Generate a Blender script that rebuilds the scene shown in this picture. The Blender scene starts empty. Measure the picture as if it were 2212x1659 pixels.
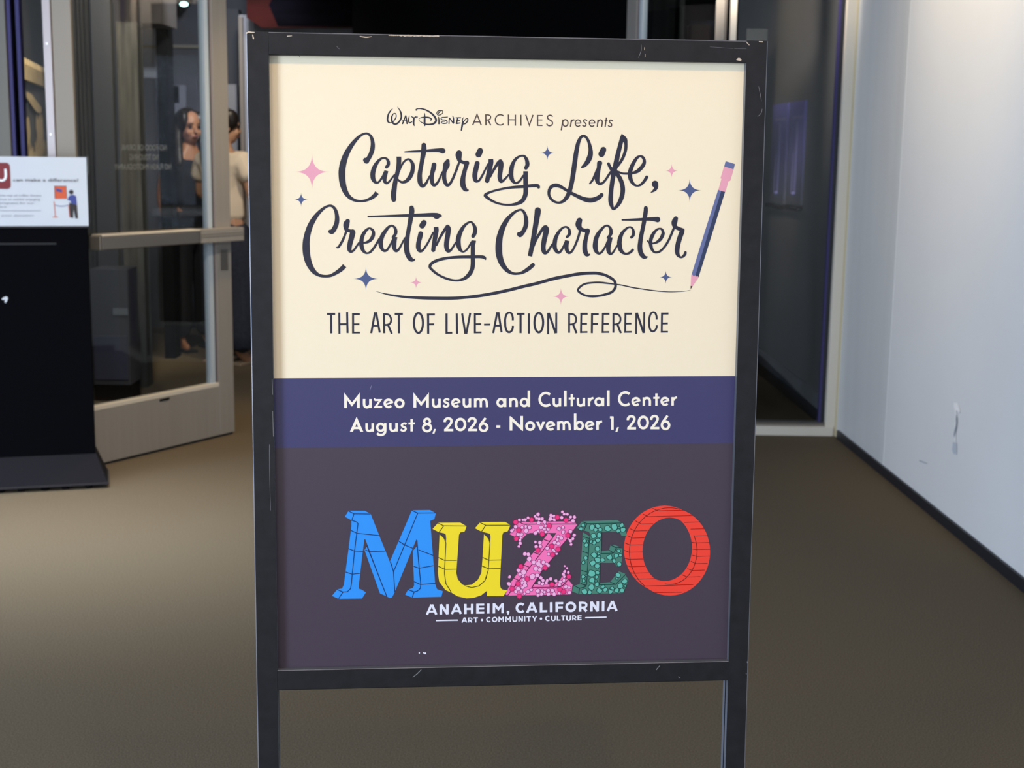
import bpy, bmesh, math, random
from math import sin, cos, pi, radians, sqrt, atan2
from mathutils import Vector, Matrix
from mathutils.geometry import tessellate_polygon

SC = bpy.context.scene
COL = SC.collection
rnd = random.Random(7)

# ------------------------------------------------------------------ camera
EYE = Vector((0, 0, 1.39)); PITCH = radians(9.63); ROLL = radians(.8)
r0 = Vector((1, 0, 0)); u0 = Vector((0, sin(PITCH), cos(PITCH))); FWD = Vector((0, cos(PITCH), -sin(PITCH)))
RGT = r0*cos(ROLL) + u0*sin(ROLL); UPV = u0*cos(ROLL) - r0*sin(ROLL)
cd = bpy.data.cameras.new('camera'); cam = bpy.data.objects.new('camera', cd); COL.objects.link(cam)
cam.matrix_world = Matrix(((RGT.x, UPV.x, -FWD.x, EYE.x), (RGT.y, UPV.y, -FWD.y, EYE.y), (RGT.z, UPV.z, -FWD.z, EYE.z), (0, 0, 0, 1)))
cd.sensor_width = 36; cd.sensor_fit = 'HORIZONTAL'; cd.lens = 3000/2212*36
cd.clip_start = .05; cd.clip_end = 60
cd.dof.use_dof = True; cd.dof.focus_distance = 1.66; cd.dof.aperture_fstop = 12.5
SC.camera = cam

# ------------------------------------------------------------------ view and world
SC.view_settings.view_transform = 'Standard'; SC.view_settings.look = 'None'
SC.view_settings.exposure = 0.0; SC.view_settings.gamma = 1.0; SC.view_settings.use_curve_mapping = False
w = bpy.data.worlds.new('world'); SC.world = w; w.use_nodes = True
w.node_tree.nodes['Background'].inputs[0].default_value = (.5, .55, .65, 1)
w.node_tree.nodes['Background'].inputs[1].default_value = .02

# ------------------------------------------------------------------ lights (daylight from the left front windows, ceiling lamps, unseen added fills)
def area(name, loc, target, sx, sy, power, color, spread=180):
    l = bpy.data.lights.new(name, 'AREA'); l.shape = 'RECTANGLE'; l.size = sx; l.size_y = sy; l.energy = power; l.color = color; l.spread = radians(spread)
    o = bpy.data.objects.new(name, l); COL.objects.link(o); o.location = loc
    o.rotation_euler = (Vector(target)-Vector(loc)).to_track_quat('-Z', 'Y').to_euler(); return o
def spot(name, loc, target, power, color, angle=60, blend=.6, size=.05):
    l = bpy.data.lights.new(name, 'SPOT'); l.energy = power; l.color = color; l.spot_size = radians(angle); l.spot_blend = blend; l.shadow_soft_size = size
    o = bpy.data.objects.new(name, l); COL.objects.link(o); o.location = loc
    o.rotation_euler = (Vector(target)-Vector(loc)).to_track_quat('-Z', 'Y').to_euler(); return o
area('side_window', (-4.05, 2.9, 1.35), (1.6, 4.6, 1.1), 2.4, 1.9, 182, (0.6, 0.75, 1.0))
area('front_window', (-4.05, -1.65, 1.5), (0, 1.7, 1.2), 2.6, 2.2, 385, (0.7, 0.83, 1.0))
area('front_window', (-.6, -3.05, 1.55), (-.2, 4, 1.2), 5.0, 2.4, 36, (0.84, 0.92, 1.0))
area('entry_floor_fill', (-1.9, 4.75, 3.1), (-1.9, 4.75, 0), 2.2, .7, 24, (0.9, 0.95, 1.0), 50)  # added unseen area light that makes the bright floor patch; no skylight known
spot('ceiling_lamp_over_sign', (.35, .25, 2.95), (0, 1.7, 1.15), 49, (1.0, 0.62, 0.26), 62, .8, .035)
spot('ceiling_lamp_over_sign', (-.65, .05, 2.95), (0, 1.7, 1.1), 28, (1.0, 0.64, 0.28), 62, .8, .05)
spot('wall_washer', (.75, 4.9, 3.0), (1.66, 5.2, 2.1), 92, (1.0, 0.8, 0.52), 80, .9, .1)
spot('gallery_spot', (.55, 6.3, 2.75), (1.6, 7.7, 2.0), 330, (1.0, 0.86, 0.72), 60, .9, .08)
spot('gallery_spot', (-.3, 4.6, 2.9), (-1.5, 6.4, .9), 120, (1.0, 0.87, 0.7), 62, .8, .06)
spot('gallery_spot', (-1.2, 7.6, 2.9), (-1.95, 9.4, 1.2), 105, (1.0, 0.86, 0.66), 66, .8, .08)
spot('gallery_spot', (-1.75, 6.2, 2.9), (-2.3, 8.0, 1.4), 68, (0.9, 0.93, 1.0), 90, .8, .08)
spot('gallery_spot', (-.6, 6.6, 2.9), (-1.2, 6.3, 0), 105, (1.0, 0.72, 0.4), 60, .8, .08)
spot('gallery_spot', (-1.6, 8.4, 2.6), (-2.55, 10.4, 1.7), 90, (0.85, 0.9, 1.0), 80, .8, .08)  # unseen spot added to brighten the gallery's back wall
spot('gallery_spot', (-1.75, 6.5, 2.9), (-2.65, 7.9, 1.5), 190, (1.0, 0.85, 0.6), 50, .7, .06)  # unseen spot added to brighten the cream mural
spot('gallery_spot', (-2.15, 8.25, 3.05), (-2.42, 9.3, 1.98), 40, (0.85, 0.9, 1.0), 30, .7, .04)  # unseen spot added for the pale hanging board alone
# ------------------------------------------------------------------ helpers
def srgb(r, g, b):
    return tuple(((c/255)/12.92 if c/255 <= .04045 else ((c/255+.055)/1.055)**2.4) for c in (r, g, b)) + (1,)
def mat(name, col, rough=.6, metal=0, spec=.5, noise=0, nscale=50, bump=0, bscale=200, emit=None, estr=0, coat=0, stretch=None, col2=None):
    m = bpy.data.materials.new(name); m.use_nodes = True; nt = m.node_tree; b = nt.nodes['Principled BSDF']
    b.inputs['Base Color'].default_value = col; b.inputs['Roughness'].default_value = rough; b.inputs['Metallic'].default_value = metal
    b.inputs['Specular IOR Level'].default_value = spec; b.inputs['Coat Weight'].default_value = coat
    tc = None
    if noise or bump:
        tc = nt.nodes.new('ShaderNodeTexCoord'); mp = nt.nodes.new('ShaderNodeMapping'); nt.links.new(tc.outputs['Object'], mp.inputs[0])
        if stretch: mp.inputs['Scale'].default_value = stretch
    if noise:
        n = nt.nodes.new('ShaderNodeTexNoise'); n.inputs['Scale'].default_value = nscale; n.inputs['Detail'].default_value = 6
        nt.links.new(mp.outputs[0], n.inputs['Vector'])
        r = nt.nodes.new('ShaderNodeValToRGB'); r.color_ramp.elements[0].position = .3; r.color_ramp.elements[1].position = .7
        c2 = col2 or tuple(min(1, c*(1+noise)) for c in col[:3])+(1,)
        c1 = tuple(c*(1-noise) for c in col[:3])+(1,) if not col2 else col
        r.color_ramp.elements[0].color = c1; r.color_ramp.elements[1].color = c2
        nt.links.new(n.outputs['Fac'], r.inputs[0]); nt.links.new(r.outputs[0], b.inputs['Base Color'])
    if bump:
        n2 = nt.nodes.new('ShaderNodeTexNoise'); n2.inputs['Scale'].default_value = bscale; n2.inputs['Detail'].default_value = 4
        nt.links.new(mp.outputs[0], n2.inputs['Vector'])
        bp = nt.nodes.new('ShaderNodeBump'); bp.inputs['Strength'].default_value = bump; bp.inputs['Distance'].default_value = .002
        nt.links.new(n2.outputs['Fac'], bp.inputs['Height']); nt.links.new(bp.outputs[0], b.inputs['Normal'])
    if emit:
        b.inputs['Emission Color'].default_value = emit; b.inputs['Emission Strength'].default_value = estr
    return m
def glass(name, tint=(.93, .95, .95, 1), ior=1.5):
    m = bpy.data.materials.new(name); m.use_nodes = True; nt = m.node_tree; nt.nodes.clear()
    o = nt.nodes.new('ShaderNodeOutputMaterial'); mx = nt.nodes.new('ShaderNodeMixShader'); t = nt.nodes.new('ShaderNodeBsdfTransparent'); g = nt.nodes.new('ShaderNodeBsdfGlossy')
    lw = nt.nodes.new('ShaderNodeLayerWeight'); pw = nt.nodes.new('ShaderNodeMath'); pw.operation = 'POWER'; pw.inputs[1].default_value = 5; f = nt.nodes.new('ShaderNodeMath'); f.operation = 'MULTIPLY_ADD'
    f.inputs[1].default_value = .96; f.inputs[2].default_value = .03; nt.links.new(lw.outputs['Facing'], pw.inputs[0]); nt.links.new(pw.outputs[0], f.inputs[0])
    t.inputs[0].default_value = tint; g.inputs['Roughness'].default_value = .01
    nt.links.new(f.outputs[0], mx.inputs[0]); nt.links.new(t.outputs[0], mx.inputs[1]); nt.links.new(g.outputs[0], mx.inputs[2]); nt.links.new(mx.outputs[0], o.inputs[0])
    return m
def link(name, bm, m, parent=None, smooth=False):
    me = bpy.data.meshes.new(name); bm.normal_update(); bm.to_mesh(me); bm.free()
    for x in (m if isinstance(m, (list, tuple)) else [m]): me.materials.append(x)
    o = bpy.data.objects.new(name, me); COL.objects.link(o)
    if parent is not None: o.parent = parent
    if smooth:
        for p in me.polygons: p.use_smooth = True
    return o
def tag(o, label=None, cat=None, group=None, kind=None):
    if label: o['label'] = label
    if cat: o['category'] = cat
    if group: o['group'] = group
    if kind: o['kind'] = kind
    return o
def empty(name, mw=None):
    e = bpy.data.objects.new(name, None); COL.objects.link(e); e.empty_display_size = .1
    if mw is not None: e.matrix_world = mw
    return e
def frame_matrix(origin, xdir):            # local x along xdir on the floor plan, z up
    x = Vector((xdir[0], xdir[1], 0)).normalized(); y = Vector((-x.y, x.x, 0))
    return Matrix(((x.x, y.x, 0, origin[0]), (x.y, y.y, 0, origin[1]), (0, 0, 1, origin[2]), (0, 0, 0, 1)))
def bx(bm, x0, x1, y0, y1, z0, z1, bev=0):
    r = bmesh.ops.create_cube(bm, size=1); vs = r['verts']
    for v in vs: v.co = Vector((x0+(v.co.x+.5)*(x1-x0), y0+(v.co.y+.5)*(y1-y0), z0+(v.co.z+.5)*(z1-z0)))
    if bev:
        es = list({e for v in vs for e in v.link_edges}); bmesh.ops.bevel(bm, geom=es, offset=bev, segments=2, profile=.6, affect='EDGES')
def box(name, x0, x1, y0, y1, z0, z1, m, parent=None, bev=0):
    bm = bmesh.new(); bx(bm, min(x0, x1), max(x0, x1), min(y0, y1), max(y0, y1), min(z0, z1), max(z0, z1), bev); return link(name, bm, m, parent)
def prism(bm, prof, a, b, axis='z'):       # extrude a 2-D profile between a and b along an axis
    f = (lambda p, t: (p[0], p[1], t)) if axis == 'z' else ((lambda p, t: (t, p[0], p[1])) if axis == 'x' else (lambda p, t: (p[0], t, p[1])))
    v0 = [bm.verts.new(f(p, a)) for p in prof]; v1 = [bm.verts.new(f(p, b)) for p in prof]; n = len(prof)
    for i in range(n): bm.faces.new((v0[i], v0[(i+1) % n], v1[(i+1) % n], v1[i]))
    bm.faces.new(v0[::-1]); bm.faces.new(v1); bmesh.ops.recalc_face_normals(bm, faces=bm.faces[:])
def cyl(bm, p, q, ra, rb=None, n=16):
    p = Vector(p); q = Vector(q); d = q-p; rb = ra if rb is None else rb
    mtx = Matrix.Translation((p+q)/2) @ d.to_track_quat('Z', 'Y').to_matrix().to_4x4()
    bmesh.ops.create_cone(bm, cap_ends=True, segments=n, radius1=ra, radius2=rb, depth=d.length, matrix=mtx)
def ball(bm, c, r, s=(1, 1, 1), n=14):
    bmesh.ops.create_uvsphere(bm, u_segments=n, v_segments=n//2+3, radius=r, matrix=Matrix.Translation(c) @ Matrix.Diagonal((*s, 1)))
def poly(bm, pts, plane, mi=0):            # flat polygon from 2-D points, plane(x, y) -> 3-D
    tri = tessellate_polygon([[Vector((p[0], p[1], 0)) for p in pts]])
    vs = [bm.verts.new(plane(*p)) for p in pts]
    for t in tri:
        try: f = bm.faces.new([vs[i] for i in t]); f.material_index = mi
        except ValueError: pass
def catmull(P, closed, k=5):
    n = len(P); out = []; rng = range(n if closed else n-1)
    for i in rng:
        a = P[(i-1) % n] if (closed or i > 0) else P[0]; b = P[i]; c = P[(i+1) % n]; d = P[(i+2) % n] if (closed or i < n-2) else P[-1]
        for j in range(k):
            t = j/k
            out.append(tuple(.5*((2*b[q])+(-a[q]+c[q])*t+(2*a[q]-5*b[q]+4*c[q]-d[q])*t*t+(-a[q]+3*b[q]-3*c[q]+d[q])*t**3) for q in range(3)))
    if not closed: out.append(P[-1])
    return out
RB = [0]
def ribbon(bm, P, plane, flag='r', mi=0):  # brush stroke: centre line with a width at every point; overlapping parts step up by microns
    closed = flag == 'c'; straight = flag in 'lj'; RB[0] = (RB[0]+1) % 10; d0 = RB[0]*4e-6
    if not straight: P = catmull(P, closed, 6 if len(P) > 2 else 2)
    n = len(P); L = []; st = min(1e-6, 6e-5/max(1, n))
    for i in range(n):
        a = P[(i-1) % n] if (closed or i > 0) else P[i]; c = P[(i+1) % n] if (closed or i < n-1) else P[i]; b = P[i]
        d1 = Vector((b[0]-a[0], b[1]-a[1])); d2 = Vector((c[0]-b[0], c[1]-b[1]))
        if d1.length < 1e-9: d1 = d2
        if d2.length < 1e-9: d2 = d1
        d1.normalize(); d2.normalize(); t = d1+d2
        if t.length < 1e-6: t = d1
        t.normalize(); k = max(.45, t.dot(d1)); nx, ny = -t.y, t.x; h = abs(b[2])/2; dd = d0+st*i
        if straight: h = h/k
        L.append((bm.verts.new(plane(b[0]+nx*h, b[1]+ny*h, dd)), bm.verts.new(plane(b[0]-nx*h, b[1]-ny*h, dd))))
    for i in range(n if closed else n-1):
        a = L[i]; b = L[(i+1) % n]
        try:
            for f in (bm.faces.new((a[0], a[1], b[0])), bm.faces.new((b[0], a[1], b[1]))): f.material_index = mi
        except ValueError: pass
    ends = {'r': (1, 1), 's': (0, 1), 'e': (0, 1), 'h': (1, 0)}.get(flag, (0, 0))
    for e, on, q in zip((0, 1), ends, (P[0], P[-1])):
        if on and q[2] > 0:
            vs = [bm.verts.new(plane(q[0]+q[2]/2*cos(a*pi/9), q[1]+q[2]/2*sin(a*pi/9), d0+st*n+2e-6+1.5e-6*e)) for a in range(18)]
            f = bm.faces.new(vs); f.material_index = mi
def text_mesh(s, size, spacing=1.0):
    c = bpy.data.curves.new('t', 'FONT'); c.body = s; c.size = size; c.space_character = spacing; c.align_x = 'CENTER'; c.resolution_u = 2
    o = bpy.data.objects.new('t', c); COL.objects.link(o); dg = bpy.context.evaluated_depsgraph_get(); dg.update()
    me = bpy.data.meshes.new_from_object(o.evaluated_get(dg)); bpy.data.objects.remove(o); bpy.data.curves.remove(c)
    xs = [v.co.x for v in me.vertices]; return me, (min(xs), max(xs))
def text_obj(name, s, height, width, mw, m, parent, mirror=False):
    me, (a, b) = text_mesh(s, height/.72)
    k = width/(b-a); cx = (a+b)/2
    for v in me.vertices: v.co = Vector(((v.co.x-cx)*k*(-1 if mirror else 1), 0, v.co.y))
    me.name = name; me.materials.clear(); me.materials.append(m)
    o = bpy.data.objects.new(name, me); COL.objects.link(o); o.parent = parent; o.matrix_local = mw; return o

# ------------------------------------------------------------------ materials
M = {}
M['carpet'] = mat('carpet', (.136, .106, .070, 1), .95, spec=.1, noise=.36, nscale=260, bump=.5, bscale=500)
M['white_wall'] = mat('white_wall_paint', (.80, .79, .78, 1), .55, spec=.3, noise=.03, nscale=1.2)
M['shaded_wall'] = mat('greyish_wall_shade', (.66, .66, .65, 1), .5, spec=.3, noise=.05, nscale=1.6, stretch=(1, 4, .3))  # shade put into a greyer, streaky wall tone
M['room'] = mat('plaster', (.5, .49, .47, 1), .8)
M['ceiling'] = mat('ceiling_paint', (.45, .44, .42, 1), .8)
M['dark_wall'] = mat('charcoal_wall_paint', (.060, .058, .060, 1), .45, spec=.4)
M['dark_board'] = mat('charcoal_baseboard_paint', (.085, .09, .11, 1), .4)
M['black'] = mat('matt_black', (.0025, .0025, .0035, 1), .9, spec=.03)
M['blackwall'] = mat('black_wall', (.003, .003, .0035, 1), .9, spec=.1)
M['rubber'] = mat('black_rubber', (.012, .013, .018, 1), .5)
M['jamb'] = mat('beige_painted_jamb', (.25, .205, .15, 1), .5)
M['alu'] = mat('beige_anodised_aluminium', (.34, .315, .28, 1), .42, metal=.25, noise=.04, nscale=40, stretch=(1, 1, .05))
M['alu_lilac'] = mat('satin_aluminium', (.32, .265, .25, 1), .35, metal=.2)
M['cream'] = mat('cream_painted_metal', (.66, .60, .50, 1), .45)
M['bead'] = mat('bright_glazing_bead', (.62, .70, .76, 1), .3, metal=.3)
M['steel'] = mat('brushed_bronze_steel', (.30, .27, .24, 1), .3, metal=.8)
M['gasket'] = mat('blue_film_edge', (.05, .042, .13, 1), .6, spec=.2)
M['glass'] = glass('clear_glass'); M['acrylic'] = glass('acrylic', (.95, .95, .96, 1))
M['frame'] = mat('black_powder_coated_steel', (.012, .012, .015, 1), .5, spec=.3, noise=.25, nscale=60, bump=.06, bscale=500)
M['highlit'] = mat('highlit_edge_steel', (.20, .20, .23, 1), .35, metal=.3, noise=.35, nscale=25, stretch=(1, 1, .2))  # bevel highlight painted into the colour of the outer edges
M['inner'] = mat('pale_inner_steel', (.13, .145, .18, 1), .4, metal=.2)  # paler, bluish steel on the inner faces
M['bare'] = mat('bare_metal_chip', (.62, .52, .42, 1), .5, metal=.3)
M['scratch'] = mat('grey_scratch', (.22, .22, .24, 1), .5)
M['deep'] = mat('deep_scratch', (.004, .004, .005, 1), .7)
M['card'] = mat('white_card', (.58, .60, .63, 1), .5)

# ------------------------------------------------------------------ structure
WX = lambda y: 1.615 + (6.8-y)*.0222       # plane of the long right-hand wall
def slab(name, pts, z0, z1, m, parent=None):
    bm = bmesh.new(); prism(bm, pts, z0, z1); return link(name, bm, m, parent)
H = 3.2
tag(box('floor', -4.3, 2.4, -3.2, 13.2, -.05, 0, M['carpet']), kind='structure')
wr = tag(slab('wall_right', [(WX(-3.2), -3.2), (WX(6.84), 6.84), (WX(6.84)+.15, 6.84), (WX(-3.2)+.15, -3.2)], 0, H, M['white_wall']), kind='structure')
tag(slab('wall_gallery', [(WX(6.84), 6.84), (WX(13), 13), (WX(13)+.15, 13), (WX(6.84)+.15, 6.84)], 0, H, M['dark_wall']), kind='structure')
tag(box('wall_left', -4.35, -4.2, -3.2, 13.2, 0, H, M['room']), kind='structure')
tag(box('wall_front', -4.3, 2.2, -3.3, -3.15, 0, H, M['room']), kind='structure')
tag(box('wall_back', -4.3, 2.2, 13.0, 13.15, 0, H, M['blackwall']), kind='structure')
tag(box('ceiling', -4.3, 2.3, -3.2, 6.85, H, H+.1, M['ceiling']), kind='structure')
tag(box('ceiling_gallery', -4.3, 2.3, 6.85, 13.2, H, H+.1, M['blackwall']), kind='structure')
# black cove base along the white wall
tag(slab('baseboard_right', [(WX(-3)-.012, -3), (WX(6.72)-.012, 6.72), (WX(6.72), 6.72), (WX(-3), -3)], 0, .042, M['rubber']), kind='structure')
tag(slab('baseboard_gallery', [(WX(6.9)-.012, 6.9), (WX(12.9)-.012, 12.9), (WX(12.9), 12.9), (WX(6.9), 6.9)], 0, .072, M['rubber']), kind='structure')
tag(slab('trim_1', [(WX(6.9)-.01, 6.9), (WX(12.9)-.01, 12.9), (WX(12.9), 12.9), (WX(6.9), 6.9)], .072, .155, M['dark_board']), kind='structure')
# shadow next to the glazing, painted as a greyer strip of wall
tag(slab('wall_shade_strip', [(WX(5.955)-.0012, 5.955), (WX(6.765)-.0012, 6.765), (WX(6.765), 6.765), (WX(5.955), 5.955)], .042, H, M['shaded_wall']), kind='structure')
# torn paint and scuff on the white wall
M['torn'] = mat('torn_wall_paper', (.97, .93, .90, 1), .8, noise=.04, nscale=90)
M['scuff'] = mat('wall_scuff', (.30, .33, .38, 1), .8)
def wall_blob(name, pts, m, off=.002):
    bm = bmesh.new(); poly(bm, pts, lambda y, z: (WX(y)-off, y, z)); return link(name, bm, m, wr)
tz = [(5.105, .478), (5.06, .482), (5.03, .462), (5.038, .448), (5.07, .455), (5.062, .44), (5.075, .40), (5.065, .37), (5.07, .345), (5.05, .33), (5.058, .375), (5.066, .41), (5.085, .45), (5.10, .462)]
wall_blob('paint_chip', tz, M['torn'], .003)
wall_blob('paint_chip', [(5.066, .44), (5.05, .425), (5.052, .39), (5.068, .35), (5.078, .36), (5.062, .40)], M['scuff'], .004)
wall_blob('scuff_mark', [(5.085, .33), (5.04, .335), (5.035, .295), (5.07, .288), (5.09, .30)], mat('pale_scuff', (.52, .55, .60, 1), .8), .002)
wall_blob('scuff_mark', [(5.46, .176), (5.36, .186), (5.36, .183), (5.46, .172)], M['scuff'], .002)

# ------------------------------------------------------------------ fixed glazing on the right (bottom rail, jambs, pane)
w1 = tag(empty('window_1', Matrix.Translation((1.3, 6.8, 0))), kind='structure')
def wbox(name, x0, x1, y0, y1, z0, z1, m, par=w1, bev=0): return box(name, x0-1.3, x1-1.3, y0-6.8, y1-6.8, z0, z1, m, par, bev)
wbox('jamb', 1.563, 1.610, 6.78, 6.88, 0, H-.05, M['cream'], bev=.003)
wbox('jamb_cap', 1.608, 1.617, 6.765, 6.80, 0, H-.05, mat('yellowed_caulk', (.58, .50, .32, 1), .6))
wbox('gasket', 1.545, 1.563, 6.82, 6.85, .05, H-.05, M['rubber'])
wbox('edge_film', 1.535, 1.545, 6.822, 6.85, .05, H-.05, M['gasket'])
wbox('sill_rail', 1.046, 1.600, 6.77, 6.88, 0, .046, M['cream'], bev=.003)
wbox('glazing_bead', 1.046, 1.563, 6.80, 6.86, .046, .062, M['steel'])
wbox('mullion', 1.012, 1.040, 6.77, 6.88, 0, H-.05, M['cream'], bev=.002)
wbox('gasket', 1.040, 1.052, 6.80, 6.86, .05, H-.05, M['black'])
wbox('gasket', 1.000, 1.012, 6.80, 6.86, .05, H-.05, M['black'])
wbox('pane', 1.052, 1.54, 6.834, 6.840, .06, H-.06, M['glass'])

# ------------------------------------------------------------------ left glazing and the door jamb
w2 = tag(empty('window_2', Matrix.Translation((-2.2, 5.9, 0))), kind='structure')
def w2box(name, x0, x1, y0, y1, z0, z1, m, bev=0): return box(name, x0+2.2, x1+2.2, y0-5.9, y1-5.9, z0, z1, m, w2, bev)
w2box('mullion', -2.30, -2.100, 5.86, 5.96, 0, H-.05, mat('olive_beige_mullion', (.15, .135, .105, 1), .6), .002)
w2box('edge_film', -2.098, -2.082, 5.87, 5.92, 0, H-.05, M['gasket'])
w2box('gasket', -2.082, -2.066, 5.89, 5.95, 0, H-.05, M['black'])
w2box('edge_film', -2.066, -2.050, 5.885, 5.92, 0, H-.05, M['gasket'])
w2box('pane', -2.066, -1.90, 5.905, 5.911, .1, H-.05, M['glass'])
w2box('pane', -4.15, -2.30, 5.905, 5.911, .1, H-.05, M['glass'])
w2box('sill_rail', -4.15, -1.95, 5.87, 5.95, 0, .1, M['alu'])
j = tag(empty('trim_3', Matrix.Translation((-1.89, 5.9, 0))), kind='structure')
def jbox(name, x0, x1, y0, y1, z0, z1, m, bev=0): return box(name, x0+1.89, x1+1.89, y0-5.9, y1-5.9, z0, z1, m, j, bev)
jbox('side_flange', -1.909, -1.876, 5.745, 5.97, 0, H-.05, M['alu_lilac'], .002)
jbox('jamb_face', -1.875, -1.796, 5.752, 5.775, 0, H-.05, M['jamb'], .003)
for z in (1.78, 1.42, 1.06):
    bm = bmesh.new(); cyl(bm, (-1.892+1.89, -.159, z), (-1.892+1.89, -.153, z), .0055, n=12); link('screw', bm, M['steel'], j)

# ------------------------------------------------------------------ glass doors, both swung into the gallery
def door(name, mw, width, latch_x, screen):
    d = tag(empty(name, mw), kind='structure')      # local x runs from hinge (-width) to free edge (0), -y faces the lobby
    W = width
    b = lambda n, *a, **k: box(n, *a, parent=d, **k)
    b('stile', -.100, 0, -.022, .022, .012, 2.36, M['alu'], bev=.002)
    b('stile_fin', -.108, -.100, -.018, .018, .25, 2.3, M['alu_lilac'])
    b('gasket', -.118, -.108, -.012, .012, .25, 2.3, M['rubber'])
    b('glazing_bead', -.146, -.118, -.016, .016, .25, 2.3, M['bead'])
    b('stile', -W, -W+.07, -.022, .022, .012, 2.36, M['alu'], bev=.002)
    b('bottom_rail', -W+.07, -.100, -.020, .020, .012, .246, M['alu'], bev=.002)
    b('rail_bead', -W+.07, -.100, -.021, .021, .247, .268, M['cream'], bev=.003)
    b('sweep', -W+.02, -.004, -.010, .010, .001, .012, M['rubber'])
    b('top_rail', -W+.07, -.100, -.022, .022, 2.24, 2.36, M['alu'])
    b('pane', -W+.07, -.118, -.003, .003, .262, 2.24, M['glass'])
    b('rail_slot', -.49, -.43, -.0225, -.0205, .233, .243, M['black'])
    b('wear_plate', -.075, -.025, -.0235, -.0222, .80, .90, M['steel'])
    pb = b('push_bar', -.858, -.27, -.085, -.045, .942, .998, M['steel'], bev=.004)
    tp = box('top_cover', -.858, -.27, -.085, -.022, .999, 1.007, M['cream'], pb, bev=.002)
    eh = b('latch_housing', -.268, .028, -.080, -.022, .940, 1.004, M['alu'], bev=.004)
    box('groove', -.262, .022, -.0808, -.0798, .966, .970, M['steel'], eh); box('groove', -.262, .022, -.0808, -.0798, .978, .981, M['steel'], eh)
    box('joint', -.272, -.266, -.0815, -.03, .942, 1.002, M['black'], eh)
    b('bar_mount', -.866, -.858, -.080, -.022, .942, 1.0, M['alu'], bev=.003)
    return d
d1 = door('door_1', frame_matrix((-1.366, 6.64, 0), (.514, .857)), .985, 0, True)
M['vinyl'] = mat('grey_vinyl_lettering', (.30, .29, .27, 1), .7)
for s, x0, x1, zc, h in (('NO FOOD OR DRINK', -.648, -.378, 1.372, .026), ('NO TOUCHING', -.600, -.430, 1.330, .026), ('NO FLASH PHOTOGRAPHY', -.690, -.352, 1.288, .026)):
    text_obj('vinyl_lettering', s, h, x1-x0, Matrix.Translation(((x0+x1)/2, .006, zc-.013)), M['vinyl'], d1, mirror=True)
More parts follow.
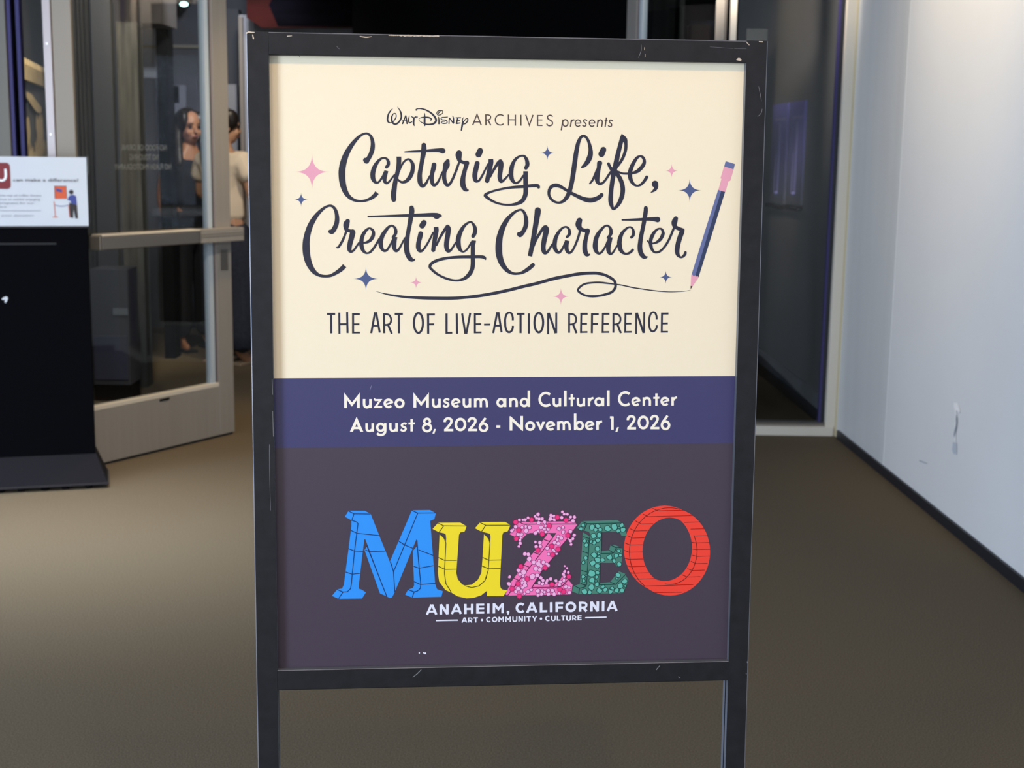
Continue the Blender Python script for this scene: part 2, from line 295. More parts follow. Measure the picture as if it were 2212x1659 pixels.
# the second leaf hinges on the right mullion: mirrored, its free edge is the far one
d2 = door('door_2', Matrix.Translation((.605, 7.64, 0)) @ Matrix(((-.438, .899, 0, 0), (.899, .438, 0, 0), (0, 0, 1, 0), (0, 0, 0, 1))), .91, 0, False)
PRINT = {
 'w_capturing': '''Se 3712 4541 128 -69 83 117 -118 90 92 -147 59 75 -149 20 69 -166 -23 83 -146 -81 111 -109 -131 145 -68 -165 169 -38 -172 186 -11 -151 195 1 -151 196 25 -166 190 49 -179 175 68 -165 158 85 -149 138 103 -149 118 124 -141 91 122 -98 69 131 -46 58 86 30 69 63 68 85 37 120 105 10 130 124 -20 131 130 -43 124 127 -53 99 127 -49 73 138 -21 24 155|Sr 3430 3601 132 -51 -2 138|Sr 3988 3798 86 47 -52 97 14 -75 100 -19 -76 83 -52 -52 61 -56 -13 52 -83 22 64 -88 74 88 -79 115 113 -57 134 134 -26 131 141 11 124 133 44 85 102 70 40 66 67 -41 58 62 -84 61 56 -93 61 49 -104 69|Sb 3990 3900 116 -31 116 116 -25 125 116 13 82 100 56 41 72 69 -49 61 84 -104 55 84 -111 50|Se 4357 3488 138 -1 179 136 -22 166 125 -33 166 125 -36 138 125 -38 222 142 -28 208 156 4 173 139|Sr 4359 3916 61 74 -167 58 86 -129 58 112 -63 55 86 58 86 46 103 111 1 111 119 -25 124 125 -65 132 122 -100 108 100 -112 39 75 -83 -31 61 -59 -57 55|Sr 5089 3145 138 2 92 152 -13 132 150 -44 252 126 -41 220 126 -25 165 135 2 165 144 26 109 126 63 57 104 78 -58 80 66 -116 62 61 -122 51|Sr 4534 3346 37 243 -14 57 232 -13 70 266 -18 88 221 -13 108 89 5 134 61 11 156|Sr 5389 3716 139 -22 121 137 -30 110 124 -15 110 122 3 110 119 23 99 108 55 37 100 72 -49 73 67 -111 60 55 -132 51 34 -89 44|Sr 5791 3602 116 -24 66 179 -17 66 190 -32 99 146 -23 78 124 -8 99 124 5 110 124 34 120 111 61 64 100 72 -43 80 72 -122 73 78 -177 71 66 -176 69 46 -132 62|Sr 6126 3363 166 -10 60 190 8 77 155 19 76 119 76 46 97 72 19 108 67 12 142|Se 6355 3662 122 -11 55 128 -36 110 120 -30 111 126 -26 110 135 -14 111 153 1 110 162 33 99 144 50 60 118 51 22 67 25 -8 38|Sr 6750 3292 172 -49 105 178|Sr 6663 3660 143 -34 153 148 -28 122 148 -4 123 148 25 98 123 56 21 81 62 -41 67 86 -142 62 86 -172 54 73 -148 49|Se 7067 3529 138 2 96 148 -27 147 143 -40 184 131 -41 209 131|Sr 7056 4041 62 55 -123 72 80 -136 81 86 -135 96 61 -50 118|Sr 7351 3600 138 17 83 158 -15 171 143 -18 148 138 7 98 133 34 73 114 66 -23 74 80 -77 59 80 -92 54|Sr 8111 3775 109 37 -64 119 6 -73 121 -26 -108 104 -57 -87 77 -63 -22 57 -93 21 62 -106 74 81 -86 138 111 -45 160 138 -10 135 141 16 123 131 47 98 104 82 55 67 84 -35 67 74 -84 62 62 -99 62|Se 8102 3874 134 1 169 136 3 197 136 6 234 139 -24 136 134 -80 136 124 -130 75 99 -162 38 72 -163 8 60 -187 -23 62 -175 -54 67 -150 -79 79 -87 -67 94 -44 -49 101 55 -56 79 149 -63 64 249 -67 64 311 -54 74 361 -31 89 200 -21 94 175 -11 99 63 12 104 23 33 89''',
 'w_life': '''Sr 9782 3739 57 70 -45 104 93 -109 143 70 -149 158 24 -140 137 -18 -154 107 -49 -162 86 -71 -116 77 -82 -42 74 -80 44 86 -70 140 113 -43 192 131 -38 236 143 -27 236 146 -33 237 146 -31 222 137 -36 178 134 -40 148 132 -61 149 126 -104 127 99 -105 53 72 -105 1 66 -106 -44 75 -92 -88 81 -43 -118 84 18 -134 93 81 -96 107 128 -24 116 128 39 96 122 70 84 91 51 90 137 80 99 152 73 108 182 80 126 197 36 144 166 -31 138 120 -68 126 60 -60 120|Sr 10420 3221 176 -54 123 186|Sr 10033 4217 51 74 -98 69 71 -137 84 64 -156 90|Sr 10314 3615 158 -22 136 126 -29 163 132 -17 148 141 21 111 114 76 52 81 83 -38 69 89 -105 69 81 -127 69 74 -104 75|Sr 10583 3630 87 44 95 90 72 81 108 84 44 99 107 21 69 122 39 60 151 4 63|Sr 10969 2764 36 13 72 125 -19 81 125 -51 207 131 -56 237 140 -44 222 150 -34 163 150 -32 134 159 -20 133 141 -27 193 135 -26 238 135 -9 253 141 28 149 120 58 116 78 98 -72 99 103 -158 129 60 -186 138 14 -172 138 -28 -163 135 -61 -148 129 -78 -118 117 -74 -80 114|Sr 10969 2764 30 84 137 143 40 132 99 -4 163 96 -42 163 93 -66 148 87 -81 127 78 -73 97 75|Sr 11233 3910 72 83 -15 75 143 -55 105 116 -107 117 73 -114 111 9 -104 96 -47 -89 81 -84 -28 66 -90 48 87 -86 124 108 -71 149 123 -40 141 132 -2 134 129 42 133 111 77 100 84 104 44 57 106 -35 75 96 -98 87 62 -93 96 19 -34 96|Sr 11999 4214 202 32 84 139 -29 75 99 -67 57 57 -53 33 24''',
 'w_creating': '''Ss 2749 6693 132 -104 107 127 -145 102 106 -165 84 86 -165 19 81 -165 -28 92 -149 -97 129 -110 -158 166 -73 -183 195 -37 -190 209 -11 -194 212 9 -200 197 36 -187 180 59 -186 165 85 -179 148 113 -170 125 132 -145 97 141 -110 71 131 -45 66 90 31 77 69 92 94 39 135 114 8 157 131 -28 140 137 -67 140 140 -58 67 137 -52 -5 112|Sr 2849 5382 129 -34 71 177 -13 79 169 2 72 132 36 45 109 78 20 95 72 27 155|Sr 2994 5717 158 -39 158 155 -39 144 149 -23 129 138 7 86 121 50 39 83 72 -39 63 72 -101 60 80 -116 55|Sr 2506 6156 29 65 -10 66 72 -104 72 73 -137 69 58 -143 66 37 -101 72|Sr 3267 6010 57 72 1 60 108 -31 83 94 -80 103 55 -115 106 3 -100 89 -43 -65 75 -71 -34 55 -79 42 77 -83 101 100 -55 123 115 -22 136 126 6 130 124 40 114 101 67 72 69 72 14 55 79 -36 66 101 -116 69 87 -137 69 73 -130 63|Se 4153 5868 46 29 -32 76 52 -60 92 29 -90 97 -20 -97 85 -48 -61 67 -58 -23 60 -92 47 80 -93 113 106 -81 127 124 -44 127 131 -14 115 136 22 115 115 46 75 88 58 26 71 69 -39 69 64 -98 62 64 -115 58 46 -104 58|Se 4237 5833 147 -18 106 136 -11 162 138 15 86 115 50 61 88 70 -44 69 58 -93 60 63 -121 55 64 -121 51|Sr 4728 4977 133 6 98 154 -25 172 145 -42 230 129 -43 230 124 -29 173 136 -19 173 152 0 126 157 26 139 153 50 115 143 60 66 130 64 14 86 42 -21 35|Sr 3451 5244 44 480 -19 60 713 -21 90 554 -21 115 173 -2 127 93 28 184 81 -6 127 52 3 58|Sr 5092 5411 161 -53 86 173|Sr 4996 5737 143 -18 83 143 -31 115 139 -21 116 139 0 104 136 29 74 113 58 22 76 69 -57 65 93 -133 60 104 -185 58 81 -174 51|Se 5449 5535 134 6 99 146 -19 123 141 -26 174 131 -26 148 121 -15 136 124|Sr 5465 6072 57 68 -155 69 87 -161 77 86 -136 87 75 -87 111|Sr 5793 5529 131 25 72 151 -17 154 144 -29 173 144 -15 137 141 15 111 132 41 62 114 69 -15 72 74 -98 62 81 -130 57|Sr 6553 5798 112 41 -73 117 20 -99 119 -19 -105 102 -50 -86 77 -63 -55 57 -118 48 69 -121 129 102 -89 171 134 -41 149 146 -2 124 147 22 124 129 41 84 99 75 53 57 75 -27 55 75 -81 57 74 -118 60 37 -62 62|Se 6572 5926 134 -6 60 132 -18 87 124 -2 161 129 1 186 130 1 224 132 -28 150 127 -68 125 127 -112 112 105 -144 69 75 -175 17 65 -187 -34 67 -200 -74 70 -174 -99 72 -125 -105 77 -65 -81 82 28 -87 89 112 -81 89 198 -69 87 249 -45 82 312 -24 85 312 -6 90 250 -5 90 112 9 95 56 25 90 22 34 57''',
 'w_character': '''Sr 8349 6643 117 -56 57 119 -114 88 117 -141 83 91 -143 36 71 -149 -7 82 -148 -73 114 -121 -131 147 -91 -169 176 -50 -176 195 -15 -176 204 5 -197 198 27 -190 183 56 -183 169 72 -162 149 98 -155 124 117 -131 99 133 -102 73 128 -46 59 75 30 76 57 84 90 36 126 116 9 126 133 -17 127 133 -51 120 130 -65 91 136 -48 32 158|Sr 7984 5728 127 -56 3 136|Sh 8477 5022 181 -4 84 181 -20 141 167 -40 253 156 -34 211 150 -40 240 142 -42 226 139 -42 209 131|Sr 8358 6092 71 76 -198 82 91 -156 85 98 -155 93 70 -57 122|Sr 8718 5529 142 22 74 167 -36 191 156 -31 155 150 -19 141 142 12 120 139 43 66 119 71 -21 80 70 -102 68 77 -128 60|Sr 9366 5803 77 52 -50 90 25 -76 95 -24 -101 81 -49 -55 63 -57 -15 54 -94 40 65 -110 124 92 -81 161 119 -29 140 131 -4 112 131 34 112 113 82 74 90 72 -39 72 64 -103 66 56 -124 61 27 -79 56|Se 9388 5915 117 -23 99 113 -13 101 127 12 67 120 33 68 102 54 29 75 71 -53 68 77 -135 66 77 -191 70 49 -158 70 27 -123 68|Sr 9736 5314 165 -22 64 180 -5 73 180 41 95 144 69 41 117 92 26 115 74 4 140|Se 9987 5623 142 -23 107 122 -25 112 122 -24 113 136 -9 112 143 4 112 147 24 90 143 39 54 127 51 11 79 34 -18 34|Se 10575 5833 39 39 -34 75 51 -51 95 29 -79 109 -12 -101 95 -47 -73 70 -67 -37 57 -104 50 70 -128 152 109 -84 169 138 -27 158 147 -2 112 150 21 101 127 53 73 91 57 20 68 68 -43 66 67 -96 61 55 -102 57 44 -113 57|Se 10672 5804 152 -23 146 136 -25 113 136 -3 113 132 24 90 104 52 41 73 68 -48 61 67 -107 54 55 -102 48|Sr 11313 5805 80 52 -61 94 11 -80 94 -22 -99 73 -46 -50 56 -54 -16 49 -88 41 66 -120 120 99 -68 144 125 -24 131 139 2 94 141 23 116 132 58 94 106 66 46 75 66 14 68 82 -21 73 71 -53 78 37 -44 80|Sr 11734 4930 120 0 91 132 -23 175 136 -27 175 129 -39 210 127 -38 198 132 -23 188 137 -6 117 142 14 128 146 47 105 142 67 70 123 65 14 78 42 -14 33|Sr 11025 5288 45 313 -10 68 297 -13 85 237 -10 106 142 5 134 84 10 165|Sr 11796 5895 26 37 44 47 42 28 54 48 9 54 71 2 52 107 -38 80 105 -94 102 66 -141 106 -6 -82 87 -31 -61 71 -60 -23 54 -77 24 64 -93 91 94 -68 123 113 -34 118 111 -1 93 109 17 94 102 38 93 85 55 61 69 60 18 64 95 -21 69 105 -83 69 105 -135 71 91 -165 71 79 -193 71 51 -129 71|Sr 12653 5238 137 -27 68 174 -16 70 170 22 93 132 79 52 106 84 35 116 67 34 137|Sr 12858 5596 139 -16 59 149 -47 135 149 -47 170 151 -26 153 149 -4 117 140 34 100 109 82 66 59 77 -32 76 48 -65 88 12 -47 81''',
 'swirl': '''Sr 3659 7439 7 134 45 18 223 55 45 268 44 63 335 38 76 448 21 90 449 8 94 405 -1 95 383 -25 90 451 -51 95 452 -80 95 452 -98 95 452 -115 95 227 -50 97 204 -53 95 451 -125 100 454 -92 95 341 -58 95 343 -19 95 183 6 91 206 44 82 185 90 87 116 90 82 37 102 82 -10 114 82 -90 114 78 -159 68 78 -228 53 68 -206 16 73 -184 -17 64 -138 -54 64 -104 -75 64 -17 -57 64 72 -90 64 136 -80 59 205 -35 55 252 -7 55 229 22 50 207 24 37 230 31 37 346 74 37 347 51 34 231 31 32 301 29 28 277 13 23 278 -10 18 184 -16 14 139 -28 9''',
 'star_pink': '''P 2358 3951 -10 0 -32 1 -48 3 -62 7 -69 14 -69 24 -66 36 -57 47 -47 59 -35 67 -23 72 -14 70 -7 63 -3 50 -1 32 0 11 0 -11 0 -32 -2 -50 -6 -63 -13 -70 -22 -71 -33 -67 -45 -57 -57 -47 -65 -34 -69 -22 -68 -13 -61 -6 -49 -2 -31 0 -11 0 11 -1 31 0 49 -3 61 -8 69 -14 69 -24 66 -35 57 -48 47 -58 35 -67 23 -71 14 -70 7 -63 3 -49 1 -32 0 -11 0 11 0 32 2 49 6 63 13 69 22 71 33 66 45 58 57 46 65 34 69 23 68 13 62 6 48 2 32 0|P 12705 3813 -4 0 -12 0 -19 2 -24 3 -27 6 -27 10 -25 15 -22 20 -17 25 -13 28 -8 30 -5 30 -2 27 0 21 0 13 0 5 0 -5 -1 -13 -1 -21 -3 -27 -6 -29 -10 -30 -14 -29 -18 -24 -23 -20 -26 -14 -27 -10 -27 -5 -24 -3 -19 -1 -13 0 -4 0 4 0 13 0 19 -1 24 -3 26 -7 27 -10 25 -15 22 -20 18 -24 12 -29 8 -30 5 -30 2 -26 0 -21 0 -14 0 -4 0 4 1 14 1 21 3 26 6 30 10 30 14 28 18 24 23 20 26 14 28 10 27 5 24 3 19 1 12 0|P 9474 7586 -6 0 -15 1 -24 1 -31 4 -34 7 -34 12 -32 19 -28 25 -22 31 -17 36 -10 38 -6 37 -3 33 -1 27 0 17 0 6 0 -6 -1 -17 -1 -27 -4 -33 -7 -37 -12 -38 -17 -36 -23 -31 -29 -25 -32 -18 -35 -12 -34 -7 -30 -4 -24 -1 -16 0 -5 0 5 0 16 -1 24 -1 30 -4 34 -7 34 -13 32 -18 28 -25 22 -31 17 -36 11 -38 6 -37 3 -33 0 -26 0 -17 0 -6 0 6 1 17 1 26 4 33 7 37 12 38 17 36 23 31 29 24 32 19 35 12 34 7 31 4 24 1 15 0|P 5059 7180 -4 0 -12 1 -18 1 -23 2 -25 5 -26 9 -24 13 -21 18 -17 22 -13 25 -8 27 -5 26 -3 24 -1 18 0 13 0 4 0 -4 0 -13 -1 -18 -2 -24 -5 -26 -9 -27 -12 -25 -17 -22 -21 -17 -25 -13 -25 -9 -26 -5 -22 -2 -18 -1 -12 0 -4 0 4 0 12 -1 18 -1 22 -2 26 -5 25 -9 25 -13 21 -18 17 -22 12 -25 9 -27 5 -26 2 -24 1 -18 0 -12 0 -4 0 4 1 12 1 18 2 24 5 26 8 27 13 25 17 22 21 17 24 13 26 9 25 5 23 2 18 1 12 0''',
 'star_blue': '''P 1718 4759 -5 0 -13 1 -20 1 -25 3 -28 5 -29 10 -27 14 -24 19 -19 24 -15 27 -9 29 -6 28 -3 26 -1 20 -1 13 0 4 0 -4 0 -13 -1 -20 -2 -26 -5 -28 -9 -28 -14 -27 -19 -24 -23 -18 -27 -14 -28 -9 -29 -6 -25 -2 -20 -1 -13 0 -4 0 4 0 13 0 20 -2 26 -3 28 -5 29 -10 27 -14 23 -19 20 -24 14 -27 10 -29 6 -28 3 -25 1 -21 0 -12 0 -5 0 5 0 12 1 21 2 25 6 28 9 29 13 26 19 24 23 19 27 13 29 10 28 5 25 2 20 1 13 0|P 8983 3328 -4 0 -14 0 -21 2 -27 3 -30 6 -30 10 -28 15 -25 20 -20 24 -14 28 -10 30 -5 30 -3 26 -1 21 0 13 0 5 0 -5 0 -13 -1 -21 -4 -26 -6 -30 -10 -29 -15 -28 -21 -24 -25 -20 -28 -14 -31 -9 -30 -6 -26 -2 -22 -1 -13 0 -5 0 5 0 13 0 22 -2 26 -3 30 -6 30 -10 29 -15 24 -20 20 -24 14 -28 10 -30 6 -30 2 -26 1 -21 0 -13 0 -5 0 5 0 13 2 21 3 26 6 30 10 29 15 28 21 24 25 20 28 14 31 9 30 6 27 2 21 1 14 0|P 13440 4387 -8 0 -22 1 -34 2 -44 5 -48 10 -49 17 -45 24 -40 34 -31 41 -23 47 -15 50 -8 49 -4 44 -1 35 1 23 0 7 0 -7 -1 -23 -3 -35 -6 -44 -10 -49 -18 -50 -25 -46 -34 -41 -41 -32 -47 -24 -49 -16 -49 -9 -43 -5 -35 -1 -22 0 -7 0 7 0 22 -1 35 -2 43 -5 48 -10 49 -17 45 -24 40 -34 31 -41 23 -47 15 -49 8 -49 4 -44 1 -35 -1 -23 0 -7 0 7 1 23 3 35 6 43 10 49 18 50 25 46 33 41 42 32 47 24 49 16 49 9 44 5 34 1 22 0|P 12602 6996 -4 0 -12 1 -20 1 -24 3 -27 5 -27 10 -26 14 -22 19 -17 24 -13 27 -8 29 -5 28 -2 26 -1 20 1 13 0 5 -1 -5 0 -13 -1 -20 -4 -26 -6 -28 -9 -29 -14 -27 -19 -24 -23 -19 -26 -14 -28 -9 -27 -5 -24 -3 -19 -1 -13 0 -4 0 4 0 13 0 19 -1 24 -3 27 -6 27 -9 26 -15 22 -19 17 -24 13 -27 8 -29 5 -28 2 -25 1 -21 -1 -13 0 -4 0 4 1 13 1 20 4 26 5 28 10 29 14 27 19 24 23 19 26 14 28 9 27 6 24 2 20 1 12 0|P 3770 7075 -8 0 -23 0 -36 2 -45 5 -50 10 -52 16 -48 24 -42 33 -34 41 -25 47 -17 50 -10 49 -6 44 -2 34 0 23 0 8 0 -8 0 -23 -2 -34 -5 -44 -9 -49 -17 -50 -24 -46 -34 -41 -42 -33 -48 -24 -51 -16 -50 -9 -45 -5 -36 -1 -23 -1 -8 0 8 0 23 0 36 -2 45 -5 50 -9 52 -17 48 -24 42 -33 34 -41 25 -47 17 -49 10 -49 6 -44 1 -34 1 -23 0 -7 0 7 0 23 2 34 4 44 10 49 16 49 25 47 34 40 42 33 48 24 51 16 50 9 46 5 35 1 23 1''',
 'pencil_cap': '''P 14145 3520 255 72 14 20 -37 140 -288 -77 36 -143''',
 'pencil_pink': '''P 14082 3679 295 77 -85 328 -20 20 -41 5 -87 322 -213 -58 86 -333 -28 -19 3 -20|P 13169 6937 30 -26 39 43 36 -20 40 45 44 -29 34 52 -176 265 -54 -14 2 -165''',
 'pencil_light': '''P 13924 4370 95 30 -349 1215 -370 1319 -63 35 -37 -56 -28 21 379 -1318''',
 'pencil_dark': '''P 14019 4400 118 29 -340 1185 -403 1382 -37 -49 -42 36 -15 -49 370 -1319''',
 'pencil_lead': '''P 13158 7256 58 11 -57 95''',
 'h_script': '''Sr 4176 2106 14 -61 64 35 -58 92 44 -29 127 51 11 80 48 41 37 39 46 2 25 35 -12 16|Sr 4184 2490 28 70 -93 30 29 -81 30 -17 -65 25 -35 -14 23 -46 33 32 -31 71 44 -2 80 48 20 75 53 47 45 53 58 5 51 69 -47 48 59 -81 48 29 -92 51 -17 -114 46 -46 -91 28 -52 -68 9|Sr 4556 2301 30 -47 127 37 -41 102 39|Sr 4562 2304 35 23 123 39 14 101 39|Sr 4457 2432 23 75 -2 25 59 3 28|Sr 4666 2300 14 -20 92 35 3 80 39 29 32 37 40 -16 32 26 -29 21|Sr 4724 2305 14 29 34 30 47 16 37 46 -12 32 41 11 28 8 -29 25 -25 -13 21 -35 14 14|Sr 4800 2361 51 -9 86 53 -1 69 49 19 71 25|Sr 4891 2146 12 -33 -11 30 24 -31 30 69 -12 28 93 6 37 117 35 44 128 72 51 99 91 56 58 103 58 -17 74 58 -70 53 56 -105 19 46 -117 -10 39 -93 -39 28 -70 -45 18 -31 -46 12 31 -40 18 70 -19 35 93 -7 42 94 5 44 64 28 42 15 34 37 -27 26 16|Sr 5108 2219 18 6 86 42 -2 115 58 0 92 53 8 69 30|Sr 5522 2329 23 10 86 39 0 103 42|Sr 5499 2268 25 -30 -42 25 18 -52 28 58 -33 32 70 -3 30 33 34 23 -21 52 23 -58 39 25 -65 5 25|Sr 5499 2237 28 69 -75 28|Sr 5781 2322 28 -72 8 25 -82 9 30 -33 29 30 33 36 32 94 10 30 44 32 32 0 44 32 -56 21 30 -76 -8 30 -31 -32 23 49 -15 19 52 2 14|Sr 5840 2347 25 -8 87 32 -4 80 32|Sr 5847 2355 28 107 144 37|Sr 5936 2289 21 24 74 37 4 126 39|Sr 6034 2341 28 72 -3 32 64 -1 32|Sr 6083 2344 35 -35 156 46|Sr 6060 2422 30 81 -4 23|Sr 6046 2506 42 107 -16 32|Sr 6264 2319 9 -35 52 28 -6 58 37 24 45 39|Sr 6235 2486 33 58 -81 26 56 -52 26 33 33 35 -20 64 35 -56 56 35 -59 14 28|Sr 6229 2486 53 -17 104 51 -21 110 37''',
 'h_text': '''Sl 6527 2549 40 125 -316 40 125 313 40|Sl 6567 2454 34 173 -2 34|Sl 6910 2230 38 6 320 38|Sb 6894 2246 34 89 -1 34 58 27 34 14 46 34 -20 46 34 -51 25 34 -69 1 34|Sl 6980 2393 38 79 155 38|Sb 7436 2268 36 -54 -28 36 -61 -4 36 -57 20 36 -45 43 36 -24 56 36 1 62 36 25 56 36 45 41 36 57 20 36 61 -6 36 54 -30 36|Sl 7579 2225 38 5 322 38|Sl 7785 2226 38 1 323 39|Sl 7580 2377 34 207 -1 34|Sl 7947 2226 38 5 321 39|Sl 8092 2224 38 110 310 39 107 -309 39|Sl 8443 2225 39 3 321 39|Sl 8426 2242 32 168 -1 32|Sl 8442 2370 30 148 0 30|Sl 8429 2533 32 165 0 33|Sb 8890 2271 37 -35 -33 37 -51 -8 37 -53 25 37 -12 51 37 35 43 37 73 40 37 43 55 37 -17 65 37 -66 29 37 -57 -15 37 -34 -48 37|Sl 9202 2350 39 -50 316 39|Sc 9349 2448 37 -5 37 37 -17 32 37 -25 21 37 -30 8 37 -30 -7 37 -25 -21 37 -18 -31 37 -6 -37 37 5 -37 37 17 -31 37 25 -21 37 30 -8 37 30 7 37 25 20 37 18 32 37|Sl 9453 2346 39 -28 212 39|Sb 9442 2437 37 26 -57 37 37 -24 37 39 7 37|Sb 9733 2447 35 -7 -36 35 -19 -31 35 -27 -20 35 -33 -6 35 -31 8 35 -26 22 35 -17 32 35 -5 36 35 8 37 35 19 30 35 28 19 35 32 5 35 32 -9 35 25 -23 35|Sl 9568 2452 29 181 -7 29|Sb 10152 2442 35 -7 -36 35 -19 -31 35 -28 -20 35 -32 -7 35 -31 9 35 -27 21 35 -17 32 35 -5 37 35 8 36 35 20 30 35 28 19 35 32 6 35 32 -10 35 25 -22 35|Sl 9986 2446 29 182 -6 29|Sb 9917 2379 35 -37 -30 35 -46 2 35 -20 37 35 30 40 35 37 34 35 5 46 35 -32 29 35 -50 -10 35 -21 -26 35|Sb 10688 2379 35 -38 -30 35 -45 2 35 -20 37 35 30 40 35 37 34 35 5 46 35 -32 29 35 -50 -10 35 -21 -26 35|Sl 10247 2336 37 -21 216 37|Sb 10238 2437 37 30 -67 37 51 -27 37 46 26 37 8 66 37 -15 115 37|Sl 10498 2272 37 -35 277 37|Sl 10444 2360 31 89 -2 31''',
 'subtitle': '''Sl 2216 8123 61 244 -2 61|Sl 2341 8123 64 1 581 65|Sl 2582 8084 61 0 632 61|Sl 2813 8064 61 7 633 62|Sl 2584 8431 61 233 -4 61|Sl 2988 8098 61 -4 609 62|Sl 2959 8128 58 229 -1 58|Sl 2986 8430 55 189 -1 55|Sl 2956 8682 52 233 0 52|Sl 3639 8069 61 -117 631 62|Sl 3668 8069 61 109 613 62|Sl 3558 8475 55 194 2 55|Sl 3905 8101 62 4 599 62|Sl 4027 8456 62 109 260 62|Sl 4222 8120 62 242 -2 62|Sl 4345 8120 65 2 583 65|Sl 5216 8108 65 4 608 65|Sl 5181 8137 59 238 -2 59|Sl 5217 8432 59 183 -2 59|Sl 5767 8107 65 2 609 65|Sl 5738 8688 56 203 -3 56|Sl 6073 8106 62 10 610 62|Sl 6235 8106 62 100 610 62|Sl 6478 8086 62 -117 630 62|Sl 6616 8093 62 3 610 62|Sl 6589 8124 59 228 -2 59|Sl 6618 8425 56 188 -2 56|Sl 6591 8677 52 228 -2 52|Sl 6893 8439 56 188 -2 56|Sl 7290 8061 62 -119 637 62|Sl 7322 8061 62 102 612 62|Sl 7204 8470 59 195 0 59|Sl 7875 8114 59 240 -2 59|Sl 7992 8114 66 5 584 66|Sl 8241 8100 62 8 611 63|Sl 8825 8081 59 8 650 59|Sl 8845 8086 66 216 614 66|Sl 9072 8070 59 5 630 59|Sl 9461 8089 59 8 597 59|Sl 9586 8432 63 111 266 63|Sl 9832 8080 59 -2 614 60|Sl 9800 8111 59 227 -2 59|Sl 9837 8411 56 174 -2 56|Sl 9800 8665 53 228 -4 53|Sl 10159 8088 63 3 610 63|Sl 10131 8121 59 232 -2 59|Sl 10164 8416 60 179 -2 60|Sl 10490 8079 59 -1 612 60|Sl 10459 8110 59 231 -2 60|Sl 10496 8410 56 179 -1 56|Sl 10460 8663 53 233 -3 53|Sl 10812 8084 60 8 599 60|Sl 10938 8428 63 112 270 63|Sl 11179 8075 60 0 611 60|Sl 11148 8106 60 228 -2 60|Sl 11186 8405 56 180 -2 56|Sl 11149 8660 53 230 -4 53|Sl 11507 8074 56 10 645 57|Sl 11527 8078 66 220 616 67|Sl 11752 8054 56 7 640 57|Sl 12298 8070 60 4 611 60|Sl 12272 8101 60 227 -2 60|Sl 12306 8401 57 179 -2 57|Sl 12273 8654 53 222 -1 53|Sb 3878 8130 58 105 0 58 88 39 58 47 119 58 -31 114 58 -89 44 58 -89 2 58|Sc 5064 8390 65 -10 114 65 -30 97 65 -43 65 65 -52 23 65 -52 -23 65 -43 -65 65 -29 -97 65 -11 -114 65 11 -114 65 29 -97 65 44 -65 65 51 -22 65 52 22 65 43 65 65 30 97 65|Sc 8677 8377 66 -9 113 66 -27 95 66 -42 64 66 -50 23 66 -51 -23 66 -44 -64 66 -29 -95 66 -11 -113 66 9 -112 66 27 -95 66 42 -64 66 50 -23 66 51 23 66 43 63 66 30 96 66|Sb 7759 8309 62 -4 -98 62 -37 -103 62 -71 -33 62 -77 51 62 -40 134 62 -2 115 62 9 131 62 44 123 62 71 38 62 70 -38 62 35 -82 62 5 -74 62|Sb 9431 8117 56 113 0 56 91 42 56 46 107 56 -31 115 56 -102 47 56 -83 0 56|Sb 10783 8113 56 111 0 56 92 41 56 44 102 56 -26 116 56 -104 53 56 -82 0 56|Sb 12139 8285 60 -5 -96 60 -41 -102 60 -64 -30 60 -74 47 60 -42 135 60 -4 124 60 11 132 60 42 111 60 68 38 60 69 -38 60 42 -78 60 5 -74 60''',
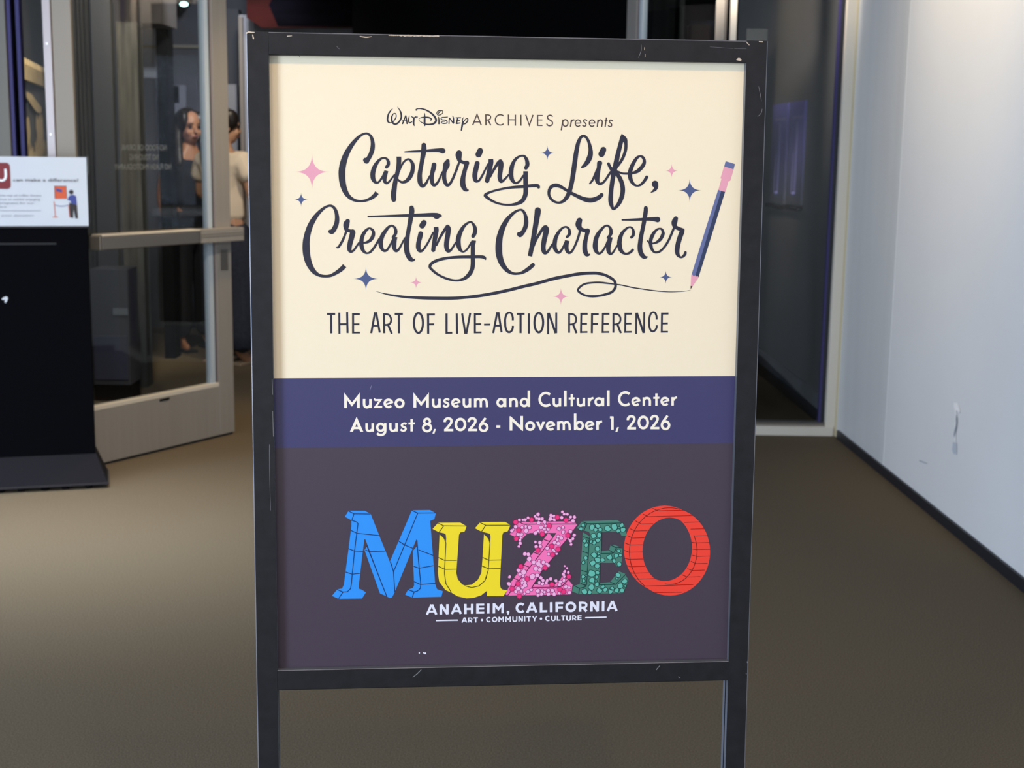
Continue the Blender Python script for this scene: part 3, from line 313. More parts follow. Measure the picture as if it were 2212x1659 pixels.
 'venue': '''P 2706 10484 232 299 236 -297 -3 465 -85 -1 1 -242 -153 201 -144 -202 -2 242 -85 0|Sb 3301 10681 75 -1 140 75 13 70 75 45 35 75 58 -2 75 48 -43 75|Sl 3490 10682 77 -1 269 78|P 3590 10660 21 -11 32 33 198 0 0 11 -146 196 145 1 0 62 -257 -1 0 -9 147 -198 -109 -1 -31 -40|Sb 4138 10799 73 -14 -40 73 -28 -32 73 -38 -19 73 -42 -4 73 -41 13 73 -33 27 73 -20 37 73 -5 43 73 12 40 73 27 34 73 37 21 73 42 6 73 41 -11 73 34 -25 73|Sl 3949 10844 51 214 -64 51|Sc 4475 10815 78 -8 -42 78 -25 -36 78 -36 -24 78 -44 -9 78 -43 8 78 -37 24 78 -24 36 78 -9 42 78 9 43 78 24 36 78 37 24 78 43 8 78 43 -8 78 37 -24 78 24 -36 78|P 4779 10487 231 295 232 -293 0 458 -84 0 0 -239 -151 198 -144 -199 0 238 -85 0|Sb 5369 10680 74 1 137 74 13 69 75 45 35 75 59 -2 75 48 -43 75|Sl 5560 10680 77 1 266 77|Sb 5848 10722 65 -41 -27 65 -51 3 65 -46 34 65 10 43 65 51 26 65 46 27 65 11 43 65 -31 39 65 -51 11 65 -41 -14 65 -31 -32 65|Sb 6164 10794 71 -14 -40 71 -27 -31 71 -37 -19 71 -42 -3 71 -39 12 71 -32 27 71 -20 36 71 -4 42 71 12 40 71 26 33 71 36 21 71 41 5 71 40 -10 71 34 -25 71|Sl 5981 10837 50 208 -62 50|Sb 6295 10677 73 0 138 73 13 70 73 44 34 73 57 -2 73 46 -42 73|Sl 6479 10678 76 1 266 76|Sl 6640 10676 76 1 266 77|Sb 6660 10740 71 31 -37 71 52 -5 71 48 27 71 18 63 71 1 155 71|Sb 6822 10746 71 36 -42 71 53 -6 71 47 27 71 27 59 71 14 159 71|Sc 7524 10806 73 -8 -42 73 -23 -35 73 -33 -24 73 -40 -8 73 -39 8 73 -33 23 73 -22 36 73 -8 41 73 8 42 73 23 36 73 33 23 73 40 9 73 39 -8 73 33 -24 73 23 -35 73|Sl 7546 10676 76 2 266 76|Sl 7705 10674 76 2 266 76|Sb 7725 10743 73 35 -42 73 57 -5 73 52 27 73 27 64 73 1 154 74|Sc 8235 10805 74 -8 -42 74 -23 -36 74 -34 -24 74 -40 -8 74 -39 8 74 -34 24 74 -22 35 74 -7 42 74 8 42 74 23 35 74 34 24 74 39 8 74 40 -8 74 33 -23 74 23 -36 74|Sl 8265 10440 76 5 501 76|Sb 8911 10570 77 -62 -38 77 -71 -12 77 -70 16 77 -58 43 77 -39 62 77 -13 73 77 15 72 77 40 63 77 59 43 77 70 17 77 71 -11 77 62 -38 77|Sb 9028 10674 73 2 133 73 14 67 73 45 33 73 58 -2 73 47 -41 73|Sl 9217 10675 75 3 256 76|Sl 9378 10448 81 6 482 81|Sl 9578 10554 72 5 375 72|Sl 9485 10690 61 186 -4 61|Sb 9767 10671 72 2 133 72 13 67 72 45 34 72 57 -3 72 46 -41 72|Sl 9951 10672 75 4 256 75|Sl 10107 10670 75 4 257 75|Sb 10134 10767 67 25 -51 67 36 -28 67 47 -10 67|Sc 10516 10795 72 -9 -40 72 -23 -34 72 -34 -23 72 -39 -9 72 -40 8 72 -33 23 72 -22 34 72 -7 40 72 8 41 72 23 34 72 34 23 72 40 8 72 40 -8 72 33 -22 72 22 -34 72|Sl 10537 10669 75 5 258 75|Sl 10695 10442 82 9 483 82|Sb 11347 10560 77 -62 -39 77 -71 -12 77 -70 17 77 -58 42 77 -38 63 77 -12 73 77 15 73 77 40 63 77 60 43 77 70 17 77 71 -11 77 61 -38 77|Sb 11662 10776 70 -14 -38 70 -28 -31 70 -37 -18 70 -41 -3 70 -40 12 70 -31 26 70 -19 35 70 -3 41 70 12 39 70 27 32 70 36 20 70 41 5 70 40 -10 70 32 -24 70|Sl 11480 10819 49 207 -61 49|Sl 11794 10663 74 5 257 74|Sb 11814 10730 72 35 -41 72 56 -5 72 52 26 72 27 62 72 3 149 72|Sl 12181 10543 72 8 377 72|Sl 12088 10679 62 188 -4 62|Sb 12560 10773 70 -15 -39 70 -28 -30 70 -37 -19 70 -42 -3 70 -39 12 70 -31 26 70 -19 36 70 -3 40 70 12 39 70 27 32 70 36 20 70 42 6 70 39 -10 70 33 -25 70|Sl 12377 10815 50 207 -61 50|Sl 12685 10659 76 6 259 76|Sb 12713 10758 68 25 -52 68 37 -28 68 48 -10 68''',
 'dates': '''P 2869 11673 205 -459 198 462 -90 -1 -33 -78 -155 -1 -34 78|Sb 3371 11416 72 -1 134 72 13 68 72 43 33 72 57 -2 72 46 -41 72|Sl 3554 11417 75 -1 259 75|Sc 3897 11544 73 -8 -41 73 -22 -35 73 -34 -23 73 -40 -8 73 -40 8 73 -33 23 73 -23 34 73 -8 41 73 8 40 73 22 35 73 34 23 73 39 8 73 40 -7 73 34 -23 73 23 -35 73|Sb 3928 11417 73 0 233 73 -21 73 73 -53 41 73 -67 10 73 -63 -16 73 -41 -37 73|Sb 4084 11416 72 0 135 72 13 67 72 43 34 72 57 -2 72 46 -41 72|Sl 4268 11417 75 0 259 75|Sb 4563 11459 64 -40 -27 64 -50 3 64 -45 33 64 10 42 64 50 26 64 45 26 64 10 42 64 -30 39 64 -50 10 64 -40 -14 64 -30 -31 64|Sl 4724 11298 73 0 378 73|Sl 4627 11434 63 192 -4 63|Sc 5305 11563 75 -9 -42 75 -25 -35 75 -38 -24 75 -45 -9 75 -45 8 75 -37 24 75 -26 35 75 -9 42 75 9 42 75 26 35 75 37 24 75 45 9 75 45 -8 75 38 -24 75 25 -35 75|Sc 5274 11371 70 -7 -32 70 -18 -27 70 -28 -18 70 -33 -7 70 -33 6 70 -27 18 70 -19 27 70 -7 32 70 7 32 70 19 27 70 27 18 70 33 6 70 33 -6 70 28 -18 70 18 -26 70|P 5399 11604 55 1 -45 140 -61 0|Sb 5722 11396 76 6 -57 76 48 -47 76 63 -10 76 65 27 76 21 57 76 -26 73 76 -59 77 76 -101 119 76|Sl 5702 11640 74 277 2 74|Sc 6334 11470 79 -11 -64 79 -30 -55 79 -45 -37 79 -53 -13 79 -52 12 79 -45 37 79 -29 54 79 -11 65 79 11 65 79 30 55 79 45 37 79 52 13 79 53 -13 79 45 -36 79 29 -55 79|Sb 6447 11396 77 5 -57 77 48 -46 77 64 -10 77 64 26 77 22 57 77 -26 73 77 -59 78 77 -101 119 77|Sl 6427 11641 74 278 2 74|Sc 7010 11559 76 -9 -42 76 -25 -37 76 -36 -24 76 -44 -9 76 -43 8 76 -36 24 76 -25 36 76 -8 43 76 9 43 76 24 37 76 37 24 76 44 9 76 43 -8 76 36 -24 76 25 -37 76|Sb 6958 11273 73 -88 114 73 -68 93 73 -18 68 73|Sl 7285 11538 71 121 1 71|P 7686 11225 38 0 293 289 -2 -295 82 0 5 460 -28 0 -302 -292 2 282 -85 -1|Sc 8429 11531 78 -9 -42 78 -24 -36 78 -37 -24 78 -43 -9 78 -42 9 78 -37 23 78 -23 36 78 -9 42 78 9 42 78 25 36 78 37 25 78 42 8 78 43 -8 78 36 -24 78 24 -35 78|P 8495 11397 90 0 52 141 49 -140 91 0 -127 280 -23 0|Sb 9051 11514 73 -15 -40 73 -28 -33 73 -38 -19 73 -43 -3 73 -40 12 73 -33 27 73 -19 38 73 -4 42 73 12 41 73 27 33 73 37 21 73 43 6 73 41 -11 73 33 -25 73|Sl 8863 11558 51 213 -64 51|Sl 9176 11394 76 4 270 76|Sb 9196 11459 71 31 -38 71 51 -5 71 47 27 71 19 65 71 2 157 71|Sb 9356 11465 71 35 -43 71 52 -5 71 46 27 71 27 60 71 15 162 71|Sc 9930 11526 73 -8 -43 73 -22 -36 73 -33 -24 73 -39 -8 73 -39 8 73 -32 24 73 -21 35 73 -7 43 73 8 42 73 22 36 73 33 24 73 39 9 73 39 -8 73 32 -24 73 21 -36 73|Sl 9689 11155 76 7 507 76|Sb 10253 11509 73 -15 -40 73 -28 -32 73 -38 -20 73 -42 -3 73 -40 13 73 -32 27 73 -19 37 73 -4 42 73 13 41 73 26 34 73 37 21 73 42 6 73 41 -11 73 33 -25 73|Sl 10067 11553 51 210 -63 51|Sl 10380 11390 78 4 271 78|Sb 10407 11493 70 26 -54 70 37 -29 70 49 -11 70|Sl 10835 11254 80 7 406 80|Sl 10762 11275 69 105 1 69|P 10986 11583 59 0 -46 146 -64 0|Sb 11316 11364 77 5 -59 77 46 -49 77 63 -10 77 64 27 77 22 60 77 -25 75 77 -56 81 77 -98 124 78|Sl 11300 11619 75 274 1 75|Sc 11930 11440 80 -12 -68 80 -30 -57 80 -46 -38 80 -52 -14 80 -52 13 80 -44 38 80 -28 57 80 -9 67 80 12 68 80 30 57 80 46 39 80 52 13 80 52 -13 80 44 -38 80 28 -57 80|Sb 12039 11361 77 4 -59 77 46 -49 77 62 -10 77 63 27 77 22 60 77 -24 76 77 -56 81 77 -96 124 77|Sl 12024 11616 74 270 2 74|Sc 12599 11529 77 -10 -44 77 -25 -38 77 -37 -26 77 -44 -9 77 -42 9 77 -36 25 77 -24 38 77 -8 44 77 10 45 77 25 38 77 37 25 77 44 10 77 43 -9 77 36 -25 77 23 -38 77|Sb 12542 11231 75 -86 119 75 -66 97 75 -17 70 75''',
 'dates_hole': '''P 3030 11524 83 1 -41 -99''',
 'city': '''Sl 5327 17069 72 -143 320 72|Sl 5341 17070 72 130 319 72|Sl 5244 17290 60 169 0 60|Sl 5614 17067 78 0 324 78|Sl 5610 17073 78 210 313 78|Sl 5813 17066 78 1 321 78|Sl 6088 17071 72 -135 312 72|Sl 6102 17071 72 125 311 72|Sl 6005 17286 60 169 0 60|Sl 6366 17068 78 4 319 78|Sl 6575 17068 78 0 315 78|Sl 6370 17226 66 205 1 66|Sl 6741 17068 78 1 317 78|Sl 6706 17096 63 243 1 63|Sl 6742 17221 58 206 1 58|Sl 6708 17352 63 243 2 64|Sl 7075 17066 78 -1 319 78|Sl 7250 17062 78 -1 322 78|Sl 7254 17084 72 133 166 72 128 -165 72|Sl 7518 17063 78 1 321 78|Sl 8419 17060 76 -135 321 76|Sl 8434 17060 76 133 314 76|Sl 8339 17276 61 176 0 61|Sl 8711 17057 82 3 318 82|Sl 8676 17341 67 230 -1 67|Sl 9025 17058 82 4 315 82|Sl 9198 17058 82 7 315 82|Sl 9161 17091 67 240 1 67|Sl 9203 17230 67 188 0 67|Sl 9926 17058 82 5 316 82|Sl 10027 17244 79 106 125 79|Sl 10285 17059 82 0 316 82|Sl 10279 17066 82 210 302 82|Sl 10481 17057 82 0 314 82|Sl 10650 17052 82 2 319 82|Sl 10933 17055 76 -133 315 76|Sl 10946 17055 76 128 316 76|Sl 10854 17274 61 174 0 61|P 7730 17348 -4 19 -12 15 -17 9 -19 -1 -18 -9 -12 -15 -4 -19 4 -19 12 -15 17 -9 19 1 17 9 12 15|Sl 7706 17355 43 -26 70 43|Sb 8170 17130 76 -41 -28 76 -48 -10 76 -47 10 76 -40 27 76 -26 41 76 -9 49 76 9 49 76 28 42 76 40 29 76 48 11 76 48 -8 76 40 -27 76|Sc 9769 17220 79 -9 48 79 -27 40 79 -42 27 79 -49 9 79 -50 -11 79 -42 -28 79 -29 -41 79 -10 -49 79 9 -48 79 27 -40 79 42 -27 79 49 -9 79 50 11 79 42 28 79 29 41 79|Sb 9897 17091 67 120 1 67 88 23 67 22 54 67 -25 57 67 -82 20 67 -91 1 67''',
 'motto': '''Sr 5477 17582 43 326 -2 43 319 0 43|Sr 10112 17572 43 320 -1 43 317 -4 43|Sl 6338 17499 39 -72 160 39|Sl 6346 17499 39 59 158 39|Sl 6293 17608 32 92 0 32|Sl 6470 17502 39 1 156 39|Sl 6516 17595 38 54 64 38|Sl 6619 17517 38 136 0 38|Sl 6688 17516 39 2 146 39|Sl 7410 17494 38 -2 167 38|Sl 7414 17505 35 65 84 35 61 -84 35|Sl 7544 17493 38 -2 167 38|Sl 7624 17495 38 -2 167 38|Sl 7628 17506 35 65 84 35 61 -84 35|Sl 7758 17494 38 -1 167 38|Sl 8030 17490 39 1 165 39|Sl 8030 17493 39 100 159 39|Sl 8131 17488 39 2 164 39|Sl 8206 17492 39 2 163 39|Sl 8263 17510 36 135 -1 36|Sl 8331 17511 39 4 146 39|Sl 8453 17495 39 61 92 39 62 -95 39|Sl 8514 17579 39 1 77 39|Sl 9226 17492 40 2 158 40|Sl 9210 17635 37 111 0 37|Sl 9343 17506 37 126 -1 37|Sl 9406 17507 40 2 145 40|Sl 9704 17493 40 2 158 40|Sl 9750 17589 38 62 63 38|Sl 9873 17493 40 2 157 40|Sl 9855 17511 37 126 1 37|Sl 9874 17573 34 102 0 34|Sl 9857 17633 37 126 0 37|Sb 6453 17519 33 74 0 33 37 21 33 0 37 33 -37 18 33 -57 -1 33|Sb 9686 17509 35 74 0 35 35 24 35 0 35 35 -34 20 35 -56 -1 35|Sb 7136 17531 38 -21 -14 38 -24 -4 38 -24 5 38 -20 14 38 -13 21 38 -4 25 38 4 24 38 14 22 38 20 15 38 24 6 38 24 -4 38 21 -12 38|Sc 7340 17579 38 -4 25 38 -14 21 38 -22 14 38 -25 5 38 -25 -6 38 -21 -14 38 -15 -22 38 -5 -25 38 5 -26 38 14 -21 38 21 -14 38 25 -4 38 26 5 38 21 15 38 14 22 38|Sb 8973 17525 40 -22 -14 40 -25 -5 40 -24 6 40 -21 14 40 -13 22 40 -5 25 40 5 25 40 14 22 40 21 16 40 25 6 40 25 -4 40 21 -13 40|Sb 7841 17493 38 1 99 38 19 45 38 40 15 38 41 -17 38 16 -40 38 0 -103 38|Sb 9046 17493 40 1 103 40 18 39 40 36 10 40 36 -12 40 18 -42 40 -1 -100 40|Sb 9519 17492 40 1 105 40 19 39 40 39 12 40 38 -14 40 14 -42 40 -1 -101 40|P 6921 17590 -3 17 -11 14 -15 7 -17 0 -16 -8 -11 -14 -3 -17 3 -17 11 -14 15 -7 17 0 16 8 11 14|P 8752 17580 -3 18 -11 13 -15 8 -18 -1 -16 -8 -11 -14 -4 -17 4 -17 11 -14 15 -8 18 1 15 8 11 14''',
 'logo_m': '''P 2975 14193 503 6 686 1795 738 -1801 553 1 -45 191 -126 53 154 1991 55 153 180 67 -45 180 -895 10 60 -177 148 -33 45 -97 9 -110 -102 -1380 -32 -28 -672 1671 -68 132 -72 27 -88 -52 -646 -1798 -32 -6 -176 1445 7 97 205 127 -116 184 -712 -1 134 -213 121 -21 107 -81 27 -137 211 -1807 1 -103 -193 -85''',
 'logo_m_side': '''P 2980 14198 -177 -83 -102 167 206 112|P 2830 14099 476 5 172 100 -503 -6|P 2899 14388 198 90 -21 376 -190 1534 -28 138 -118 97 -115 9 -172 -91 147 -25 54 -118 244 -1819|P 2453 16541 178 86 -140 215 -199 -100|P 3114 16535 85 29 128 93 -101 -15|P 3367 15200 -81 122 463 1370 209 95|P 4729 14104 178 89 -738 1815 -111 -318|P 4742 14101 534 1 179 97 -553 -1|P 4874 15234 -120 135 39 1077 -27 83 -148 53 175 86 153 -31 54 -132 -67 -1188|P 4610 16582 188 72 -65 185 -214 -93''',
 'logo_m_line': '''Sj 2830 14115 24 145 78 24 498 11 24|Sj 2975 14193 24 -65 201 24 137 50 24 48 50 24 -115 878 24 -100 1016 24 -22 132 24 -99 100 24 -134 7 24 -172 -80 24|Sj 2625 16627 24 -132 207 24|Sj 2871 14701 24 193 98 24 672 77 24|Sj 2795 15266 24 185 85 24 266 11 24|Sj 3313 15322 24 119 51 24 467 -10 24|Sj 2710 16000 24 199 72 24 240 -24 24|Sj 3356 15186 24 597 1595 25|Sj 4902 14198 24 -738 1818 24 38 628 25|Sj 4729 14109 24 173 84 24 548 1 24|Sj 4327 15062 24 173 117 24 254 108 24|Sj 4877 15041 24 51 661 24 67 720 25 -11 124 25 -97 90 25 -94 21 25 -183 -70 25|Sj 4793 16662 25 -60 171 25|Sj 4928 15339 24 437 177 24|Sj 4780 15852 24 161 63 24 443 -74 25|Sj 4793 16335 25 188 92 25 457 -26 25|Sj 4071 15698 24 93 310 24''',
 'logo_u': '''P 5696 14599 699 17 -59 169 -134 26 -40 82 -77 1186 41 194 135 169 190 100 162 8 217 -71 188 -220 52 -332 62 -967 -28 -96 -243 -72 120 -197 761 1 -85 200 -135 32 -31 82 -65 1550 28 126 55 43 149 30 -121 179 -508 -8 -1 -167 -170 136 -243 80 -217 10 -271 -66 -216 -137 -149 -308 -41 -305 51 -1075 -13 -124 -54 -42 -148 -34''',
 'logo_u_side': '''P 5525 14506 177 93 -145 204 -201 -112|P 5530 14501 671 3 194 114 -699 -14|P 5571 14844 196 236 -41 993 44 333 181 308 -202 -100 -189 -267 -41 -277|P 6806 14503 181 92 -134 202 -200 -112|P 6819 14497 755 1 168 104 -761 -1|P 6929 14862 190 236 -48 912 -75 277 -220 241 -190 27 -243 -70 216 -25 188 -149 108 -221 37 -525''',
 'logo_u_line': '''Sj 5525 14512 24 171 87 24 693 14 24|Sj 5696 14602 24 -144 195 24|Sj 6806 14508 24 175 87 24 761 7 25|Sj 6981 14595 24 -128 197 25|Sj 5563 14844 24 142 126 24 57 165 24 -41 938 25 41 333 25 176 294 25|Sj 6923 14861 25 141 126 25 50 166 25 -49 857 25 -101 332 25 -188 163 25 -217 44 25 -189 -50 25|Sj 5532 15587 25 188 91 25 377 5 25|Sj 5532 15863 25 202 100 25 350 -1 25|Sj 6892 15606 25 177 86 25 392 -3 25|Sj 6867 15869 25 203 94 25 374 -3 25''',
 'logo_z': '''P 8139 14586 1672 14 -141 194 -601 862 -327 389 -325 520 873 4 89 -33 163 -196 141 172 -34 306 -1980 6 1018 -1319 482 -639 -824 -10 -88 27 -76 66 -76 94 -3 -341''',
 'logo_z_side': '''P 8144 14586 -165 -75 -265 376 154 75 242 81 41 -340|P 8012 14506 1660 1 55 36 84 59 -1672 -16|P 8905 14874 67 40 67 91 -98 116 -254 384 -1018 1319 -66 -41 173 -392 598 -823 98 -111 298 -400|P 8460 16481 674 11 154 -145 76 -112 33 46 145 59 -218 229 -913 11''',
 'logo_z_line': '''Sj 8012 14506 24 127 70 24 1672 13 24|Sj 8770 15063 24 160 58 24|Sj 8472 15468 24 165 64 24|Sj 8156 15863 24 172 66 24|Sj 7852 16268 24 177 88 25|Sj 9050 15005 24 -369 500 24 -652 834 25 -360 482 25|Sj 9514 15045 24 -218 255 24 -227 345 25|Sj 9069 15645 25 -338 412 25 -314 519 25 718 3 25 177 -14 25 99 -58 25 131 -161 25''',
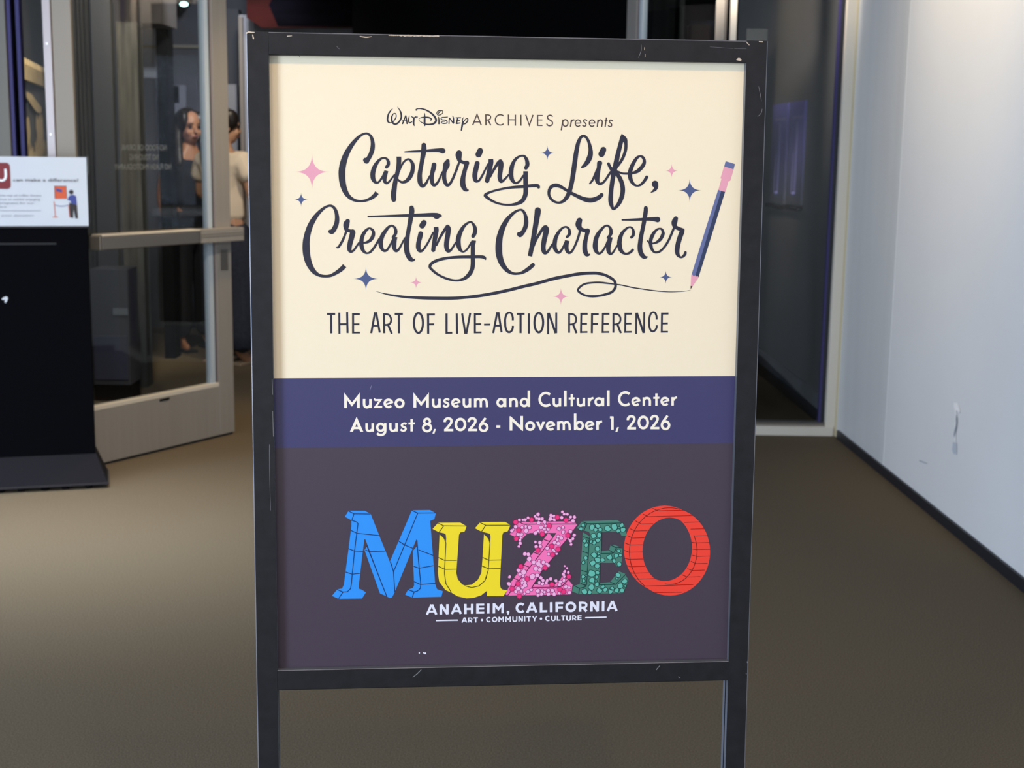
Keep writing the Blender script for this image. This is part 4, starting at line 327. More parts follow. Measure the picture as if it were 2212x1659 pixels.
 'logo_z_petalline': '''Sc 7974 14418 24 28 -20 24 37 6 24 18 32 24 -5 37 24 -33 6 24 -30 0 24 -25 -25 24|Sc 8088 14409 24 32 -2 24 27 5 24 9 28 24 -6 28 24 -27 13 24 -23 -17 24 -13 -23 24|Sc 8193 14490 24 -35 -22 24 -1 -37 24 8 -37 24 37 1 24 33 10 24 3 36 24 -16 25 24|Sc 8303 14343 24 18 23 24 7 35 24 -30 22 24 -32 -14 24 -29 -21 24 11 -34 24 25 -23 24|Sc 8514 14377 24 -33 -6 24 -26 -23 24 3 -35 24 28 -14 24 28 1 24 16 22 24 -1 26 24|Sc 8633 14293 24 -25 34 24 -39 -12 24 -38 -19 24 6 -44 24 28 -27 24 43 -10 24 28 37 24|Sc 8524 14437 24 -29 -21 24 7 -33 24 12 -36 24 35 13 24 32 14 24 4 38 24 -31 16 24|Sc 8626 14370 24 36 12 24 4 37 24 -11 30 24 -30 14 24 -41 -4 24 -3 -42 24 6 -39 24|Sc 8757 14382 24 3 42 24 -16 32 24 -34 14 24 -38 -15 24 -1 -40 24 6 -38 24 40 -14 24|Sc 8634 14495 24 40 20 24 -17 41 24 -24 28 24 -41 2 24 -34 -30 24 12 -43 24 24 -37 24|Sc 8740 14502 24 19 -34 24 38 -7 24 31 20 24 11 36 24 -11 41 24 -45 18 24 -30 -37 24|Sc 9047 14336 24 -34 29 24 -41 1 24 -27 -27 24 -11 -39 24 24 -37 24 43 3 24 31 26 24|Sc 9033 14452 24 -45 22 24 -41 12 24 -43 -28 24 12 -48 24 20 -43 24 53 -7 24 34 40 24|Sc 9093 14403 24 34 9 24 9 35 24 -4 41 24 -40 5 24 -34 -13 24 -25 -35 24 20 -41 24|Sc 9114 14316 24 2 35 24 -21 28 24 -35 -3 24 -22 -25 24 -4 -32 24 24 -20 24 31 -5 24|Sc 9367 14367 24 -7 43 24 -30 25 24 -37 -5 24 -21 -28 24 -2 -35 24 22 -33 24 43 1 24|Sc 9313 14240 24 -19 -29 24 7 -32 24 28 -18 24 32 6 24 13 30 24 -1 31 24 -29 12 24|Sc 9350 14286 24 6 -33 24 28 -13 24 33 -3 24 17 30 24 -6 32 24 -27 10 24 -29 2 24|Sc 9496 14321 24 -29 -13 24 -20 -28 24 13 -31 24 29 -16 24 28 16 24 17 26 24 -9 32 24|Sc 9601 14326 24 30 14 24 6 35 24 -22 25 24 -34 9 24 -29 -23 24 1 -34 24 18 -25 24|Sc 9743 14413 24 -40 8 24 -28 -29 24 -10 -36 24 21 -32 24 38 -7 24 24 28 24 16 34 24|Sc 9610 14471 24 32 -29 24 43 -5 24 36 29 24 0 47 24 -29 35 24 -41 -12 24 -29 -23 24|Sc 9529 14446 24 1 -17 24 8 -16 24 18 -1 24 9 14 24 6 15 24 -12 12 24 -15 0 24|Sc 7931 14695 24 -38 12 24 -36 -16 24 -11 -37 24 7 -41 24 40 -14 24 43 14 24 17 44 24|Sc 7788 14838 24 -34 -27 24 -25 -28 24 11 -37 24 31 -21 24 35 15 24 32 28 24 -18 40 24|Sc 7860 14745 24 -18 16 24 -20 8 24 -18 -15 24 -7 -23 24 11 -24 24 27 -3 24 18 18 24|Sc 8109 14628 24 26 22 24 4 31 24 -11 32 24 -34 7 24 -35 -15 24 -9 -40 24 24 -29 24|Sc 8186 14684 24 -8 -34 24 2 -27 24 20 -23 24 33 4 24 13 29 24 3 33 24 -26 24 24|Sc 8288 14718 24 -15 -37 24 9 -36 24 32 -31 24 38 23 24 31 34 24 -14 46 24 -42 16 24|Sc 8225 14862 24 -48 -32 24 -18 -48 24 19 -45 24 43 -35 24 48 32 24 15 48 24 -13 47 24|Sc 8026 14931 24 -40 15 24 -37 -17 24 -27 -36 24 14 -45 24 44 -3 24 40 4 24 13 39 24|Sc 8127 14865 24 2 38 24 -15 29 24 -31 6 24 -39 -6 24 0 -40 24 13 -33 24 35 -8 24|Sc 8030 14964 24 28 -15 24 24 18 24 21 23 24 -16 27 24 -24 15 24 -26 -12 24 -12 -26 24|Sc 7998 15068 24 14 -28 24 29 -17 24 30 17 24 3 32 24 -9 27 24 -27 13 24 -34 -9 24|Sc 8075 15128 24 12 36 24 5 41 24 -38 16 24 -38 -7 24 -24 -34 24 10 -41 24 35 -19 24|Sc 8029 15243 24 12 28 24 -5 32 24 -32 4 24 -26 -9 24 -20 -26 24 20 -25 24 23 -22 24|Sc 8652 14629 24 44 -3 24 44 21 24 12 52 24 -41 29 24 -42 13 24 -39 -27 24 -6 -48 24|Sc 8767 14771 24 -29 -21 24 -3 -39 24 33 -15 24 31 -2 24 32 20 24 -1 41 24 -29 25 24|Sc 8862 14640 24 -14 31 24 -35 8 24 -26 -21 24 1 -31 24 6 -30 24 31 1 24 28 11 24|Sc 8952 14703 24 -3 42 24 -18 32 24 -40 19 24 -26 -37 24 -16 -37 24 26 -32 24 38 -2 24|Sc 8476 14816 24 33 -24 24 45 4 24 19 41 24 -8 41 24 -31 35 24 -52 -7 24 -34 -45 24|Sc 8623 14826 24 -27 8 24 -28 -8 24 -10 -30 24 7 -32 24 32 -4 24 23 15 24 18 24 24|Sc 8853 14856 24 -30 6 24 -30 -11 24 -5 -33 24 14 -28 24 30 -3 24 27 12 24 4 29 24|Sc 9226 14672 24 40 15 24 24 32 24 -4 42 24 -33 31 24 -41 -19 24 -34 -31 24 10 -47 24|Sc 9404 14721 24 -33 13 24 -30 -3 24 -27 -23 24 9 -34 24 22 -31 24 37 11 24 20 30 24|Sc 9370 14789 24 42 6 24 2 44 24 -14 34 24 -36 28 24 -41 -26 24 -5 -44 24 17 -32 24|Sc 9254 14952 24 5 40 24 -32 19 24 -33 9 24 -24 -28 24 -1 -33 24 21 -26 24 35 -6 24|Sc 9282 15074 24 -21 -36 24 -9 -47 24 40 -26 24 49 4 24 22 42 24 3 48 24 -41 23 24|Sc 9150 15054 24 25 -29 24 37 7 24 19 28 24 -1 30 24 -20 24 24 -31 -4 24 -35 -17 24|Sc 9040 15178 24 21 -40 24 25 -32 24 48 -1 24 26 43 24 -10 44 24 -33 27 24 -40 -14 24|Sc 9253 15238 24 -37 13 24 -35 -21 24 -21 -42 24 34 -30 24 36 -11 24 34 20 24 7 38 24|Sc 9581 14872 24 -37 -18 24 -2 -40 24 7 -46 24 46 0 24 44 15 24 8 48 24 -23 39 24|Sc 9655 14958 24 17 -38 24 22 -31 24 37 10 24 30 26 24 -1 41 24 -35 17 24 -34 -3 24|Sc 9715 15059 24 -17 26 24 -30 12 24 -38 -12 24 0 -40 24 17 -29 24 33 -10 24 28 21 24|Sc 9526 15021 24 20 7 24 13 15 24 3 21 24 -16 18 24 -23 -5 24 -13 -18 24 -4 -24 24|Sc 9640 15121 24 -4 40 25 -40 8 25 -29 -21 24 -22 -32 24 10 -43 24 44 -7 24 33 20 24|Sc 9651 15245 25 -19 29 25 -33 -12 25 -26 -26 25 18 -30 25 21 -19 25 27 8 25 22 22 25|Sc 8548 15158 24 -19 24 24 -30 -1 24 -19 -23 24 0 -27 24 11 -34 24 34 11 24 26 18 24|Sc 8608 15194 24 -5 -41 24 12 -36 24 37 -9 24 40 11 24 22 42 24 -25 40 24 -42 20 24|Sc 8548 15325 24 -37 5 24 -24 -32 24 2 -40 24 33 -22 24 39 0 24 28 33 24 -1 45 24|Sc 8655 15322 24 -36 -20 24 5 -40 24 22 -26 24 34 -7 24 24 25 24 17 36 24 -25 35 24|Sc 8862 15396 24 -30 -28 24 -7 -41 24 28 -29 24 42 -11 24 38 29 24 -2 46 24 -29 29 24|Sc 9044 15357 24 25 -4 24 22 16 24 5 28 24 -19 19 24 -27 7 24 -21 -19 24 -10 -30 24|Sc 9055 15428 24 21 -26 24 31 -7 24 25 20 24 5 31 24 -13 29 24 -32 4 24 -30 -16 24|Sc 8906 15482 24 36 9 24 31 22 24 -8 38 24 -27 18 24 -30 -3 24 -22 -22 24 -1 -33 24|Sc 9150 15494 25 26 -4 25 30 7 25 6 31 25 -20 21 25 -24 6 25 -22 -12 25 -11 -26 25|Sc 8215 15447 24 28 42 24 -10 44 24 -28 30 24 -42 -4 24 -28 -32 24 8 -39 24 23 -37 24|Sc 8316 15468 24 26 35 24 14 39 24 -29 29 24 -39 16 24 -33 -32 24 -16 -45 24 31 -37 24|Sc 8374 15718 24 -42 38 24 -51 -29 24 -23 -48 24 16 -50 24 45 -31 24 58 15 24 18 57 24|Sc 8523 15748 24 -7 48 24 -19 48 24 -52 -6 24 -29 -36 24 -25 -49 24 48 -24 24 45 -15 24|Sc 8596 15735 24 11 -31 24 24 -14 24 26 3 24 16 23 24 1 30 24 -25 15 24 -31 0 24|Sc 8622 15897 25 -47 -17 25 -43 -40 24 19 -59 24 52 -29 24 54 21 24 22 51 25 -18 45 25|Sc 8788 15726 25 26 33 25 7 38 25 -24 30 25 -41 17 25 -41 -29 25 8 -48 25 18 -42 24|Sc 8683 15945 25 -33 -29 25 3 -42 25 26 -33 25 40 8 25 20 29 25 10 35 25 -26 30 25|Sc 8887 15876 25 -34 0 25 -20 -25 25 -8 -31 25 21 -27 25 35 -3 25 31 22 25 -2 38 25|Sc 8966 15868 25 2 38 25 -28 23 25 -34 -1 25 -23 -26 25 -4 -35 25 28 -19 25 32 -3 25|Sc 8499 15915 25 53 -6 25 40 31 25 12 46 25 -20 47 25 -51 18 25 -53 -28 25 -14 -60 25|Sc 8637 16081 25 -27 -39 25 -14 -42 25 34 -25 25 39 -18 25 36 31 25 12 48 25 -31 39 25|Sc 7965 15978 24 44 -6 24 35 27 24 1 41 24 -16 36 24 -42 15 24 -28 -35 24 -22 -40 24|Sc 8084 16061 24 35 -41 24 48 -24 24 45 33 24 28 54 25 -26 62 25 -66 18 25 -53 -41 24|Sc 8013 16188 24 -27 -32 24 17 -40 24 38 -21 24 37 22 24 27 36 24 -26 35 25 -33 17 25|Sc 8142 16252 25 -34 -12 25 -2 -35 25 7 -32 25 31 -14 25 27 22 25 7 27 25 -5 31 25|Sc 7738 16178 24 29 27 24 0 36 24 -20 26 24 -33 5 24 -33 -19 24 4 -37 24 20 -24 24|Sc 7643 16410 24 50 -18 24 42 8 25 28 32 25 6 48 25 -39 34 25 -46 -15 25 -28 -35 25|Sc 8120 16300 25 24 -24 25 35 1 25 15 30 25 5 31 25 -21 27 25 -37 0 25 -17 -32 25|Sc 8130 16368 25 32 26 25 -11 38 25 -19 30 25 -40 2 25 -23 -32 25 6 -33 25 21 -24 25|Sc 8229 16432 25 -29 8 25 -34 -12 25 0 -36 25 9 -36 25 38 -8 25 35 20 25 9 40 25|Sc 8168 16434 25 59 -3 25 37 46 25 11 58 25 -50 24 25 -43 2 25 -31 -32 25 -6 -45 25|Sc 8105 16612 25 -23 -34 25 11 -41 25 37 -7 25 35 5 25 21 33 25 -13 36 25 -32 13 25|Sc 7940 16584 25 30 -37 25 48 7 25 42 32 25 -3 56 25 -47 18 25 -46 12 25 -34 -40 25|Sc 8078 16736 25 -35 -16 25 -6 -41 25 18 -39 25 44 -11 25 30 34 25 6 39 25 -18 35 25|Sc 7888 16650 25 41 -2 25 27 28 25 6 36 25 -17 38 25 -41 -1 25 -24 -29 25 -11 -34 25|Sc 8193 16808 25 -25 -16 25 -16 -22 25 8 -25 25 21 -18 25 33 1 25 12 33 25 -9 28 25|Sc 8335 16669 25 16 38 25 -13 45 25 -46 -4 25 -45 -8 25 -5 -47 25 25 -31 25 35 -16 25|Sc 8354 16667 25 -2 -36 25 28 -18 25 31 -2 25 35 19 25 -8 39 25 -24 26 25 -33 -7 25|Sc 8421 16322 25 -60 -43 25 -15 -67 25 40 -46 25 51 -25 25 64 23 25 10 68 25 -26 60 25|Sc 8627 16149 25 25 48 25 -27 41 25 -36 18 25 -50 1 25 -17 -51 25 5 -53 25 50 -25 25|Sc 8723 16237 25 26 35 25 -20 39 25 -38 19 25 -32 -28 25 -25 -31 25 21 -35 25 34 -25 25|Sc 8808 16342 25 1 40 25 -31 23 25 -39 0 25 -23 -33 25 -5 -42 25 37 -18 25 35 3 25|Sc 8611 16444 25 -5 -33 25 20 -33 25 41 0 25 18 35 25 -2 31 25 -15 35 25 -41 1 25|Sc 8701 16449 25 25 -24 25 41 -10 25 31 36 25 -18 38 25 -23 25 25 -37 1 25 -23 -30 25|Sc 8881 16316 25 36 2 25 11 34 25 -1 33 25 -27 27 25 -37 -13 25 -11 -33 25 6 -29 25|Sc 8830 16403 25 29 -14 25 32 9 25 18 32 25 -6 38 25 -37 5 25 -33 -6 25 -11 -33 25|Sc 8938 16302 25 29 -28 25 33 -16 25 37 18 25 -1 40 25 -7 40 25 -41 4 25 -35 -19 25|Sc 9117 16346 25 38 -13 25 36 -2 25 15 33 25 2 36 25 -29 22 25 -33 -11 25 -25 -25 25|Sc 9255 16426 25 -7 -41 25 32 -22 25 35 -3 25 30 24 25 6 41 25 -28 31 25 -42 2 25|Sc 9263 16545 25 -41 -13 25 9 -42 25 15 -34 25 40 -11 25 31 29 25 4 39 25 -16 40 25|Sc 9399 16418 25 -37 -21 25 5 -40 25 17 -31 25 36 -9 25 33 23 25 0 38 25 -16 32 25|Sc 9469 16099 25 -18 26 25 -31 -3 25 -34 -15 25 9 -37 25 21 -23 25 34 -9 25 28 27 25|Sc 9391 16223 25 -35 -19 25 -11 -36 25 10 -35 25 35 -7 25 30 13 25 24 31 25 -21 33 25|Sc 9570 16083 25 15 28 25 -9 29 25 -25 27 25 -36 -14 25 -8 -34 25 7 -29 25 24 -28 25|Sc 9400 15916 25 12 -19 25 14 -16 25 19 10 25 16 14 25 -6 23 25 -18 12 25 -20 -9 25|Sc 9528 15969 25 4 22 25 -8 24 25 -25 -2 25 -18 -13 25 -9 -22 25 12 -24 25 27 -8 25|Sc 9405 16215 25 31 -8 25 27 24 25 -10 33 25 -16 29 25 -32 -8 25 -22 -22 25 4 -28 25|Sc 9464 16517 25 45 4 25 17 43 25 -14 36 25 -30 20 25 -37 -8 25 -34 -31 25 23 -38 25|Sc 9618 16620 25 -28 15 25 -34 1 25 -24 -28 25 4 -38 25 32 -15 25 31 6 25 25 24 25|Sc 9556 16713 25 41 -10 25 43 22 25 -5 46 25 -19 33 25 -39 12 25 -37 -24 25 -17 -45 25|Sc 8541 16680 25 30 -38 25 47 -18 25 46 30 25 -1 52 25 -27 33 25 -40 12 25 -39 -24 25|Sc 8762 16640 25 22 26 25 -7 36 25 -30 24 25 -31 -22 25 -26 -24 25 14 -33 25 28 -12 25|Sc 8566 16781 25 39 -17 25 33 20 25 35 27 25 -21 38 25 -31 24 25 -42 -10 25 -13 -39 25|Sc 8678 16825 25 -8 -39 25 17 -32 25 35 -24 25 37 27 25 22 42 25 -33 30 25 -35 15 25|Sc 8839 16768 25 -35 1 25 -28 -22 25 2 -34 25 22 -19 25 27 -7 25 21 21 25 0 28 25|Sc 8876 16664 25 22 -26 25 35 -12 25 38 20 25 7 46 25 -31 28 25 -36 -2 25 -37 -14 25|Sc 8980 16830 25 -36 9 25 -43 4 25 -14 -44 25 13 -37 25 34 -15 25 38 7 25 27 36 25|Sc 9018 16711 25 -14 -40 25 19 -43 25 47 3 25 38 21 25 15 47 25 -35 30 25 -41 17 25|Sc 9060 16790 25 17 -34 25 35 -33 25 40 30 25 15 42 25 -10 48 25 -48 10 25 -41 -21 25|Sc 9265 16819 25 -28 -26 25 -12 -33 25 14 -36 25 38 -7 25 26 25 25 9 31 25 -10 35 25''',
 'logo_z_petal': '''P 7974 14418 28 -20 37 6 18 32 -5 37 -33 6 -30 0 -25 -25|P 8088 14409 32 -2 27 5 9 28 -6 28 -27 13 -23 -17 -13 -23|P 8193 14490 -35 -22 -1 -37 8 -37 37 1 33 10 3 36 -16 25|P 8303 14343 18 23 7 35 -30 22 -32 -14 -29 -21 11 -34 25 -23|P 8514 14377 -33 -6 -26 -23 3 -35 28 -14 28 1 16 22 -1 26|P 8633 14293 -25 34 -39 -12 -38 -19 6 -44 28 -27 43 -10 28 37|P 8524 14437 -29 -21 7 -33 12 -36 35 13 32 14 4 38 -31 16|P 8626 14370 36 12 4 37 -11 30 -30 14 -41 -4 -3 -42 6 -39|P 8757 14382 3 42 -16 32 -34 14 -38 -15 -1 -40 6 -38 40 -14|P 8634 14495 40 20 -17 41 -24 28 -41 2 -34 -30 12 -43 24 -37|P 8740 14502 19 -34 38 -7 31 20 11 36 -11 41 -45 18 -30 -37|P 9047 14336 -34 29 -41 1 -27 -27 -11 -39 24 -37 43 3 31 26|P 9033 14452 -45 22 -41 12 -43 -28 12 -48 20 -43 53 -7 34 40|P 9093 14403 34 9 9 35 -4 41 -40 5 -34 -13 -25 -35 20 -41|P 9114 14316 2 35 -21 28 -35 -3 -22 -25 -4 -32 24 -20 31 -5|P 9367 14367 -7 43 -30 25 -37 -5 -21 -28 -2 -35 22 -33 43 1|P 9313 14240 -19 -29 7 -32 28 -18 32 6 13 30 -1 31 -29 12|P 9350 14286 6 -33 28 -13 33 -3 17 30 -6 32 -27 10 -29 2|P 9496 14321 -29 -13 -20 -28 13 -31 29 -16 28 16 17 26 -9 32|P 9601 14326 30 14 6 35 -22 25 -34 9 -29 -23 1 -34 18 -25|P 9743 14413 -40 8 -28 -29 -10 -36 21 -32 38 -7 24 28 16 34|P 9610 14471 32 -29 43 -5 36 29 0 47 -29 35 -41 -12 -29 -23|P 9529 14446 1 -17 8 -16 18 -1 9 14 6 15 -12 12 -15 0|P 7931 14695 -38 12 -36 -16 -11 -37 7 -41 40 -14 43 14 17 44|P 7788 14838 -34 -27 -25 -28 11 -37 31 -21 35 15 32 28 -18 40|P 7860 14745 -18 16 -20 8 -18 -15 -7 -23 11 -24 27 -3 18 18|P 8109 14628 26 22 4 31 -11 32 -34 7 -35 -15 -9 -40 24 -29|P 8186 14684 -8 -34 2 -27 20 -23 33 4 13 29 3 33 -26 24|P 8288 14718 -15 -37 9 -36 32 -31 38 23 31 34 -14 46 -42 16|P 8225 14862 -48 -32 -18 -48 19 -45 43 -35 48 32 15 48 -13 47|P 8026 14931 -40 15 -37 -17 -27 -36 14 -45 44 -3 40 4 13 39|P 8127 14865 2 38 -15 29 -31 6 -39 -6 0 -40 13 -33 35 -8|P 8030 14964 28 -15 24 18 21 23 -16 27 -24 15 -26 -12 -12 -26|P 7998 15068 14 -28 29 -17 30 17 3 32 -9 27 -27 13 -34 -9|P 8075 15128 12 36 5 41 -38 16 -38 -7 -24 -34 10 -41 35 -19|P 8029 15243 12 28 -5 32 -32 4 -26 -9 -20 -26 20 -25 23 -22|P 8652 14629 44 -3 44 21 12 52 -41 29 -42 13 -39 -27 -6 -48|P 8767 14771 -29 -21 -3 -39 33 -15 31 -2 32 20 -1 41 -29 25|P 8862 14640 -14 31 -35 8 -26 -21 1 -31 6 -30 31 1 28 11|P 8952 14703 -3 42 -18 32 -40 19 -26 -37 -16 -37 26 -32 38 -2|P 8476 14816 33 -24 45 4 19 41 -8 41 -31 35 -52 -7 -34 -45|P 8623 14826 -27 8 -28 -8 -10 -30 7 -32 32 -4 23 15 18 24|P 8853 14856 -30 6 -30 -11 -5 -33 14 -28 30 -3 27 12 4 29|P 9226 14672 40 15 24 32 -4 42 -33 31 -41 -19 -34 -31 10 -47|P 9404 14721 -33 13 -30 -3 -27 -23 9 -34 22 -31 37 11 20 30|P 9370 14789 42 6 2 44 -14 34 -36 28 -41 -26 -5 -44 17 -32|P 9254 14952 5 40 -32 19 -33 9 -24 -28 -1 -33 21 -26 35 -6|P 9282 15074 -21 -36 -9 -47 40 -26 49 4 22 42 3 48 -41 23|P 9150 15054 25 -29 37 7 19 28 -1 30 -20 24 -31 -4 -35 -17|P 9040 15178 21 -40 25 -32 48 -1 26 43 -10 44 -33 27 -40 -14|P 9253 15238 -37 13 -35 -21 -21 -42 34 -30 36 -11 34 20 7 38|P 9581 14872 -37 -18 -2 -40 7 -46 46 0 44 15 8 48 -23 39|P 9655 14958 17 -38 22 -31 37 10 30 26 -1 41 -35 17 -34 -3|P 9715 15059 -17 26 -30 12 -38 -12 0 -40 17 -29 33 -10 28 21|P 9526 15021 20 7 13 15 3 21 -16 18 -23 -5 -13 -18 -4 -24|P 9640 15121 -4 40 -40 8 -29 -21 -22 -32 10 -43 44 -7 33 20|P 9651 15245 -19 29 -33 -12 -26 -26 18 -30 21 -19 27 8 22 22|P 8548 15158 -19 24 -30 -1 -19 -23 0 -27 11 -34 34 11 26 18|P 8608 15194 -5 -41 12 -36 37 -9 40 11 22 42 -25 40 -42 20|P 8548 15325 -37 5 -24 -32 2 -40 33 -22 39 0 28 33 -1 45|P 8655 15322 -36 -20 5 -40 22 -26 34 -7 24 25 17 36 -25 35|P 8862 15396 -30 -28 -7 -41 28 -29 42 -11 38 29 -2 46 -29 29|P 9044 15357 25 -4 22 16 5 28 -19 19 -27 7 -21 -19 -10 -30|P 9055 15428 21 -26 31 -7 25 20 5 31 -13 29 -32 4 -30 -16|P 8906 15482 36 9 31 22 -8 38 -27 18 -30 -3 -22 -22 -1 -33|P 9150 15494 26 -4 30 7 6 31 -20 21 -24 6 -22 -12 -11 -26|P 8215 15447 28 42 -10 44 -28 30 -42 -4 -28 -32 8 -39 23 -37|P 8316 15468 26 35 14 39 -29 29 -39 16 -33 -32 -16 -45 31 -37|P 8374 15718 -42 38 -51 -29 -23 -48 16 -50 45 -31 58 15 18 57|P 8523 15748 -7 48 -19 48 -52 -6 -29 -36 -25 -49 48 -24 45 -15|P 8596 15735 11 -31 24 -14 26 3 16 23 1 30 -25 15 -31 0|P 8622 15897 -47 -17 -43 -40 19 -59 52 -29 54 21 22 51 -18 45|P 8788 15726 26 33 7 38 -24 30 -41 17 -41 -29 8 -48 18 -42|P 8683 15945 -33 -29 3 -42 26 -33 40 8 20 29 10 35 -26 30|P 8887 15876 -34 0 -20 -25 -8 -31 21 -27 35 -3 31 22 -2 38|P 8966 15868 2 38 -28 23 -34 -1 -23 -26 -4 -35 28 -19 32 -3|P 8499 15915 53 -6 40 31 12 46 -20 47 -51 18 -53 -28 -14 -60|P 8637 16081 -27 -39 -14 -42 34 -25 39 -18 36 31 12 48 -31 39|P 7965 15978 44 -6 35 27 1 41 -16 36 -42 15 -28 -35 -22 -40|P 8084 16061 35 -41 48 -24 45 33 28 54 -26 62 -66 18 -53 -41|P 8013 16188 -27 -32 17 -40 38 -21 37 22 27 36 -26 35 -33 17|P 8142 16252 -34 -12 -2 -35 7 -32 31 -14 27 22 7 27 -5 31|P 7738 16178 29 27 0 36 -20 26 -33 5 -33 -19 4 -37 20 -24|P 7643 16410 50 -18 42 8 28 32 6 48 -39 34 -46 -15 -28 -35|P 8120 16300 24 -24 35 1 15 30 5 31 -21 27 -37 0 -17 -32|P 8130 16368 32 26 -11 38 -19 30 -40 2 -23 -32 6 -33 21 -24|P 8229 16432 -29 8 -34 -12 0 -36 9 -36 38 -8 35 20 9 40|P 8168 16434 59 -3 37 46 11 58 -50 24 -43 2 -31 -32 -6 -45|P 8105 16612 -23 -34 11 -41 37 -7 35 5 21 33 -13 36 -32 13|P 7940 16584 30 -37 48 7 42 32 -3 56 -47 18 -46 12 -34 -40|P 8078 16736 -35 -16 -6 -41 18 -39 44 -11 30 34 6 39 -18 35|P 7888 16650 41 -2 27 28 6 36 -17 38 -41 -1 -24 -29 -11 -34|P 8193 16808 -25 -16 -16 -22 8 -25 21 -18 33 1 12 33 -9 28|P 8335 16669 16 38 -13 45 -46 -4 -45 -8 -5 -47 25 -31 35 -16|P 8354 16667 -2 -36 28 -18 31 -2 35 19 -8 39 -24 26 -33 -7|P 8421 16322 -60 -43 -15 -67 40 -46 51 -25 64 23 10 68 -26 60|P 8627 16149 25 48 -27 41 -36 18 -50 1 -17 -51 5 -53 50 -25|P 8723 16237 26 35 -20 39 -38 19 -32 -28 -25 -31 21 -35 34 -25|P 8808 16342 1 40 -31 23 -39 0 -23 -33 -5 -42 37 -18 35 3|P 8611 16444 -5 -33 20 -33 41 0 18 35 -2 31 -15 35 -41 1|P 8701 16449 25 -24 41 -10 31 36 -18 38 -23 25 -37 1 -23 -30|P 8881 16316 36 2 11 34 -1 33 -27 27 -37 -13 -11 -33 6 -29|P 8830 16403 29 -14 32 9 18 32 -6 38 -37 5 -33 -6 -11 -33|P 8938 16302 29 -28 33 -16 37 18 -1 40 -7 40 -41 4 -35 -19|P 9117 16346 38 -13 36 -2 15 33 2 36 -29 22 -33 -11 -25 -25|P 9255 16426 -7 -41 32 -22 35 -3 30 24 6 41 -28 31 -42 2|P 9263 16545 -41 -13 9 -42 15 -34 40 -11 31 29 4 39 -16 40|P 9399 16418 -37 -21 5 -40 17 -31 36 -9 33 23 0 38 -16 32|P 9469 16099 -18 26 -31 -3 -34 -15 9 -37 21 -23 34 -9 28 27|P 9391 16223 -35 -19 -11 -36 10 -35 35 -7 30 13 24 31 -21 33|P 9570 16083 15 28 -9 29 -25 27 -36 -14 -8 -34 7 -29 24 -28|P 9400 15916 12 -19 14 -16 19 10 16 14 -6 23 -18 12 -20 -9|P 9528 15969 4 22 -8 24 -25 -2 -18 -13 -9 -22 12 -24 27 -8|P 9405 16215 31 -8 27 24 -10 33 -16 29 -32 -8 -22 -22 4 -28|P 9464 16517 45 4 17 43 -14 36 -30 20 -37 -8 -34 -31 23 -38|P 9618 16620 -28 15 -34 1 -24 -28 4 -38 32 -15 31 6 25 24|P 9556 16713 41 -10 43 22 -5 46 -19 33 -39 12 -37 -24 -17 -45|P 8541 16680 30 -38 47 -18 46 30 -1 52 -27 33 -40 12 -39 -24|P 8762 16640 22 26 -7 36 -30 24 -31 -22 -26 -24 14 -33 28 -12|P 8566 16781 39 -17 33 20 35 27 -21 38 -31 24 -42 -10 -13 -39|P 8678 16825 -8 -39 17 -32 35 -24 37 27 22 42 -33 30 -35 15|P 8839 16768 -35 1 -28 -22 2 -34 22 -19 27 -7 21 21 0 28|P 8876 16664 22 -26 35 -12 38 20 7 46 -31 28 -36 -2 -37 -14|P 8980 16830 -36 9 -43 4 -14 -44 13 -37 34 -15 38 7 27 36|P 9018 16711 -14 -40 19 -43 47 3 38 21 15 47 -35 30 -41 17|P 9060 16790 17 -34 35 -33 40 30 15 42 -10 48 -48 10 -41 -21|P 9265 16819 -28 -26 -12 -33 14 -36 38 -7 26 25 9 31 -10 35''',
